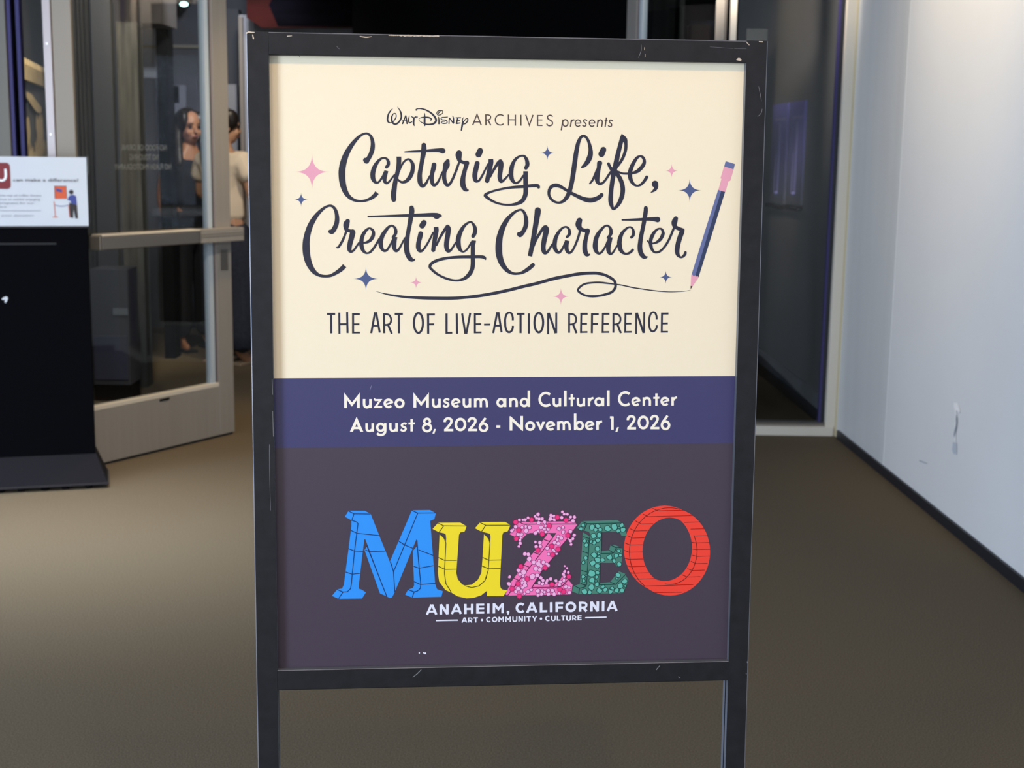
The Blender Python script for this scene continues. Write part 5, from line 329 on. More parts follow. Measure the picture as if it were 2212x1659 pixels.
 'logo_z_starline': '''P 7961 14505 37 28 -45 5 19 42 -43 -19 -4 46 -27 -38 -27 38 -5 -47 -42 19 19 -43 -46 -5 37 -27 -38 -28 46 -4 -19 -43 42 19 4 -46 28 38 26 -37 6 46 41 -18 -18 42 46 5|P 8448 14439 37 28 -45 4 19 43 -42 -20 -5 47 -27 -38 -27 37 -5 -46 -42 18 18 -42 -45 -6 37 -27 -38 -28 46 -4 -19 -43 42 20 4 -47 28 38 26 -37 5 46 42 -18 -18 42 46 6|P 9249 14370 38 28 -46 4 19 43 -42 -19 -4 46 -28 -38 -27 37 -5 -46 -42 18 18 -42 -46 -6 37 -27 -37 -28 46 -4 -20 -43 43 20 4 -47 27 38 27 -37 5 46 42 -18 -18 42 46 6|P 9514 14462 38 28 -46 5 20 43 -43 -20 -4 47 -28 -39 -26 38 -6 -47 -42 19 19 -43 -46 -5 37 -27 -38 -28 46 -4 -20 -43 43 19 4 -46 28 38 26 -38 6 47 42 -19 -19 43 46 5|P 8062 14763 37 28 -46 4 20 43 -43 -19 -4 46 -27 -38 -27 38 -5 -47 -42 19 18 -43 -45 -5 37 -27 -38 -28 46 -5 -19 -43 42 20 4 -46 28 38 26 -38 5 47 42 -19 -18 43 46 5|P 7982 15025 37 28 -45 4 19 43 -43 -20 -4 47 -27 -38 -27 37 -5 -46 -42 18 18 -42 -45 -6 37 -27 -38 -28 46 -4 -19 -43 42 19 4 -46 28 38 26 -37 5 46 42 -18 -18 42 46 6|P 8999 14635 38 28 -46 4 19 43 -42 -19 -4 46 -28 -38 -26 38 -6 -47 -42 19 19 -43 -46 -5 37 -28 -38 -27 46 -5 -19 -43 42 20 4 -47 28 38 26 -37 6 46 42 -18 -19 42 46 6|P 8788 14895 37 28 -45 5 19 43 -42 -20 -5 47 -27 -39 -27 38 -5 -47 -42 19 18 -43 -46 -5 37 -27 -37 -28 45 -5 -19 -43 42 20 5 -47 27 39 27 -38 5 47 42 -19 -18 43 46 5|P 9582 14944 37 29 -45 4 19 43 -43 -20 -4 47 -27 -38 -27 37 -6 -46 -42 18 19 -43 -46 -5 37 -27 -38 -28 46 -5 -20 -43 43 20 4 -47 28 39 26 -38 6 47 42 -19 -18 43 46 5|P 9079 15280 37 28 -46 4 20 44 -43 -20 -4 47 -28 -39 -26 38 -6 -47 -42 19 19 -43 -46 -6 37 -27 -38 -28 46 -4 -19 -43 42 19 4 -46 28 38 27 -38 5 47 42 -18 -18 42 46 6|P 9284 15378 38 28 -46 5 19 43 -42 -20 -5 47 -27 -38 -27 37 -5 -47 -42 19 18 -43 -46 -5 37 -28 -38 -28 46 -4 -19 -43 42 19 4 -46 28 38 27 -37 5 46 42 -18 -18 43 46 5|P 9115 15544 38 29 -46 4 19 43 -42 -20 -5 47 -27 -38 -27 37 -5 -46 -42 18 18 -43 -46 -5 37 -27 -38 -29 46 -4 -19 -43 42 20 5 -47 27 38 27 -37 5 47 42 -19 -18 43 46 5|P 8656 15398 37 28 -45 4 19 43 -43 -19 -4 46 -27 -38 -27 38 -5 -47 -42 18 18 -42 -46 -6 37 -27 -37 -28 45 -4 -19 -44 42 20 5 -47 27 39 27 -38 5 47 42 -19 -18 43 46 6|P 8133 15902 37 29 -46 4 19 43 -42 -19 -4 46 -28 -38 -26 37 -6 -46 -42 18 19 -43 -46 -5 37 -27 -38 -29 46 -4 -19 -43 42 20 5 -47 27 38 27 -37 5 47 42 -19 -18 43 46 5|P 8335 16300 37 28 -46 4 20 44 -43 -20 -4 47 -28 -39 -26 38 -6 -47 -42 18 19 -43 -46 -5 37 -27 -38 -29 46 -4 -19 -43 42 20 5 -47 27 38 27 -38 5 48 42 -19 -18 43 46 5|P 8049 16447 38 29 -46 4 19 43 -42 -19 -4 47 -28 -39 -27 38 -5 -47 -42 18 19 -43 -46 -5 37 -28 -38 -28 46 -4 -19 -44 42 20 5 -47 27 39 27 -38 5 47 42 -18 -18 43 46 5|P 7869 16608 38 29 -46 4 19 43 -42 -20 -5 47 -27 -38 -27 37 -5 -47 -42 19 18 -43 -46 -6 37 -27 -37 -28 46 -5 -19 -43 42 20 4 -47 28 39 26 -38 6 47 42 -19 -19 43 46 6|P 8097 16849 38 29 -46 4 19 43 -42 -20 -5 47 -27 -38 -27 38 -5 -48 -42 19 18 -43 -46 -6 37 -27 -37 -28 46 -5 -20 -43 43 20 4 -47 28 38 26 -37 6 47 42 -19 -19 43 46 6|P 8888 15959 38 28 -46 4 19 44 -42 -20 -5 47 -27 -39 -27 38 -5 -47 -42 18 18 -42 -46 -6 37 -27 -38 -29 46 -4 -19 -43 42 20 5 -47 27 38 27 -37 5 47 42 -19 -18 43 46 5|P 9105 16492 37 29 -46 4 20 44 -43 -20 -4 47 -28 -39 -27 38 -5 -47 -42 18 18 -43 -46 -5 37 -28 -38 -28 46 -4 -19 -44 43 20 4 -47 28 39 26 -38 6 47 42 -18 -18 42 46 6|P 9627 16246 38 29 -46 4 20 43 -43 -19 -4 47 -28 -39 -27 38 -5 -47 -42 18 18 -43 -46 -5 37 -28 -38 -28 46 -4 -19 -44 42 20 4 -47 28 39 27 -38 5 47 43 -19 -19 43 47 6|P 9350 16655 38 28 -46 4 19 44 -42 -20 -4 47 -28 -39 -27 38 -5 -47 -43 19 19 -43 -47 -6 38 -27 -38 -29 46 -4 -20 -44 43 20 4 -47 28 39 27 -38 5 47 43 -18 -19 43 46 5|P 9468 16725 38 28 -47 4 20 44 -43 -20 -4 47 -28 -39 -27 38 -5 -47 -42 19 18 -43 -46 -6 37 -27 -38 -29 46 -4 -19 -44 42 20 5 -47 27 39 27 -38 6 47 42 -18 -18 43 46 5''',
 'logo_z_star': '''P 7952 14505 32 24 -39 4 16 37 -36 -17 -4 40 -23 -33 -23 33 -5 -40 -36 16 16 -37 -39 -5 32 -23 -33 -24 40 -4 -17 -37 36 17 4 -40 24 33 23 -32 4 40 36 -16 -16 36 40 5|P 8439 14439 32 24 -39 3 16 37 -36 -16 -4 40 -23 -33 -23 32 -5 -40 -36 16 16 -37 -39 -4 31 -24 -32 -24 39 -4 -16 -36 36 16 4 -40 24 33 23 -32 4 40 36 -16 -16 37 40 4|P 9240 14370 33 24 -40 4 17 37 -37 -17 -3 40 -24 -33 -23 32 -5 -40 -36 16 16 -37 -40 -4 32 -24 -32 -24 39 -3 -16 -37 36 16 4 -40 23 33 23 -32 5 40 36 -16 -16 37 40 4|P 9506 14462 32 24 -39 4 16 37 -36 -17 -4 40 -24 -33 -23 33 -4 -40 -36 16 15 -37 -39 -5 31 -23 -32 -24 39 -4 -16 -37 36 17 4 -40 24 33 23 -33 4 40 37 -15 -16 36 39 5|P 8053 14763 32 24 -39 4 16 37 -36 -17 -4 40 -23 -33 -23 33 -5 -41 -36 16 16 -36 -39 -5 31 -23 -32 -24 39 -4 -16 -37 36 17 4 -40 24 33 23 -33 4 40 36 -16 -16 37 40 5|P 7973 15025 32 24 -39 3 16 38 -36 -17 -4 40 -23 -33 -23 32 -5 -40 -36 16 16 -37 -39 -5 31 -23 -32 -24 39 -4 -16 -37 36 17 4 -40 24 33 23 -32 4 40 36 -16 -16 37 40 4|P 8990 14635 33 24 -40 4 17 37 -36 -17 -4 40 -24 -33 -23 32 -4 -40 -37 16 16 -36 -39 -5 31 -23 -32 -25 39 -3 -16 -37 36 17 4 -41 24 33 23 -32 4 40 36 -16 -15 37 39 5|P 8779 14895 32 24 -39 4 16 37 -36 -17 -4 40 -23 -33 -23 33 -5 -40 -36 15 16 -36 -40 -5 32 -23 -32 -24 39 -4 -16 -37 36 17 4 -41 23 33 23 -32 5 40 36 -16 -16 37 40 5|P 9573 14944 32 25 -39 3 17 37 -37 -16 -4 40 -24 -33 -23 32 -4 -40 -36 16 15 -37 -39 -5 31 -23 -32 -24 40 -4 -17 -37 36 17 4 -40 24 33 23 -33 5 40 36 -16 -16 37 40 5|P 9070 15280 32 24 -39 4 16 37 -36 -17 -4 40 -24 -33 -23 33 -4 -41 -36 16 15 -36 -39 -5 32 -24 -33 -24 40 -4 -17 -37 37 17 3 -40 24 33 23 -32 5 40 36 -16 -16 37 40 4|P 9275 15378 33 24 -40 4 17 37 -37 -17 -4 41 -23 -33 -23 32 -5 -40 -36 16 15 -37 -39 -5 32 -23 -33 -25 40 -3 -17 -38 37 17 3 -40 24 33 23 -32 5 40 36 -16 -16 37 40 5|P 9106 15544 33 25 -40 3 17 38 -37 -17 -4 40 -23 -33 -23 32 -5 -40 -36 16 16 -37 -40 -5 32 -23 -33 -25 40 -3 -17 -38 37 17 3 -40 24 33 23 -32 5 40 36 -16 -16 37 40 5|P 8647 15398 32 24 -39 4 17 37 -37 -17 -4 40 -23 -33 -23 32 -5 -40 -36 16 16 -37 -40 -5 32 -23 -32 -24 39 -4 -17 -37 37 17 4 -40 23 33 23 -33 5 41 36 -16 -16 36 40 5|P 8124 15902 32 25 -39 3 16 38 -36 -17 -4 40 -24 -33 -23 32 -4 -40 -36 16 15 -37 -39 -5 32 -23 -33 -25 40 -3 -17 -38 37 17 4 -40 23 33 23 -32 5 40 36 -16 -16 37 40 5|P 8326 16300 32 24 -39 4 16 37 -36 -17 -4 40 -24 -33 -23 33 -4 -41 -37 16 16 -37 -39 -5 32 -23 -33 -25 40 -3 -17 -38 37 17 3 -40 24 33 23 -32 5 40 36 -16 -16 37 40 5|P 8041 16447 32 25 -39 3 16 38 -36 -17 -4 40 -24 -33 -23 32 -5 -40 -36 16 16 -37 -39 -5 32 -23 -33 -25 40 -4 -17 -37 37 17 3 -40 24 33 23 -33 5 41 36 -16 -16 37 40 5|P 7860 16608 33 24 -40 4 17 38 -37 -18 -4 41 -23 -33 -23 32 -5 -40 -36 16 16 -37 -40 -5 32 -24 -32 -24 39 -4 -16 -37 36 17 4 -41 24 34 23 -33 4 41 37 -16 -16 37 39 5|P 8088 16849 33 25 -40 3 17 38 -37 -18 -4 41 -23 -33 -23 32 -5 -40 -36 16 16 -37 -40 -5 32 -24 -32 -24 39 -4 -16 -38 36 18 4 -41 24 34 23 -33 4 41 37 -16 -16 37 39 5|P 8879 15959 33 24 -40 4 17 37 -37 -17 -3 40 -24 -33 -23 33 -5 -41 -36 16 16 -37 -40 -5 32 -23 -33 -24 40 -4 -17 -38 37 18 4 -41 23 33 24 -32 4 40 36 -16 -15 37 39 5|P 9096 16492 32 25 -39 3 16 38 -36 -17 -4 40 -24 -33 -23 33 -5 -41 -36 16 16 -37 -40 -5 32 -24 -33 -24 40 -4 -17 -37 37 17 4 -41 24 34 23 -33 4 41 37 -16 -16 37 40 5|P 9618 16246 33 25 -40 3 17 38 -37 -17 -3 40 -24 -33 -23 32 -5 -40 -36 16 15 -37 -39 -5 32 -24 -33 -24 40 -4 -17 -37 37 17 3 -41 24 34 23 -33 5 41 36 -16 -15 37 40 5|P 9341 16655 33 24 -40 4 17 37 -37 -17 -3 41 -24 -34 -23 33 -5 -41 -36 16 15 -37 -40 -5 33 -23 -33 -25 40 -3 -17 -38 37 17 3 -40 24 33 23 -33 5 41 36 -16 -15 37 39 5|P 9459 16724 32 25 -39 4 16 37 -36 -17 -4 41 -24 -34 -23 33 -5 -41 -36 16 16 -37 -40 -5 32 -23 -33 -25 40 -4 -17 -37 37 17 4 -41 23 34 24 -33 4 41 37 -16 -16 37 40 5''',
 'logo_e': '''P 10101 14582 1081 -9 75 31 90 378 -158 3 -60 -114 -83 -27 -479 11 -5 679 364 -8 66 -36 39 -134 191 27 -23 564 -158 -2 -43 -110 -464 -7 -14 691 507 0 302 -308 103 179 -150 412 -1412 11 31 -177 116 -15 82 -50 23 -67 76 -1511 -1 -101 -26 -50 -165 -44''',
 'logo_e_side': '''P 9944 14513 160 69 -95 219 -218 -81|P 9960 14505 1079 -24 151 97 -1089 7|P 9982 14856 141 86 79 67 -74 1504 -213 -29 20 -370 34 -1041|P 9751 16549 164 -65 204 88 -218 64|P 9726 16549 178 87 -30 172 -203 -83|P 10569 15459 223 -23 142 93 -372 8|P 10855 15269 179 87 -64 153 -162 -86|P 10963 15262 200 82 -129 20 -170 -88|P 10536 16477 307 -29 187 74 -509 9|P 11127 16106 205 88 -302 331 -174 -82''',
 'logo_e_line': '''Sj 9960 14514 22 141 68 22 1081 -7 22|Sj 10101 14582 22 -92 216 22|Sj 9984 14990 22 199 61 22|Sj 9974 15455 22 183 65 22|Sj 9950 16055 22 183 62 22|Sj 9932 16467 22 183 79 22|Sj 10198 15009 22 -15 50 22 -61 1445 22 -40 76 22 -181 47 22 -150 -75 22|Sj 9901 16627 22 -22 177 22|Sj 10559 14855 22 3 676 22 364 -5 22 41 -28 22 64 -142 22 -167 -83 22|Sj 11031 15356 22 132 -12 22|Sj 10808 15428 22 118 86 22|Sj 10534 15828 22 -13 696 22 506 -2 22 302 -308 22|Sj 10859 16443 22 168 76 22|Sc 9972 14582 17 48 -16 17 18 48 17 0 40 17 -31 25 17 -42 5 17 -34 -33 17 -3 -51 17|Sc 9953 14796 17 -48 -4 17 -44 -17 17 -3 -48 17 22 -39 17 44 -2 17 46 14 17 -2 50 17|Sc 10248 14611 17 63 10 17 35 58 17 -20 62 17 -53 44 17 -71 -19 17 -18 -68 17 13 -58 17|Sc 10471 14610 17 35 36 17 -7 52 17 -38 45 17 -51 -30 17 -42 -35 17 6 -58 17 47 -34 17|Sc 10446 14779 17 -30 39 17 -39 28 17 -45 -24 17 -14 -46 17 10 -48 17 47 -15 17 41 25 17|Sc 10492 14713 17 51 0 17 32 41 17 1 53 17 -45 20 17 -45 4 17 -22 -41 17 -14 -48 17|Sc 10745 14642 17 59 48 17 45 52 17 -22 68 17 -64 20 17 -60 -18 17 -57 -55 17 27 -78 17|Sc 10979 14797 17 -80 -28 17 -33 -72 17 9 -78 17 71 -25 17 68 17 17 27 63 17 6 76 17|Sc 11076 14711 17 17 -16 17 23 0 17 16 16 17 6 24 17 -19 14 17 -22 3 17 -20 -15 17|Sc 11122 14679 17 10 -53 17 26 -39 17 53 -18 17 31 49 17 2 46 17 -29 33 17 -49 22 17|Sc 11289 14831 17 -50 29 17 -62 -6 17 -25 -59 17 12 -58 17 53 -16 17 60 -5 17 33 57 17|Sc 11030 14784 17 44 -23 17 49 8 17 31 42 17 -14 49 17 -43 12 17 -48 8 17 -32 -44 17|Sc 10342 15042 17 -63 6 17 -38 -52 17 -8 -64 17 52 -37 17 61 -1 17 36 49 17 13 64 17|Sc 10469 15037 17 -45 -44 17 -3 -55 17 17 -61 17 67 -9 17 50 43 17 -2 60 17 -27 48 17|Sc 10196 15174 17 4 -38 17 19 -32 17 42 -7 17 32 31 17 6 46 17 -32 31 17 -44 3 17|Sc 10370 15111 17 34 48 17 -14 52 17 -37 37 17 -54 -7 17 -39 -42 17 10 -57 17 44 -27 17|Sc 10472 15174 17 -49 -1 17 -46 -29 17 -5 -59 17 46 -30 17 50 -9 17 48 35 17 -9 57 17|Sc 10506 15419 17 -53 29 17 -54 -16 17 -35 -44 17 16 -52 17 39 -32 17 57 3 17 26 52 17|Sc 10428 15569 17 -18 72 17 -73 23 17 -56 -44 17 -42 -61 17 50 -50 17 52 -21 17 49 28 17|Sc 10520 15557 17 -21 27 17 -33 -3 17 -28 -20 17 3 -35 17 17 -30 17 36 4 17 24 24 17|Sc 10525 15654 17 -35 5 17 -34 -18 17 3 -38 17 18 -27 17 35 -14 17 22 32 17 13 32 17|Sc 10465 15818 17 -66 -12 17 -26 -58 17 -11 -65 17 58 -32 17 60 12 17 53 45 17 -11 71 17|Sc 10268 15926 17 -41 -57 17 -21 -64 17 51 -41 17 62 -23 17 66 42 17 0 78 17 -54 39 17|Sc 10362 15932 17 20 -60 17 57 -18 17 55 16 17 32 54 17 -28 51 17 -46 43 17 -57 -34 17|Sc 10598 15796 17 -44 -22 17 -28 -53 17 43 -39 17 47 -5 17 44 21 17 28 54 17 -46 34 17|Sc 10790 15718 17 -51 -40 17 11 -66 17 52 -29 17 65 -16 17 31 62 17 6 66 17 -54 37 17|Sc 11065 15546 17 34 37 17 -4 51 17 -41 31 17 -58 7 17 -32 -54 17 10 -54 17 40 -37 17|Sc 11175 15541 17 29 30 17 5 43 17 -29 31 17 -41 -3 17 -30 -28 17 4 -38 17 21 -32 17|Sc 11134 15409 17 25 34 17 -1 44 17 -37 26 17 -40 -16 17 -28 -31 17 1 -46 17 42 -13 17|Sc 11023 15813 17 -48 32 17 -45 -33 17 -22 -38 17 -1 -51 17 47 -18 17 52 5 17 12 50 17|Sc 11067 15902 17 -6 -49 17 31 -45 17 56 4 17 48 36 17 1 62 17 -44 38 17 -58 5 17|Sc 10319 16256 17 -79 2 17 -71 -43 17 9 -81 17 27 -83 17 88 11 17 76 42 17 18 94 17|Sc 10496 16093 17 23 48 17 -25 51 17 -53 -7 17 -48 -14 17 -14 -52 17 30 -41 17 46 -7 17|Sc 10456 16319 17 -42 15 17 -30 -35 17 -3 -39 17 18 -37 17 42 -2 17 35 24 17 4 42 17|Sc 10277 16444 17 -68 -14 17 -14 -73 17 43 -50 17 59 -23 17 60 35 17 15 67 17 -25 69 17|Sc 10409 16361 17 27 10 17 17 27 17 -16 26 17 -24 23 17 -24 -23 17 -18 -24 17 12 -27 17|Sc 10376 16516 17 15 -47 17 46 -40 17 58 32 17 9 59 17 -15 52 17 -51 8 17 -45 -18 17|Sc 10302 16691 17 -74 -21 17 -46 -46 17 3 -62 17 39 -43 17 69 -30 17 53 62 17 9 80 17|Sc 10054 15069 17 29 39 17 3 41 17 -24 33 17 -41 -1 17 -32 -24 17 -16 -45 17 34 -33 17|Sc 10162 15136 17 -5 24 17 -24 8 17 -23 -12 17 -8 -24 17 9 -25 17 25 -4 17 20 12 17|Sc 10033 15239 17 34 -32 17 46 -9 17 42 29 17 -2 51 17 -29 34 17 -47 8 17 -40 -30 17|Sc 10127 15631 17 15 48 17 -31 40 17 -49 4 17 -33 -33 17 -9 -43 17 27 -35 17 44 -12 17|Sc 10034 15750 17 25 42 17 -3 42 17 -30 25 17 -43 10 17 -25 -38 17 5 -40 17 24 -32 17|Sc 10023 16312 17 -46 0 17 -26 -42 17 14 -44 17 32 -34 17 43 21 17 39 32 17 -24 43 17|Sc 10072 16212 17 17 -18 17 24 4 17 20 15 17 -2 26 17 -17 17 17 -22 -7 17 -15 -14 17|Sc 9975 16406 17 10 -38 17 21 -36 17 41 10 17 29 28 17 0 42 17 -28 34 17 -42 -13 17|Sc 11018 16205 17 33 -52 17 59 0 17 45 33 17 16 56 17 -30 51 17 -61 12 17 -39 -45 17|Sc 11026 16356 17 2 -32 17 20 -21 17 32 -15 17 17 33 17 10 30 17 -23 23 17 -30 -3 17|Sc 11306 16504 17 -57 -20 17 -38 -60 17 48 -48 17 51 -26 17 64 19 17 22 67 17 -41 47 17|Sc 11198 16644 17 -71 4 17 -30 -69 17 17 -61 17 48 -41 17 65 14 17 28 58 17 4 68 17|Sc 11313 16543 17 28 0 17 24 20 17 3 32 17 -25 19 17 -27 -8 17 -23 -15 17 -2 -29 17|Sc 11202 16783 17 -31 -44 17 -6 -52 17 38 -37 17 55 0 17 44 39 17 -5 58 17 -39 39 17|Sc 11037 16654 17 53 -15 17 46 39 17 -8 55 17 -20 55 17 -58 -10 17 -46 -30 17 -7 -57 17|Sc 10843 16666 17 56 9 17 50 35 17 -12 58 17 -36 40 17 -60 9 17 -29 -54 17 -10 -55 17|Sc 10964 16618 17 22 43 17 -31 39 17 -47 4 17 -44 -26 17 -10 -52 17 39 -28 17 41 -13 17|Sc 10649 16643 17 42 -39 17 58 15 17 35 47 17 -25 47 17 -32 35 17 -56 1 17 -36 -49 17|Sc 10628 16535 17 45 2 17 21 42 17 -6 46 17 -39 24 17 -47 -7 17 -25 -43 17 5 -50 17|Sc 10442 16728 17 8 -67 17 57 -34 17 55 29 17 58 41 17 -31 63 17 -49 38 17 -55 -27 17|Sc 10095 16826 17 -70 -19 17 -46 -43 17 -19 -69 17 58 -37 17 64 -15 17 50 52 17 14 73 17|Sc 10163 16774 17 6 -50 17 37 -34 17 47 16 17 30 34 17 -3 47 17 -35 34 17 -56 4 17''',
 'logo_e_stone': '''P 9972 14582 48 -16 18 48 0 40 -31 25 -42 5 -34 -33 -3 -51|P 9953 14796 -48 -4 -44 -17 -3 -48 22 -39 44 -2 46 14 -2 50|P 10248 14611 63 10 35 58 -20 62 -53 44 -71 -19 -18 -68 13 -58|P 10471 14610 35 36 -7 52 -38 45 -51 -30 -42 -35 6 -58 47 -34|P 10446 14779 -30 39 -39 28 -45 -24 -14 -46 10 -48 47 -15 41 25|P 10492 14713 51 0 32 41 1 53 -45 20 -45 4 -22 -41 -14 -48|P 10745 14642 59 48 45 52 -22 68 -64 20 -60 -18 -57 -55 27 -78|P 10979 14797 -80 -28 -33 -72 9 -78 71 -25 68 17 27 63 6 76|P 11076 14711 17 -16 23 0 16 16 6 24 -19 14 -22 3 -20 -15|P 11122 14679 10 -53 26 -39 53 -18 31 49 2 46 -29 33 -49 22|P 11289 14831 -50 29 -62 -6 -25 -59 12 -58 53 -16 60 -5 33 57|P 11030 14784 44 -23 49 8 31 42 -14 49 -43 12 -48 8 -32 -44|P 10342 15042 -63 6 -38 -52 -8 -64 52 -37 61 -1 36 49 13 64|P 10469 15037 -45 -44 -3 -55 17 -61 67 -9 50 43 -2 60 -27 48|P 10196 15174 4 -38 19 -32 42 -7 32 31 6 46 -32 31 -44 3|P 10370 15111 34 48 -14 52 -37 37 -54 -7 -39 -42 10 -57 44 -27|P 10472 15174 -49 -1 -46 -29 -5 -59 46 -30 50 -9 48 35 -9 57|P 10506 15419 -53 29 -54 -16 -35 -44 16 -52 39 -32 57 3 26 52|P 10428 15569 -18 72 -73 23 -56 -44 -42 -61 50 -50 52 -21 49 28|P 10520 15557 -21 27 -33 -3 -28 -20 3 -35 17 -30 36 4 24 24|P 10525 15654 -35 5 -34 -18 3 -38 18 -27 35 -14 22 32 13 32|P 10465 15818 -66 -12 -26 -58 -11 -65 58 -32 60 12 53 45 -11 71|P 10268 15926 -41 -57 -21 -64 51 -41 62 -23 66 42 0 78 -54 39|P 10362 15932 20 -60 57 -18 55 16 32 54 -28 51 -46 43 -57 -34|P 10598 15796 -44 -22 -28 -53 43 -39 47 -5 44 21 28 54 -46 34|P 10790 15718 -51 -40 11 -66 52 -29 65 -16 31 62 6 66 -54 37|P 11065 15546 34 37 -4 51 -41 31 -58 7 -32 -54 10 -54 40 -37|P 11175 15541 29 30 5 43 -29 31 -41 -3 -30 -28 4 -38 21 -32|P 11134 15409 25 34 -1 44 -37 26 -40 -16 -28 -31 1 -46 42 -13|P 11023 15813 -48 32 -45 -33 -22 -38 -1 -51 47 -18 52 5 12 50|P 11067 15902 -6 -49 31 -45 56 4 48 36 1 62 -44 38 -58 5|P 10319 16256 -79 2 -71 -43 9 -81 27 -83 88 11 76 42 18 94|P 10496 16093 23 48 -25 51 -53 -7 -48 -14 -14 -52 30 -41 46 -7|P 10456 16319 -42 15 -30 -35 -3 -39 18 -37 42 -2 35 24 4 42|P 10277 16444 -68 -14 -14 -73 43 -50 59 -23 60 35 15 67 -25 69|P 10409 16361 27 10 17 27 -16 26 -24 23 -24 -23 -18 -24 12 -27|P 10376 16516 15 -47 46 -40 58 32 9 59 -15 52 -51 8 -45 -18|P 10302 16691 -74 -21 -46 -46 3 -62 39 -43 69 -30 53 62 9 80|P 10054 15069 29 39 3 41 -24 33 -41 -1 -32 -24 -16 -45 34 -33|P 10162 15136 -5 24 -24 8 -23 -12 -8 -24 9 -25 25 -4 20 12|P 10033 15239 34 -32 46 -9 42 29 -2 51 -29 34 -47 8 -40 -30|P 10127 15631 15 48 -31 40 -49 4 -33 -33 -9 -43 27 -35 44 -12|P 10034 15750 25 42 -3 42 -30 25 -43 10 -25 -38 5 -40 24 -32|P 10023 16312 -46 0 -26 -42 14 -44 32 -34 43 21 39 32 -24 43|P 10072 16212 17 -18 24 4 20 15 -2 26 -17 17 -22 -7 -15 -14|P 9975 16406 10 -38 21 -36 41 10 29 28 0 42 -28 34 -42 -13|P 11018 16205 33 -52 59 0 45 33 16 56 -30 51 -61 12 -39 -45|P 11026 16356 2 -32 20 -21 32 -15 17 33 10 30 -23 23 -30 -3|P 11306 16504 -57 -20 -38 -60 48 -48 51 -26 64 19 22 67 -41 47|P 11198 16644 -71 4 -30 -69 17 -61 48 -41 65 14 28 58 4 68|P 11313 16543 28 0 24 20 3 32 -25 19 -27 -8 -23 -15 -2 -29|P 11202 16783 -31 -44 -6 -52 38 -37 55 0 44 39 -5 58 -39 39|P 11037 16654 53 -15 46 39 -8 55 -20 55 -58 -10 -46 -30 -7 -57|P 10843 16666 56 9 50 35 -12 58 -36 40 -60 9 -29 -54 -10 -55|P 10964 16618 22 43 -31 39 -47 4 -44 -26 -10 -52 39 -28 41 -13|P 10649 16643 42 -39 58 15 35 47 -25 47 -32 35 -56 1 -36 -49|P 10628 16535 45 2 21 42 -6 46 -39 24 -47 -7 -25 -43 5 -50|P 10442 16728 8 -67 57 -34 55 29 58 41 -31 63 -49 38 -55 -27|P 10095 16826 -70 -19 -46 -43 -19 -69 58 -37 64 -15 50 52 14 73|P 10163 16774 6 -50 37 -34 47 16 30 34 -3 47 -35 34 -56 4''',
 'logo_o': '''R 13984 15523 -415 -30 409 213 -413 -74 386 253 -404 -117 355 291 -388 -159 318 323 -365 -199 276 350 -335 -235 229 372 -301 -268 178 388 -260 -297 124 397 -216 -321 68 400 -168 -339 11 396 -116 -353 -47 386 -63 -360 -103 369 -9 -362 -158 348 46 -359 -210 320 99 -349 -259 287 151 -334 -302 250 200 -313 -340 209 245 -288 -372 165 286 -258 -399 118 323 -224 -418 70 353 -187 -429 22 377 -147 -434 -27 395 -106 -431 -74 407 -62 -421 -120 410 -19 -403 -163 408 25 -379 -203 398 67 -349 -239 382 109 -312 -271 359 147 -270 -297 329 183 -223 -318 295 215 -174 -333 256 243 -120 -342 211 267 -65 -346 163 286 -8 -342 113 299 48 -333 61 307 104 -317 7 309 159 -295 -47 306 210 -269 -99 297 257 -237 -150 282 301 -200 -199 263 340 -160 -245 238 373 -117 -287 209 400 -70 -323 175 420 -23 -355 139 433 26 -380 99 438 75 -399 57 436 123 -410 14''',
 'logo_o_side': '''R 13841 15437 -432 -49 426 230 -430 -91 402 268 -420 -132 370 304 -403 -172 332 334 -379 -210 289 360 -348 -245 240 380 -312 -276 188 394 -270 -303 132 402 -224 -326 74 404 -173 -344 14 400 -120 -357 -45 390 -64 -364 -104 373 -8 -366 -161 352 48 -363 -214 324 103 -353 -264 292 157 -338 -310 255 208 -318 -350 215 255 -294 -384 172 298 -265 -411 127 335 -233 -431 81 367 -198 -445 35 393 -160 -450 -12 411 -120 -447 -58 422 -79 -436 -101 426 -37 -419 -143 424 5 -394 -181 413 45 -363 -214 396 84 -325 -245 372 121 -282 -269 341 155 -234 -288 306 186 -183 -303 265 213 -128 -311 219 235 -71 -313 169 253 -11 -309 116 266 47 -299 62 273 105 -283 6 276 161 -262 -49 272 214 -235 -104 263 265 -204 -158 250 310 -169 -208 231 350 -130 -255 208 385 -87 -299 179 413 -43 -337 148 435 3 -369 113 448 50 -396 75 455 97 -415 35 452 143 -427 -7''',
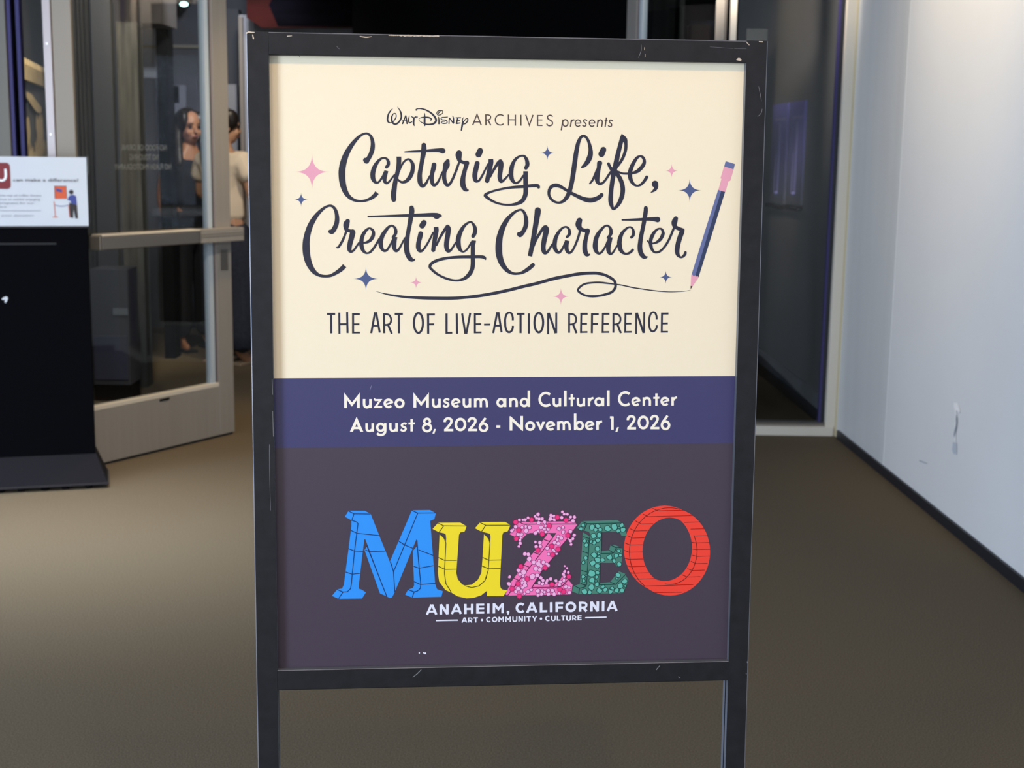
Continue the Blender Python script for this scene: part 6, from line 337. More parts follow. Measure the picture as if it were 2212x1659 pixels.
 'logo_o_line': '''Sb 11953 16598 19 -184 -192 19 -147 -226 19 -105 -251 19 -60 -268 18 -12 -272 18 36 -268 18 83 -252 18 127 -229 18 165 -195 18 197 -155 18 223 -108 18 239 -59 18 247 -6 18 245 47 18|Sb 13455 14993 19 67 183 19 38 193 19 9 198 19 -21 195 19 -50 186 19 -77 169 19 -102 148 19 -123 120 19 -140 89 19 -152 55 19 -159 18 19 -160 -19 19|Sl 12313 14203 17 817 -9 17|Sl 12011 14385 17 1418 -21 17|Sl 11791 14613 17 376 -4 17|Sl 11618 14832 17 379 -3 17|Sl 11529 15056 17 372 -6 17|Sl 11462 15278 17 394 -4 17|Sl 11446 15501 17 409 -2 17|Sl 11459 15730 17 419 -5 17|Sl 11493 15963 17 454 -6 17|Sl 11566 16173 17 496 -9 17|Sl 11698 16362 17 540 -6 17|Sl 11905 16590 17 1571 -24 17|Sl 12214 16807 17 897 -4 17|Sl 13140 14581 17 525 -14 17|Sl 13348 14794 17 443 -8 17|Sl 13460 15013 17 438 -6 17|Sl 13544 15237 17 416 -6 17|Sl 13571 15444 17 404 -2 17|Sl 13573 15667 17 398 -6 17|Sl 13533 15896 17 376 -6 17|Sl 13433 16114 17 393 -6 17|Sl 13290 16323 17 402 -7 17|Sl 12138 14126 17 170 77 17|Sl 11845 14303 17 163 80 17|Sl 11615 14513 17 170 95 17|Sl 11452 14759 17 162 72 17|Sl 11377 14977 17 148 76 17|Sl 11303 15209 17 155 69 17|Sl 11278 15439 17 164 67 17|Sl 11290 15690 17 166 44 17|Sl 11349 15920 17 141 43 17|Sl 11446 16145 17 125 28 17|Sl 11606 16348 17 101 16 17|Sl 13386 15213 17 149 24 17|Sl 13419 15427 17 149 21 17|Sl 13424 15623 17 142 44 17|Sl 13383 15815 17 145 79 17|Sl 13278 16051 17 150 61 17|Sl 13107 16245 17 178 74 17''',
}

# ================================================================== the sign stand
YAW, LEAN, RS = .08778841, .0377597, -.00229443
cy_, sy_, cl_, sl_ = cos(YAW), sin(YAW), cos(LEAN), sin(LEAN)
a_ = Vector((cy_, sy_, 0)); n_ = Vector((-sy_, cy_, 0)); up_ = Vector((0, 0, 1))*cl_ + n_*sl_
SA = a_*cos(RS) - up_*sin(RS); SU = up_*cos(RS) + a_*sin(RS); SN = SU.cross(SA)
SO = Vector((-.3102395, 1.63402448, 1.51793178)); SH = 1.5185
SB = SO - SU*SH
SM = Matrix(((SA.x, SN.x, SU.x, SB.x), (SA.y, SN.y, SU.y, SB.y), (SA.z, SN.z, SU.z, SB.z), (0, 0, 0, 1)))
sign = tag(empty('sign_stand', SM), 'black metal floor sign stand holding the exhibition poster', 'sign')
T = .0254
def tube_profile(right):                    # square tube with a slot for the board on its inner side
    c = .0011; p = [(0, c), (c, 0), (T-.0002, 0), (T, .0002), (T, .0098), (T-.008, .0098), (T-.008, .0142), (T, .0142), (T, T-c), (T-c, T), (c, T), (0, T-c)]
    return [(.6096-x, y) for x, y in p][::-1] if right else p
for right in (False, True):
    bm = bmesh.new(); prism(bm, tube_profile(right), 0.006, SH-.0004); bm.normal_update()
    for f in bm.faces:
        n = f.normal; c = f.calc_center_median()
        if abs(n.y) > .2 and abs(n.x) > .2 and c.y < .002: f.material_index = 1 if abs(c.x-.3048) > .300 else 0
        elif abs(n.x) > .9 and abs(c.x-.3048) < .295: f.material_index = 2
    link('post', bm, [M['frame'], M['highlit'], M['inner']], sign)
def rail(z0, slot_up):
    c = .0011; q = [(0, c), (c, 0), (T-.0006, 0), (T, .0006), (T, .0098), (T-.008, .0098), (T-.008, .0142), (T, .0142), (T, T-c), (T-c, T), (c, T), (0, T-c)]
    prof = [(y, z0+(x if slot_up else T-x)) for x, y in q]
    bm = bmesh.new(); prism(bm, prof, T+.0001, .6096-T-.0001, 'x'); return link('rail', bm, M['frame'], sign)
def edge_tones(o, zc):
    o.data.materials.append(M['highlit']); o.data.materials.append(M['inner'])
    for p in o.data.polygons:
        if abs(p.normal.y) > .2 and abs(p.normal.z) > .2 and p.center.z > zc and p.center.y < .004: p.material_index = 1
        elif p.normal.z > .9 and p.center.z > zc: p.material_index = 2
edge_tones(rail(SH-T-.0002, False), SH-.01); edge_tones(rail(SH-.7845, True), SH-.77)
for x0 in (.0005, .6096-.0259): box('end_cap', x0, x0+T, .0005, T-.0005, SH-.0004, SH+.0002, M['frame'], sign)
# rear stays and feet (below the picture)
for x in (.004, .6096-.024):
    bm = bmesh.new(); pr = [(.027, .60), (.040, .60), (.36, .020), (.345, .012)]
    v0 = [bm.verts.new((x, p[0], p[1])) for p in pr]; v1 = [bm.verts.new((x+.02, p[0], p[1])) for p in pr]
    for i in range(4): bm.faces.new((v0[i], v0[(i+1) % 4], v1[(i+1) % 4], v1[i]))
    bm.faces.new(v0[::-1]); bm.faces.new(v1); link('rear_stay', bm, M['frame'], sign)
    box('foot_pad', x-.002, x+.022, -.002, .028, 0, .006, M['rubber'], sign)
box('foot_bar', .004, .6056, .343, .363, .014, .034, M['frame'], sign, bev=.001)
# chips and scratches of the paint, front face (mm from the top left corner)
def fplane(off): return lambda x, y, d=0: (x/1000, -off-d, SH-y/1000)
bm = bmesh.new()
for s in [[(.4, 2.5, 1.2), (3, .9, 1.8), (6.5, 1.2, 1.6), (9.5, 1, 1)], [(7.6, 4, 1.1), (8.4, 8, 1.6)], [(47, 4.6, .9), (52, 4.2, .6)], [(130, 3.4, .9), (137, 4.2, 1.3), (143, 3.4, .6)], [(584, 2.2, .8), (587, 5, .9)], [(599, .9, 1), (603, 1.2, 1.3)], [(573, 22.2, 1.6), (575, 21.8, 3.2), (577, 22.4, 2.6)],
          [(462, 10, .5), (462, 13, .5)], [(463, 18, .5), (463, 21, .5)]]: ribbon(bm, s, fplane(.00012))
for i in range(26):
    x = 164+i*2.2; bmesh.ops.create_circle(bm, cap_ends=True, segments=7, radius=.0006+.0007*rnd.random(), matrix=Matrix.Translation((x/1000, -.0001, SH-.0014-.0005*rnd.random())) @ Matrix.Rotation(pi/2, 4, 'X') @ Matrix.Diagonal((1.9, .75, 1, 1)))
tag(link('paint_chip', bm, M['bare'], sign), 'bare metal chips along the worn top edge', kind='stuff')
bm = bmesh.new()
for s in [[(455, 22, .3), (458, 14, .5), (458, 7, .3)], [(600, 53, .3), (602, 61, .5), (604, 70, .3)], [(605, 79, .3), (604, 84, .6), (600, 88, .3)], [(103, 15, .3), (106, 18, .4)], [(200, 762, .8), (195, 767, 1), (190, 771, .7)], [(497, 763, .8), (493, 768, 1.2)], [(521, 778, .9), (523, 779, .7)], [(20, 480, .5), (19.5, 500, .4), (20, 560, .3)], [(24, 402, .6), (24.4, 420, .4)], [(24.2, 440, .5), (24.6, 470, .5)],
          [(608, 760, .9), (608.2, 761.5, .9)], [(607, 775, .9), (607.3, 776.4, .9)], [(540, 8, .2), (560, 9, .25), (584, 9.5, .2)]]: ribbon(bm, s, fplane(.00012))
tag(link('scratch', bm, M['scratch'], sign), 'pale scratches in the black paint', kind='stuff')
bm = bmesh.new()
for s in [[(36, 8, .5), (41, 14, .9), (42, 17, .4)], [(50, 10, .4), (55, 18, .8), (61, 28, .4)], [(13, 13, 1.2), (16, 21, 1.4), (18, 24, .6)], [(11, 11, 1.1), (12.5, 11, 1.1)], [(18, 11, 1.2), (20, 11.2, 1.1)], [(570, 2, .9), (568, 12, 1.0), (566, 18, .8)], [(240, 8, .3), (252, 13, .6), (258, 18, .3)], [(17, 460, .4), (12, 480, .5)], [(22, 60, .8), (21, 110, 1.1), (22, 160, .7)], [(600, 182, .5), (604, 188, .9), (603, 192, .6)]]: ribbon(bm, s, fplane(.0001))
tag(link('scratch', bm, M['deep'], sign), 'dark gouges in the black paint', kind='stuff')

# ================================================================== the poster
poster = tag(empty('poster', SM), 'printed exhibition poster, cream above navy and plum, framed in the black stand', 'poster')
PB = .0105                                   # depth of the printed face behind the front of the frame
def pplane(layer): return lambda x, y, d=0: (x/1000, PB-.00008-.00013*layer-d, SH-y/1000)
def pmat(name, rgb, rough=.42): return mat('print_'+name, srgb(*rgb), rough, spec=.45)
K = {'cream': mat('print_cream', srgb(245, 232, 205), .5, spec=.35, bump=.04, bscale=1400), 'navy': mat('print_navy', srgb(62, 60, 106), .36, spec=.5, bump=.05, bscale=1400), 'plum': mat('print_plum', srgb(70, 59, 74), .36, spec=.5, bump=.05, bscale=1400),
     'ink': pmat('ink', (38, 38, 58)), 'blue': pmat('blue', (76, 90, 136)), 'pink': pmat('pink', (232, 163, 184)), 'lblue': pmat('pencil_blue', (100, 110, 158)), 'dblue': pmat('pencil_navy', (46, 58, 92)),
     'lead': pmat('lead', (66, 42, 40)), 'brown': pmat('text_brown', (78, 62, 62)), 'white': pmat('white', (250, 242, 226)), 'cool': pmat('cool_white', (232, 234, 250)),
     'mblue': pmat('letter_blue', (45, 148, 245)), 'mline': pmat('letter_navy_line', (10, 45, 105)), 'yel': pmat('letter_yellow', (246, 222, 40)), 'yline': pmat('letter_olive_line', (75, 70, 10)),
     'zpink': pmat('letter_pink', (250, 118, 185)), 'zline': pmat('letter_plum_line', (92, 20, 70)), 'petal': pmat('petal', (242, 182, 222)), 'petalline': pmat('petal_line', (150, 50, 130)), 'hot': pmat('hot_pink', (240, 50, 128)), 'hotline': pmat('hot_pink_line', (110, 15, 70)),
     'egreen': pmat('letter_green', (70, 130, 114)), 'eline': pmat('letter_green_line', (18, 60, 60)), 'stone': pmat('stone', (100, 188, 172)), 'red': pmat('letter_red', (246, 66, 50)), 'oline': pmat('letter_dark_red_line', (100, 22, 20))}
bm = bmesh.new()                             # the board: three printed fields, edges tucked into the slots
xs = (19.5, 590.0); ys = (19.5, 401.2, 484.9, 766.0)
def bend(x, y): return (x/1000, PB, SH-y/1000)
lines = [[(xs[0], ys[0]), (xs[1], ys[0])], [(xs[0], 401.9), (xs[1], 400.5)], [(xs[0], 486.1), (xs[1], 483.8)], [(xs[0], ys[3]), (xs[1], ys[3])]]
rows = [[bm.verts.new(bend(*p)) for p in l] for l in lines]
for i in range(3):
    f = bm.faces.new((rows[i][0], rows[i+1][0], rows[i+1][1], rows[i][1])); f.material_index = i
back = [bm.verts.new((p[0], PB+.003, p[2])) for p in (bend(xs[0], ys[0]), bend(xs[0], ys[3]), bend(xs[1], ys[3]), bend(xs[1], ys[0]))]
f = bm.faces.new(back[::-1]); f.material_index = 3
for q in ((rows[0][0], rows[0][1], back[3], back[0]), (rows[3][1], rows[3][0], back[1], back[2])): bm.faces.new(q).material_index = 3
board = link('board', bm, [K['cream'], K['navy'], K['plum'], M['card']], poster)

def decode(s):
    for it in s.split('|'):
        head, *v = it.split(' '); v = [int(a) for a in v]; kind = head[0]; flag = head[1:] or 'r'; n = 3 if kind == 'S' else 2
        out = []; x = y = 0
        for i in range(0, len(v), n):
            x += v[i]; y += v[i+1]; out.append((x/25, y/25)+((v[i+2]/25,) if n == 3 else ()))
        yield kind, flag, out
def draw(bm, items, layer, mi=0):
    pl = pplane(layer)
    for kind, flag, pts in items:
        if kind == 'S': ribbon(bm, pts, pl, flag, mi)
        elif kind == 'P': poly(bm, pts, pl, mi)
        elif kind == 'F':
            c = bm.verts.new(pl(sum(p[0] for p in pts)/len(pts), sum(p[1] for p in pts)/len(pts))); vs = [bm.verts.new(pl(*p)) for p in pts]
            for i in range(len(vs)): bm.faces.new((c, vs[i], vs[(i+1) % len(vs)])).material_index = mi
        else:
            vs = [bm.verts.new(pl(*p)) for p in pts]; n = len(vs)
            for i in range(0, n, 2):
                f = bm.faces.new((vs[i], vs[(i+2) % n], vs[(i+3) % n], vs[i+1])); f.material_index = mi
def printed(name, parts, par=poster, label=None):
    bm = bmesh.new(); ms = []
    for key, m, layer in parts:
        if m not in ms: ms.append(m)
        items = decode(PRINT[key]) if isinstance(key, str) else key
        draw(bm, items, layer, ms.index(m))
    for f in bm.faces:
        if f.calc_center_median() is not None and f.normal.y > 0: pass
    bmesh.ops.recalc_face_normals(bm, faces=bm.faces[:]) if False else None
    bm.normal_update()
    flip = [f for f in bm.faces if f.normal.y > 0]
    bmesh.ops.reverse_faces(bm, faces=flip)
    return tag(link(name, bm, [K[m] for m in ms], par), label)
printed('script_logo', [('h_script', 'ink', 0)], label='small dark handwritten company signature at the start of the heading')
printed('heading_text', [('h_text', 'brown', 0)], label='thin brown sans-serif words ARCHIVES presents')
for key, word in (('w_capturing', 'Capturing'), ('w_life', 'Life'), ('w_creating', 'Creating'), ('w_character', 'Character')):
    printed('title_word', [(key, 'ink', 1)], label='navy brush-script word '+word)
printed('pencil_stroke', [('swirl', 'ink', 0)], label='looping dark line drawn by the pencil')
for key, m in (('star_pink', 'pink'), ('star_blue', 'blue')):
    for it in decode(PRINT[key]): printed('star', [([('F',)+it[1:]], m, 0)], label='pink four-pointed star' if m == 'pink' else 'slate blue four-pointed star')
pen = printed('pencil', [('pencil_light', 'lblue', 1), ('pencil_dark', 'dblue', 1)], label='blue pencil barrel')
fer, wood = list(decode(PRINT['pencil_pink'])); printed('ferrule', [([fer], 'pink', 1)], pen, 'pink ferrule'); printed('pencil_wood', [([wood], 'pink', 1)], pen, 'pink sharpened wood'); printed('pencil_tip', [('pencil_lead', 'lead', 1)], pen, 'dark pencil lead'); printed('eraser', [('pencil_cap', 'lblue', 1)], pen, 'slate pencil end')
printed('subtitle', [('subtitle', 'ink', 0)], label='tall dark capitals THE ART OF LIVE-ACTION REFERENCE')
printed('venue_line', [('venue', 'white', 0)], label='cream lettering of the museum name')
dl = printed('date_line', [('dates', 'white', 0), ('dates_hole', 'navy', 1)], label='cream lettering August 8, 2026 - November 1, 2026')
logo = printed('letter_logo', [('city', 'cool', 0)], label='white bold lettering ANAHEIM, CALIFORNIA')
printed('motto', [('motto', 'cool', 0)], logo, 'small white line ART COMMUNITY CULTURE between two rules')
printed('logo_letter', [('logo_m_side', 'mblue', 0), ('logo_m', 'mblue', 1), ('logo_m_line', 'mline', 2)], logo, 'blue block letter M')
printed('logo_letter', [('logo_u_side', 'yel', 0), ('logo_u', 'yel', 1), ('logo_u_line', 'yline', 2)], logo, 'yellow block letter U')
printed('logo_letter', [('logo_z_side', 'zpink', 0), ('logo_z', 'zpink', 1), ('logo_z_line', 'zline', 2), ('logo_z_petalline', 'petalline', 3), ('logo_z_petal', 'petal', 4), ('logo_z_starline', 'hotline', 5), ('logo_z_star', 'hot', 6)], logo, 'pink letter Z covered in petals')
printed('logo_letter', [('logo_e_side', 'egreen', 0), ('logo_e', 'egreen', 1), ('logo_e_stone', 'stone', 2), ('logo_e_line', 'eline', 3)], logo, 'green letter E covered in stones')
printed('logo_letter', [('logo_o_side', 'red', 0), ('logo_o', 'red', 1), ('logo_o_line', 'oline', 2)], logo, 'red planked letter O')
bm = bmesh.new()
for x, y, r in ((198, 744, .9), (203.5, 744, .9), (205.4, 744.6, 1.2)): bmesh.ops.create_circle(bm, cap_ends=True, segments=8, radius=r/1000, matrix=Matrix.Translation((x/1000, PB-.0002, SH-y/1000)) @ Matrix.Rotation(pi/2, 4, 'X'))
tag(link('paint_chip', bm, K['cool'], poster), kind='stuff')
bm = bmesh.new(); ribbon(bm, [(141.5, 410, .2), (140, 413.5, .8), (139, 417, .2)], pplane(1)); link('scuff', bm, mat('pale_scuff_print', (.22, .21, .36, 1), .6), poster)

# ================================================================== donation box and card on the left
PMX = frame_matrix((-1.715, 5.60, 0), (.96, .28))
ped = tag(empty('donation_box', PMX), 'black donation pedestal with a flared base beside the open glass door', 'donation box')
BW = .46
bm = bmesh.new(); bx(bm, -BW, 0, 0, .13, .115, 1.052, .003); link('body', bm, M['black'], ped)
bm = bmesh.new()
v = [(-BW-.05, -.10, .022), (.045, -.10, .022), (.045, .14, .022), (-BW-.05, .14, .022), (-BW, -.002, .125), (.002, -.002, .125), (.002, .132, .125), (-BW, .132, .125)]
vs = [bm.verts.new(p) for p in v]
for f in ((0, 1, 5, 4), (1, 2, 6, 5), (2, 3, 7, 6), (3, 0, 4, 7), (4, 5, 6, 7), (3, 2, 1, 0)): bm.faces.new([vs[i] for i in f])
M['skirt'] = mat('dark_plastic_skirt', (.010, .0095, .012, 1), .8, spec=.08)
link('skirt', bm, M['skirt'], ped)
box('base_lip', -BW-.055, .05, -.106, .143, .016, .023, mat('grey_lip', (.03, .027, .03, 1), .6, spec=.2), ped, bev=.001)
for i, x in enumerate((-.45, -.37, -.29, -.20, -.12, -.03)):
    bm = bmesh.new(); cyl(bm, (x, -.07, 0), (x, -.07, .016), .016, n=12); link('foot', bm, M['black'], ped)
box('money_slot', -.38, -.12, -.0015, .002, .985, .993, M['deep'], ped)
box('top_lid', -BW-.003, .003, -.003, .133, 1.052, 1.058, mat('black_lid', (.012, .012, .013, 1), .5), ped, bev=.001)
bm = bmesh.new(); ribbon(bm, [(-.331, .770, .008), (-.318, .774, .012), (-.322, .758, .006)], lambda x, z, d=0: (x, -.0012-d, z)); tag(link('logo_mark', bm, M['card'], ped), 'end of a small white printed mark')
cm = frame_matrix((-1.716, 5.625, 1.0585), (.96, .28))
card = tag(empty('donation_card', cm), 'white landscape card with a maroon YOU box on the donation pedestal', 'card')
CW, CH = .445, .272
box('card_panel', -CW, 0, -.002, .002, 0, CH, M['card'], card)
box('acrylic_back', -CW-.006, .010, .003, .0055, 0, CH+.004, M['acrylic'], card); box('holder_base', -CW-.006, .012, -.012, .06, -.0004, -.00005, M['acrylic'], card)
def cpl(off=.0032): return lambda x, z, d=0: (x/1000, -off-d, z/1000)      # mm: x from the right edge (negative), z up
def cx(px): return (px-181)/.520/.96
def cz(py): return CH*1000 - (py-342)/.546
def rrect(x0, x1, z0, z1, r):
    out = []
    for (a, b, s) in ((x1-r, z1-r, 0), (x0+r, z1-r, 90), (x0+r, z0+r, 180), (x1-r, z0+r, 270)):
        for k in range(5): t = radians(s+k*22.5); out.append((a+r*cos(t), b+r*sin(t)))
    return out
def cpart(name, m, polys=(), strokes=(), off=.0032, par=card):
    bm = bmesh.new()
    for p in polys: poly(bm, p, cpl(off))
    for s in strokes: ribbon(bm, s, cpl(off))
    bm.normal_update(); bmesh.ops.reverse_faces(bm, faces=[f for f in bm.faces if f.normal.y > 0])
    return link(name, bm, m, par)
mar = mat('print_maroon', srgb(122, 38, 42), .5); gtx = mat('print_grey_text', srgb(120, 122, 132), .6); dtx = mat('print_dark_text', srgb(45, 42, 48), .6); nvy = mat('print_blue_shirt', srgb(60, 70, 135), .6); org = mat('print_orange', srgb(205, 88, 50), .6); blk = mat('print_black', srgb(45, 40, 40), .6)
tag(cpart('title_box', mar, [rrect(cx(-64), cx(36.5), cz(411), cz(355), 14)]), 'maroon rounded box')
tl = lambda name, s, px0, px1, zc, h, m, off=.0042: text_obj(name, s, h/1000, (cx(px1)-cx(px0))/1000, Matrix.Translation(((cx(px0)+cx(px1))/2000, -off, (zc-h/2)/1000)), m, card)
white = mat('print_white', (.85, .85, .88, 1), .5)
bm = bmesh.new()
for s in [[(cx(31-3), cz(368), 8.5), (cx(28), cz(384), 8.5), (cx(25), cz(391), 8.5), (cx(19.5), cz(393), 8.5), (cx(14), cz(391), 8.5), (cx(11.5), cz(384), 8.5), (cx(11.5), cz(368), 8.5)]]: ribbon(bm, s, cpl(.0042), 'b')
ribbon(bm, [(cx(-12)+16*cos(a*pi/8)*1.1, cz(381)+20*sin(a*pi/8), 8.5) for a in range(16)], cpl(.0042), 'c')
ribbon(bm, [(cx(-44), cz(368), 8.5), (cx(-36), cz(382), 8.5), (cx(-36), cz(395), 8.5)], cpl(.0042), 'l'); ribbon(bm, [(cx(-28), cz(368), 8.5), (cx(-36), cz(382), 8.5)], cpl(.0042), 'l')
bm.normal_update(); bmesh.ops.reverse_faces(bm, faces=[f for f in bm.faces if f.normal.y > 0])
tag(link('title_word', bm, white, card), 'fat white rounded word YOU')
tl('slogan', 'can make a difference!', 41.5, 164, cz(391), 13, dtx)
for s, x0, x1, y in (('for less than the cost of one cup of coffee donate', -64, 93, 424.5), ('so our museum can continue to exhibit engaging', -64, 90, 433), ('exhibitions and new programs for our', -64, 79, 441), ('communities', -64, 27, 449), ('We thank you for your donation', -64, 77, 467.5)):
    tl('small_text', s, x0, x1, cz(y), 7.5 if len(s) > 12 else 7.0, gtx)
cpart('rule', gtx, [rrect(cx(-64), cx(91), cz(458), cz(457), .5)])
pic = tag(cpart('picture_drawing', org, [rrect(cx(118), cx(141), cz(431.5), cz(404), .5)]), 'tiny orange framed picture')
cpart('picture_edge', blk, [], [[(cx(118), cz(404), 1.4), (cx(141), cz(404), 1.4)], [(cx(119), cz(404), 1.6), (cx(119.5), cz(431), 1.6)], [(cx(140.5), cz(404), 1.2), (cx(141), cz(431), 1.2)]], .0036, pic)
cpart('picture_patch', nvy, [[(cx(121), cz(409)), (cx(133), cz(412)), (cx(132), cz(418)), (cx(122), cz(415))]], [], .004, pic)
vis = tag(cpart('visitor_drawing', nvy, [[(cx(143), cz(431)), (cx(147), cz(424)), (cx(154), cz(423)), (cx(159), cz(426)), (cx(160), cz(444)), (cx(150), cz(446)), (cx(148), cz(436)), (cx(142), cz(434))]]), 'tiny printed visitor in a blue shirt')
cpart('trousers', blk, [[(cx(145), cz(440)), (cx(160), cz(445)), (cx(161), cz(474)), (cx(156), cz(474)), (cx(153), cz(452)), (cx(152), cz(473)), (cx(146), cz(472))]], [], .0036, vis)
cpart('head', blk, [[(cx(150+4.5*cos(a*pi/6)), cz(417-5*sin(a*pi/6))) for a in range(12)]], [], .0036, vis)
cpart('barrier_drawing', org, [], [[(cx(116.5), cz(438), 2.8), (cx(118), cz(471), 2.8)], [(cx(113.5), cz(471), 3), (cx(122), cz(471), 3)]]); cpart('barrier_drawing', org, [], [[(cx(144), cz(446), 2.2), (cx(145), cz(471), 2.2)]])
cpart('rope_drawing', nvy, [], [[(cx(118), cz(445), 1.6), (cx(130), cz(448), 2.2), (cx(144), cz(445), 1.6)]])

# ================================================================== the gallery behind the doors
def at(px, py, Y):                           # where a sight line meets the plane y = Y
    d = FWD + RGT*((px-1106)/3000) - UPV*((py-829.5)/3000); return EYE + d*(Y/d.y)
def panel(name, px0, px1, py0, py1, Y, th, m, label=None, cat=None, group=None, kind=None, bev=0):
    a = at(px0, (py0+py1)/2, Y); b = at(px1, (py0+py1)/2, Y); z1 = at((px0+px1)/2, py0, Y).z; z0 = at((px0+px1)/2, py1, Y).z
    z0 = max(0, z0) if z0 < .06 else z0
    bm = bmesh.new(); w_ = b.x-a.x; bx(bm, 0, w_, 0, th, 0, z1-z0, bev); o = link(name, bm, m)
    o.location = (a.x, Y, z0); return tag(o, label, cat, group, kind)
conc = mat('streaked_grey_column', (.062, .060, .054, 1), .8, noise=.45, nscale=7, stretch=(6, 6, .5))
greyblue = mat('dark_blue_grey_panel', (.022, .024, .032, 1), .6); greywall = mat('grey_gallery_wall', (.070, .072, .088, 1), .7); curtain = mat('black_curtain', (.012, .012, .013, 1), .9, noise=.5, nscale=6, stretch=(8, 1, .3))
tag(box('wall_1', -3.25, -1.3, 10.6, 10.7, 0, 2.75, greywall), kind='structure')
panel('display_column', 264, 308, 48, 900, 7.9, .12, conc, 'streaked concrete-grey column seen through the open glass door', 'column')
cu = tag(empty('black_curtain', Matrix.Translation((at(175, 400, 7.75).x, 7.75, 0))), 'black hanging drape at the left, behind the open glass door', 'curtain')
bm = bmesh.new(); n = 46; x0 = at(148, 400, 7.75).x-at(175, 400, 7.75).x; x1 = at(207, 400, 7.75).x-at(175, 400, 7.75).x
rows = [[bm.verts.new((x0+(x1-x0)*i/n, .02*sin(i*.9)+.008*sin(i*2.3), z)) for i in range(n+1)] for z in (.02, 1.2, 2.6)]
for r in range(2):
    for i in range(n): bm.faces.new((rows[r][i], rows[r][i+1], rows[r+1][i+1], rows[r+1][i]))
link('drape', bm, curtain, cu, True)
bm = bmesh.new(); cyl(bm, (x0-.03, 0, 2.62), (x1+.03, 0, 2.62), .014); link('rod', bm, M['black'], cu)
panel('display_panel', 209, 251, -60, 860, 7.72, .05, greyblue, 'narrow blue-grey partition panel between the drape and the concrete-grey column', 'panel')
cab = tag(empty('cabinet', Matrix.Translation((at(238, 700, 7.45).x, 7.45, 0))), 'low grey cabinet behind the lower part of the glass door', 'cabinet')
cgrey = mat('cabinet_grey', (.055, .055, .068, 1), .6)
box('carcass', -.10, .10, 0, .2, .09, .72, cgrey, cab, bev=.004); box('plinth', -.10, .10, .01, .19, 0, .09, M['black'], cab)
box('cabinet_door', -.09, .09, -.010, 0, .12, .36, mat('cabinet_violet_grey', (.05, .05, .085, 1), .5), cab, bev=.003); box('shelf_label', .02, .10, -.012, 0, .475, .51, mat('pale_label', (.16, .17, .19, 1), .6), cab)
hp = panel('hanging_panel', 306, 346, 53, 168, 9.3, .03, mat('pale_blue_grey_board', (.75, .78, .88, 1), .6), 'pale blue-grey board hanging high beside the concrete-grey column', 'board')
bm = bmesh.new(); cyl(bm, (.05, .015, .3), (.05, .015, 3.2-hp.location.z), .004, n=6); cyl(bm, (.09, .015, .3), (.09, .015, 3.2-hp.location.z), .004, n=6); link('hanging_wire', bm, M['black'], hp)
bm = bmesh.new(); L0 = at(306, 100, 9.28); L1 = at(346, 100, 9.28); bx(bm, 0, L1.x-L0.x, -.012, 0, 0, .018); st = link('trim_strip', bm, M['cream'], hp); st.location = (L0.x-hp.location.x, -.001, L0.z-hp.location.z-.01)
panel('black_column', 346, 370, -60, 900, 9.0, .15, M['blackwall'], 'slim black column left of the visitors', 'column')
panel('ceiling_baffle', 255, 346, -80, 50, 8.6, .4, mat('brown_baffle', (.055, .046, .042, 1), .8), 'dull brown bulkhead at the top of the glass door view', 'bulkhead')
tag(panel('trim_4', 370, 470, 97, 104, 10.58, .02, mat('dim_cream_strip', (.22, .20, .17, 1), .6)), kind='structure')
pb = panel('notice_board', 350, 470, 162, 520, 10.52, .05, mat('violet_grey_board', (.075, .075, .10, 1), .6), 'violet-grey notice board behind the woman in black', 'board')
def onboard(name, px0, px1, py0, py1, m, label, cat, par=None):
    return panel(name, px0, px1, py0, py1, 10.49, .012, m, label, cat)
nt_ = onboard('notice', 346, 368, 179, 219, mat('pale_notice', (.17, .155, .165, 1), .6), 'pale square notice with red print on the violet-grey board', 'notice')
bm = bmesh.new(); bx(bm, .012, .062, -.003, 0, .03, .065); bx(bm, .02, .06, -.003, 0, .085, .10); link('red_print', bm, mat('red_print', (.22, .05, .03, 1), .6), nt_)
tb = onboard('leaflet_holder', 374, 401, 184, 245, mat('leaflet_white', (.20, .21, .27, 1), .5), 'white leaflet holder with a dark screen above the woman in black', 'holder')
bm = bmesh.new(); bx(bm, .008, .045, -.006, 0, .075, .20, .003); link('screen', bm, M['black'], tb)
onboard('switch_plate', 348, 363, 249, 262, mat('plate_grey', (.24, .25, .24, 1), .5), 'small grey wall plate left of the woman in black', 'plate')
onboard('paper_label', 368, 378, 299, 331, mat('label_grey', (.26, .27, .25, 1), .5), 'small pale paper label near the woman in black', 'label')
bm = bmesh.new(); a = at(353, 372, 10.4); b = at(355, 420, 10.4); cyl(bm, (0, 0, 0), (0, 0, a.z-b.z), .017, n=12); cyl(bm, (0, .0, .02), (0, .018, .02), .012, n=8); ds = link('tube_dispenser', bm, mat('pale_tube', (.20, .21, .22, 1), .5)); ds.location = (a.x, 10.503, b.z); tag(ds, 'pale upright tube mounted below the paper label', 'tube')
# entry items right of the first door leaf
panel('wall_panel', 488, 513, 182, 420, 9.9, .05, mat('grey_door_panel', (.20, .20, .21, 1), .6), 'light grey panel just right of the glass door stile', 'panel')
dw = panel('dark_cupboard', 480, 522, 20, 760, 10.0, .1, greyblue, 'dark blue-grey cupboard behind the visitor in the cream blouse', 'cupboard')
bm = bmesh.new(); cyl(bm, (.125, -.02, 1.38), (.125, -.02, 1.47), .008, n=8); link('handle', bm, M['steel'], dw)
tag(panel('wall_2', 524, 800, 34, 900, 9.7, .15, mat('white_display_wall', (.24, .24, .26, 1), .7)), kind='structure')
tag(panel('trim_5', 523, 531, 36, 900, 9.66, .04, mat('beige_edge', (.17, .145, .12, 1), .6)), kind='structure')
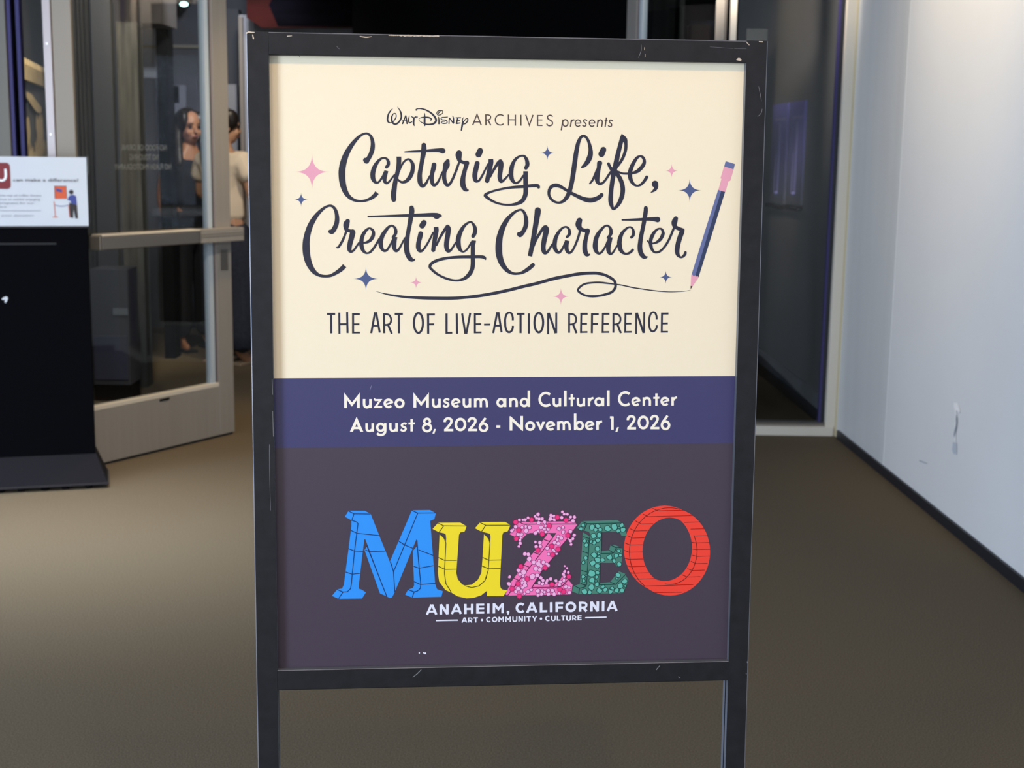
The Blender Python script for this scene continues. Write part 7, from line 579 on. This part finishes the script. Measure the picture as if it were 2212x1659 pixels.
# dark red banner over the white wall
bn = tag(empty('red_banner', Matrix.Translation(at(650, 0, 9.45))), 'dark red fabric banner hanging above the sign on the left', 'banner')
bm = bmesh.new(); o0 = at(650, 0, 9.45)
pts = [at(p, q, 9.45)-o0 for p, q in ((533, -90), (763, -90), (763, 60), (566, 60), (533, 38))]
f0 = [bm.verts.new((p.x, 0, p.z)) for p in pts]; f1 = [bm.verts.new((p.x, .03, p.z)) for p in pts]
for i in range(5): bm.faces.new((f0[i], f0[(i+1) % 5], f1[(i+1) % 5], f1[i]))
bm.faces.new(f0[::-1]); bm.faces.new(f1); bmesh.ops.recalc_face_normals(bm, faces=bm.faces[:])
link('fabric', bm, mat('dark_red_print', (.022, .0035, .003, 1), .8, spec=.1, noise=.8, nscale=2.2, stretch=(.6, 1, 3)), bn)
bm = bmesh.new(); q = [at(p, r, 9.44)-o0 for p, r in ((640, -90), (763, -90), (763, 57), (600, 57), (580, 10))]
f0 = [bm.verts.new((p.x, -.002, p.z)) for p in q]; bm.faces.new(f0[::-1]); link('dark_print', bm, mat('near_black_navy_print', (.0022, .002, .004, 1), .9, spec=.05, noise=.6, nscale=5, stretch=(.4, 1, 3)), bn)
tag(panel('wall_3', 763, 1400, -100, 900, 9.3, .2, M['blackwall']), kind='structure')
# seen through the second leaf
panel('olive_partition', 1405, 1456, -80, 300, 9.9, .06, mat('dark_olive_board', (.034, .034, .030, 1), .7), 'dark olive partition seen above the top right of the sign', 'partition')
panel('thin_post', 1466, 1476, -80, 300, 9.8, .05, mat('olive_post', (.06, .055, .045, 1), .7), 'thin olive post right of the olive partition', 'post')
panel('brown_case', 1477, 1517, 52, 1000, 10.0, .2, mat('red_brown_wood', (.045, .018, .012, 1), .6), 'red-brown case top above the right end of the sign', 'case')
tag(panel('wall_4', 1476, 1560, 44, 400, 10.3, .05, mat('blue_grey_back', (.040, .046, .070, 1), .7)), kind='structure')
panel('grey_reflection', 1594, 1638, 62, 1000, 8.4, .03, mat('blue_green_grey_reflection', (.045, .050, .054, 1), .8, spec=.1), 'grey reflection shaped as a board behind the fixed glass, beside the sign corner', 'board')  # reflection in the glass, built as a solid panel
# two blue reflections, modelled as sheets on the charcoal wall behind the fixed glazing
def wall_reflection(y0, y1, z0, z1, label):
    yc = (y0+y1)/2; o = tag(empty('blue_reflection', Matrix.Translation((WX(yc)-.014, yc, z0))), label, 'banner', 'blue reflections modelled on the charcoal wall')
    f = lambda y: WX(y)-WX(yc)
    bm = bmesh.new(); hy = (y1-y0)/2; h = z1-z0
    def sl(a, b, c, d, t0, t1):
        v = [(f(yc+a)+t0, a, c), (f(yc+b)+t0, b, c), (f(yc+b)+t0, b, d), (f(yc+a)+t0, a, d)]; w2_ = [(p[0]+(t1-t0), p[1], p[2]) for p in v]
        A = [bm.verts.new(p) for p in v]; B = [bm.verts.new(p) for p in w2_]
        for i in range(4): bm.faces.new((A[i], A[(i+1) % 4], B[(i+1) % 4], B[i]))
        bm.faces.new(A[::-1]); bm.faces.new(B); bmesh.ops.recalc_face_normals(bm, faces=bm.faces[:])
    sl(-hy, hy, 0, h, 0, .012); link('reflection_sheet', bm, M['bluereflection'], o)
    bm = bmesh.new(); sl(-hy*.9, hy*.6, h*.83, h*.86, -.002, 0); sl(-hy*.2, hy*.05, h*.1, h*.8, -.002, 0); sl(hy*.3, hy*.36, h*.1, h*.5, -.002, 0); link('reflection_streak', bm, M['bluelight'], o)
    bm = bmesh.new(); sl(-hy*1.02, hy*1.02, -.03, -.012, -.02, .012); link('reflection_edge', bm, M['black'], o)
    bm = bmesh.new(); ball(bm, (f(yc)-.004, -hy*.1, .06), .012); link('reflection_glint', bm, M['bluelight'], o)
    return o
bs = bpy.data.materials.new('fading_blue_reflection'); bs.use_nodes = True; nt = bs.node_tree; tc = nt.nodes.new('ShaderNodeTexCoord'); sp = nt.nodes.new('ShaderNodeSeparateXYZ'); rp = nt.nodes.new('ShaderNodeValToRGB')
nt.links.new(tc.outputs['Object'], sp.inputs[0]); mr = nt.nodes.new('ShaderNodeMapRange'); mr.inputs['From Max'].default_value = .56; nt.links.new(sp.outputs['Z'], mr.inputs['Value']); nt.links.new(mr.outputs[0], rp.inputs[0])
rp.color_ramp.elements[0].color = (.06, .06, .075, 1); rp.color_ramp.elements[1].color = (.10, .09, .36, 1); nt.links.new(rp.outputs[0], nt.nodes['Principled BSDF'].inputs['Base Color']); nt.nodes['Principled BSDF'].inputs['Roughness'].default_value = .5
M['bluereflection'] = bs; M['bluelight'] = mat('pale_blue_glare', (.16, .15, .36, 1), .5)  # reflection tones put into the sheet colours
wall_reflection(7.74, 8.11, 1.10, 1.672, 'nearer, wider of two blue reflections modelled on the charcoal wall behind the fixed glass')
wall_reflection(8.18, 8.60, 1.09, 1.672, 'farther, narrower-looking of two blue reflections modelled on the charcoal wall, nearer the sign')
# cream mural on the wall seen through the left glazing
zt = at(25, 108, 7.0).z; mo = at(25, 108, 7.0); mo.z = 0
d_ = FWD + RGT*((95-1106)/3000) - UPV*((145-829.5)/3000); me_ = EYE + d_*((zt-EYE.z)/d_.z); ML = Vector((me_.x-mo.x, me_.y-mo.y, 0)).length*1.03
mdir = Vector((me_.x-mo.x, me_.y-mo.y, 0)).normalized()
mur = tag(empty('mural_panel', Matrix(((mdir.x, -mdir.y, 0, mo.x), (mdir.y, mdir.x, 0, mo.y), (0, 0, 1, 0), (0, 0, 0, 1)))), 'charcoal mural with patchy cream shapes behind the left glazing', 'mural')
mgrey = mat('mural_charcoal', (.070, .068, .072, 1), .6); mcr = mat('mural_cream', (.56, .42, .23, 1), .6, noise=.2, nscale=14)
box('mural_board', -.02, ML, 0, .02, .35, zt-.02, mgrey, mur)
bm = bmesh.new(); bx(bm, -.02, ML, -.02, 0, zt-.125, zt-.045); link('top_band', bm, mcr, mur)
for i in range(14):
    x = ML*i/14; box('band_tooth', x, x+ML/32, -.018, 0, zt-.045, zt-.012, mcr, mur)
bm = bmesh.new(); R2 = random.Random(3)
tops = [.72, .40, .36, .55, .56, .52, .36, .34, .36, .52, .50, .52]
for i in range(24):
    x = ML*(.18+.80*i/23); top = zt-tops[int(i/2)]*ML/1.75*.9-.03*R2.random(); z = top
    while z > .7:
        h = .05+.15*R2.random(); wv = ML*(.022+.016*R2.random()); n = 9; ph = R2.random()*6
        poly(bm, [(x+wv*cos(a*2*pi/n)*(1+.35*sin(ph+a*2.1)), z-h/2+h*.62*sin(a*2*pi/n)*(1+.2*cos(ph+a))) for a in range(n)], lambda p, q, k=i: (p, -.002-.0004*k, q)); z -= h*(.8+(.5 if R2.random() < .25 else .1)*R2.random())
ribbon(bm, [(ML*.28, zt-.20, .03), (ML*.42, zt-.22, .06), (ML*.58, zt-.25, .06), (ML*.72, zt-.26, .03)], lambda p, q, d=0: (p, -.014-d, q))
bm.normal_update(); bmesh.ops.reverse_faces(bm, faces=[f for f in bm.faces if f.normal.y > 0])
tag(link('cream_shape', bm, mcr, mur), 'patchy cream painted shapes', kind='stuff')
tag(slab('wall_5', [((mo+mdir*s_).x-o_, (mo+mdir*s_).y) for s_, o_ in ((-1, .06), (3.4, .06), (3.4, .2), (-1, .2))], 0, 2.55, greywall), kind='structure')
# ceiling spotlights seen through the glass
def spotlamp(px, py, Y, colr, label, aim):
    p = at(px, py, Y); o = tag(empty('track_spotlight', Matrix.Translation((p.x, Y, p.z))), label, 'spotlight', 'ceiling spotlights in the gallery')
    bm = bmesh.new(); cyl(bm, (0, .02, .02), (aim*.02, .12, .06), .05, .035, 16); link('housing', bm, M['black'], o)
    bm = bmesh.new(); ball(bm, (0, .004, .0), .030, (1, .4, .55)); link('lamp_face', bm, mat('lit_lamp', (1, 1, 1, 1), emit=colr, estr=5), o)
    bm = bmesh.new(); cyl(bm, (0, .07, .05), (0, .07, 3.2-p.z), .008, n=8); link('stem', bm, M['black'], o)
spotlamp(397, 9, 10.2, (.55, 1, .95, 1), 'lit track spotlight, the higher one, bluish-white', .4); spotlamp(371, 30, 9.9, (1, .93, .55, 1), 'lit track spotlight, the lower one, yellowish', -1)

# ================================================================== visitors
def skin(name, V, E, R, voxel=None, extra=None):
    me = bpy.data.meshes.new(name); me.from_pydata([Vector(v) for v in V], E, []); o = bpy.data.objects.new(name, me); COL.objects.link(o)
    md = o.modifiers.new('s', 'SKIN'); md.use_smooth_shade = True
    for i, r in enumerate(R):
        sv = me.skin_vertices[0].data[i]; sv.radius = r if isinstance(r, tuple) else (r, r); sv.use_root = (i == 0)
    o.modifiers.new('u', 'SUBSURF').levels = 1
    dg = bpy.context.evaluated_depsgraph_get(); dg.update(); m2 = bpy.data.meshes.new_from_object(o.evaluated_get(dg)); bpy.data.objects.remove(o)
    bm = bmesh.new(); bm.from_mesh(m2); bpy.data.meshes.remove(m2)
    if extra: extra(bm)
    if voxel:
        m3 = bpy.data.meshes.new('t'); bm.to_mesh(m3); bm.free(); o = bpy.data.objects.new('t', m3); COL.objects.link(o)
        r = o.modifiers.new('r', 'REMESH'); r.mode = 'VOXEL'; r.voxel_size = voxel; sm = o.modifiers.new('m', 'SMOOTH'); sm.iterations = 3; sm.factor = .5
        dg = bpy.context.evaluated_depsgraph_get(); dg.update(); m4 = bpy.data.meshes.new_from_object(o.evaluated_get(dg)); bpy.data.objects.remove(o); bm = bmesh.new(); bm.from_mesh(m4)
    return bm
def head_shape(c, turn):                     # cranium, jaw, nose, lips, brow, ears; looks towards local -y turned by "turn"
    Rz = Matrix.Rotation(turn, 4, 'Z')
    def f(bm):
        def b(p, r, s): 
            m4 = Matrix.Translation(c) @ Rz @ Matrix.Translation(p) @ Matrix.Diagonal((*s, 1)); bmesh.ops.create_uvsphere(bm, u_segments=20, v_segments=14, radius=r, matrix=m4)
        b((0, .010, .025), .088, (.84, 1.04, 1.05)); b((0, -.018, -.045), .062, (.88, 1.02, 1.08)); b((0, -.045, -.083), .026, (1.1, .9, .8)); b((0, -.090, -.020), .014, (.85, 1.1, 1.6)); b((0, -.098, -.034), .012, (1.15, .9, .8))
        b((0, -.078, -.062), .014, (1.7, .7, .55)); b((-.034, -.060, -.035), .024, (1, .8, 1)); b((.034, -.060, -.035), .024, (1, .8, 1)); b((-.03, -.073, .018), .016, (1.5, .7, .5)); b((.03, -.073, .018), .016, (1.5, .7, .5))
        b((-.075, .012, -.012), .022, (.35, .8, 1.2)); b((.075, .012, -.012), .022, (.35, .8, 1.2))
    return f, Rz
def hand(V, E, R, wi, wr_, d, side):          # palm, four fingers and a thumb on wrist vertex wi
    d = Vector(d).normalized(); sd = Vector((0, 1, 0)); i0 = len(V); V.append(Vector(wr_)+d*.05); E.append((wi, i0)); R.append((.030, .016))
    for k, L in enumerate((.068, .076, .072, .056)):
        o = sd*(-.026+.0175*k); i = len(V); V += [Vector(wr_)+d*.085+o, Vector(wr_)+d*(.085+L*.5)+o, Vector(wr_)+d*(.085+L)+o+Vector((-side*.016, 0, 0))]; E += [(i0, i), (i, i+1), (i+1, i+2)]; R += [.0095, .0085, .0075]
    i = len(V); V += [Vector(wr_)+d*.045+sd*-.035, Vector(wr_)+d*.085+sd*-.052+Vector((-side*.01, 0, 0))]; E += [(i0, i), (i, i+1)]; R += [.011, .009]
def person(mw, label, skincol, arms, turn, cloth):
    root = tag(empty('person', mw), label, 'person')
    V = [(0, .01, .90), (0, .015, 1.03), (0, .01, 1.17), (0, .02, 1.30), (0, .015, 1.36), (0, .0, 1.42)]; E = [(i, i+1) for i in range(5)]; R = [(.135, .10), (.108, .085), (.125, .095), (.085, .07), .047, .047]
    V = [Vector(v) for v in V]
    for s in (-1, 1):
        i = len(V); V += [Vector(p) for p in ((s*.085, .01, .86), (s*.095, -.005, .47), (s*.10, .02, .085), (s*.105, -.045, .035), (s*.11, -.12, .025))]; E += [(0, i), (i, i+1), (i+1, i+2), (i+2, i+3), (i+3, i+4)]; R += [(.085, .085), (.056, .056), (.034, .034), (.036, .028), (.03, .018)]
        a = arms[s]; i = len(V); V += [Vector((s*.155, .02, 1.305)), Vector(a[0]), Vector(a[1])]; E += [(3, i), (i, i+1), (i+1, i+2)]; R += [.048, .036, .024]
        hand(V, E, R, i+2, Vector(a[1]), Vector(a[1])-Vector(a[0]), s)
    hc = Vector((0, -.005, 1.50)); hf, Rz = head_shape(hc, turn)
    bm = skin('body', V, E, R, .0075, hf); link('body', bm, skincol, root, True)
    for s in (-1, 1):
        bm = bmesh.new(); ball(bm, hc + Rz @ Vector((s*.031, -.076, .001)), .0115); link('eye', bm, M['eye'], root, True)
    for s in (-1, 1):
        bm = bmesh.new(); m4 = Matrix.Translation(hc) @ Rz @ Matrix.Translation((s*.032, -.084, .024)) @ Matrix.Diagonal((1.7, .5, .3, 1)); bmesh.ops.create_uvsphere(bm, u_segments=10, v_segments=6, radius=.012, matrix=m4); link('eyebrow', bm, M['hair'], root, True)
    bm = bmesh.new(); m4 = Matrix.Translation(hc) @ Rz @ Matrix.Translation((0, -.0865, -.062)) @ Matrix.Diagonal((1.7, .5, .45, 1)); bmesh.ops.create_uvsphere(bm, u_segments=12, v_segments=8, radius=.0135, matrix=m4); link('lips', bm, M['lips'], root, True)
    return root, hc, Rz
def hairdo(root, hc, Rz, locks, cap=.1):
    def ex(bm):
        bmesh.ops.create_uvsphere(bm, u_segments=22, v_segments=16, radius=.098, matrix=Matrix.Translation(hc) @ Rz @ Matrix.Translation((0, .030, .030)) @ Matrix.Diagonal((.94, 1.0, 1.04, 1)))
        for s in (-1, 1): bmesh.ops.create_uvsphere(bm, u_segments=16, v_segments=12, radius=.05, matrix=Matrix.Translation(hc) @ Rz @ Matrix.Translation((s*.058, -.018, .045)) @ Matrix.Diagonal((.62, 1.0, 1.25, 1)))
    V = []; E = []; R = []
    for L in locks:
        i = len(V); V += [hc + Rz @ Vector(p[:3]) for p in L]; R += [(p[3], p[3]*.7) for p in L]; E += [(i+k, i+k+1) for k in range(len(L)-1)]
    for i in range(len(V)): pass
    bm = bmesh.new(); ex(bm)
    for L in locks:
        P_ = [hc + Rz @ Vector(p[:3]) for p in L]
        b2 = skin('lock', P_, [(k, k+1) for k in range(len(L)-1)], [(p[3], p[3]*.75) for p in L]); m5 = bpy.data.meshes.new('t'); b2.to_mesh(m5); b2.free(); bm.from_mesh(m5)
    m3 = bpy.data.meshes.new('t'); bm.to_mesh(m3); bm.free(); o = bpy.data.objects.new('t', m3); COL.objects.link(o)
    r = o.modifiers.new('r', 'REMESH'); r.mode = 'VOXEL'; r.voxel_size = .009; dg = bpy.context.evaluated_depsgraph_get(); dg.update(); m4 = bpy.data.meshes.new_from_object(o.evaluated_get(dg)); bpy.data.objects.remove(o)
    bm = bmesh.new(); bm.from_mesh(m4); return link('hair', bm, M['hair'], root, True)
def garment(name, root, V, E, R, m, voxel=.011):
    return link(name, skin(name, V, E, R, voxel), m, root, True)
M['hair'] = mat('black_brown_hair', (.012, .008, .006, 1), .42); M['eye'] = mat('dark_eyes', (.02, .012, .01, 1), .2); M['lips'] = mat('lips', (.30, .09, .07, 1), .45)
sk1 = mat('tan_skin', (.38, .17, .085, 1), .5); sk2 = mat('light_tan_skin', (.46, .25, .15, 1), .5)
M['blackcloth'] = mat('black_cloth', (.008, .008, .011, 1), .9); M['creamcloth'] = mat('cream_blouse', (.70, .58, .44, 1), .8, bump=.5, bscale=14); M['denim'] = mat('dark_navy_denim', (.016, .020, .036, 1), .85, noise=.3, nscale=60)
# woman in black, facing out of the gallery and looking to the right
r1, hc1, Rz1 = person(frame_matrix((-2.185, 9.45, 0), (.74, .67)), 'woman in a black sleeveless top with long dark hair, seen through the glass door', sk1,
    {-1: ((-.205, .03, 1.04), (-.20, -.04, .80)), 1: ((.205, .03, 1.04), (.20, -.05, .80))}, -.05, None)
hairdo(r1, hc1, Rz1, [[(-.075, .03, .03, .04), (-.088, .02, -.06, .045), (-.092, .0, -.16, .045), (-.10, -.045, -.27, .03)], [(.075, .03, .03, .04), (.088, .02, -.06, .042), (.090, .0, -.17, .042), (.095, -.04, -.28, .028)], [(0, .09, .03, .06), (0, .10, -.08, .08), (0, .10, -.20, .08), (0, .09, -.33, .05)]])
garment('sleeveless_top', r1, [(0, .01, .82), (0, .015, 1.03), (0, .01, 1.18), (0, .02, 1.275), (-.10, .02, 1.30), (.10, .02, 1.30)], [(0, 1), (1, 2), (2, 3), (3, 4), (3, 5)], [(.15, .115), (.125, .10), (.14, .11), (.10, .08), (.055, .055), (.055, .055)], M['blackcloth'])
garment('wide_trousers', r1, [(0, .01, .86), (-.09, .01, .78), (-.105, 0, .45), (-.12, .01, .06), (.09, .01, .78), (.105, 0, .45), (.12, .01, .06), (0, .01, 1.0)], [(0, 1), (1, 2), (2, 3), (0, 4), (4, 5), (5, 6), (0, 7)], [(.175, .14), (.11, .11), (.10, .10), (.11, .11), (.11, .11), (.10, .10), (.11, .11), (.15, .12)], M['blackcloth'])
garment('handbag', r1, [(-.22, .02, .84), (-.24, .02, .72)], [(0, 1)], [(.045, .09), (.05, .10)], M['blackcloth'])
# woman in the cream blouse, back to the lobby
r2, hc2, Rz2 = person(frame_matrix((-1.825, 8.85, 0), (-.88, .47)), 'woman in a cream blouse and dark jeans, half hidden by the sign', sk2,
    {-1: ((-.235, .02, 1.05), (-.215, -.07, .82)), 1: ((.23, -.02, 1.06), (.14, -.19, 1.10))}, -.5, None)
hairdo(r2, hc2, Rz2, [[(-.045, .05, .03, .045), (-.06, .07, -.07, .045), (-.065, .09, -.17, .04), (-.06, .09, -.26, .022)], [(.045, .05, .03, .045), (.06, .07, -.07, .045), (.055, .10, -.18, .04), (.045, .10, -.28, .025)], [(0, .09, .03, .06), (0, .10, -.08, .08), (0, .12, -.20, .07), (0, .12, -.31, .04)]])
garment('blouse', r2, [(0, .01, .85), (0, .015, 1.03), (0, .01, 1.18), (0, .02, 1.29), (-.155, .02, 1.30), (-.215, .02, 1.15), (.155, .02, 1.30), (.215, .0, 1.15)], [(0, 1), (1, 2), (2, 3), (3, 4), (4, 5), (3, 6), (6, 7)], [(.18, .145), (.16, .125), (.155, .12), (.11, .085), (.072, .068), (.075, .07), (.072, .068), (.075, .07)], M['creamcloth'])
garment('wide_jeans', r2, [(0, .01, .86), (-.09, .01, .78), (-.115, .0, .45), (-.15, .05, .06), (.09, .01, .78), (.105, -.01, .45), (.115, -.04, .06), (0, .01, .96)], [(0, 1), (1, 2), (2, 3), (0, 4), (4, 5), (5, 6), (0, 7)], [(.17, .135), (.108, .108), (.10, .10), (.11, .11), (.108, .108), (.10, .10), (.105, .105), (.14, .11)], M['denim'])
for r_, c_ in ((r1, M['blackcloth']), (r2, mat('tan_sandal', (.35, .26, .18, 1), .6))):
    for s in (-1, 1):
        bm = bmesh.new(); bx(bm, s*.11-.045, s*.11+.045, -.165, .075, -.0, .018, .006); link('sandal', bm, c_, r_)
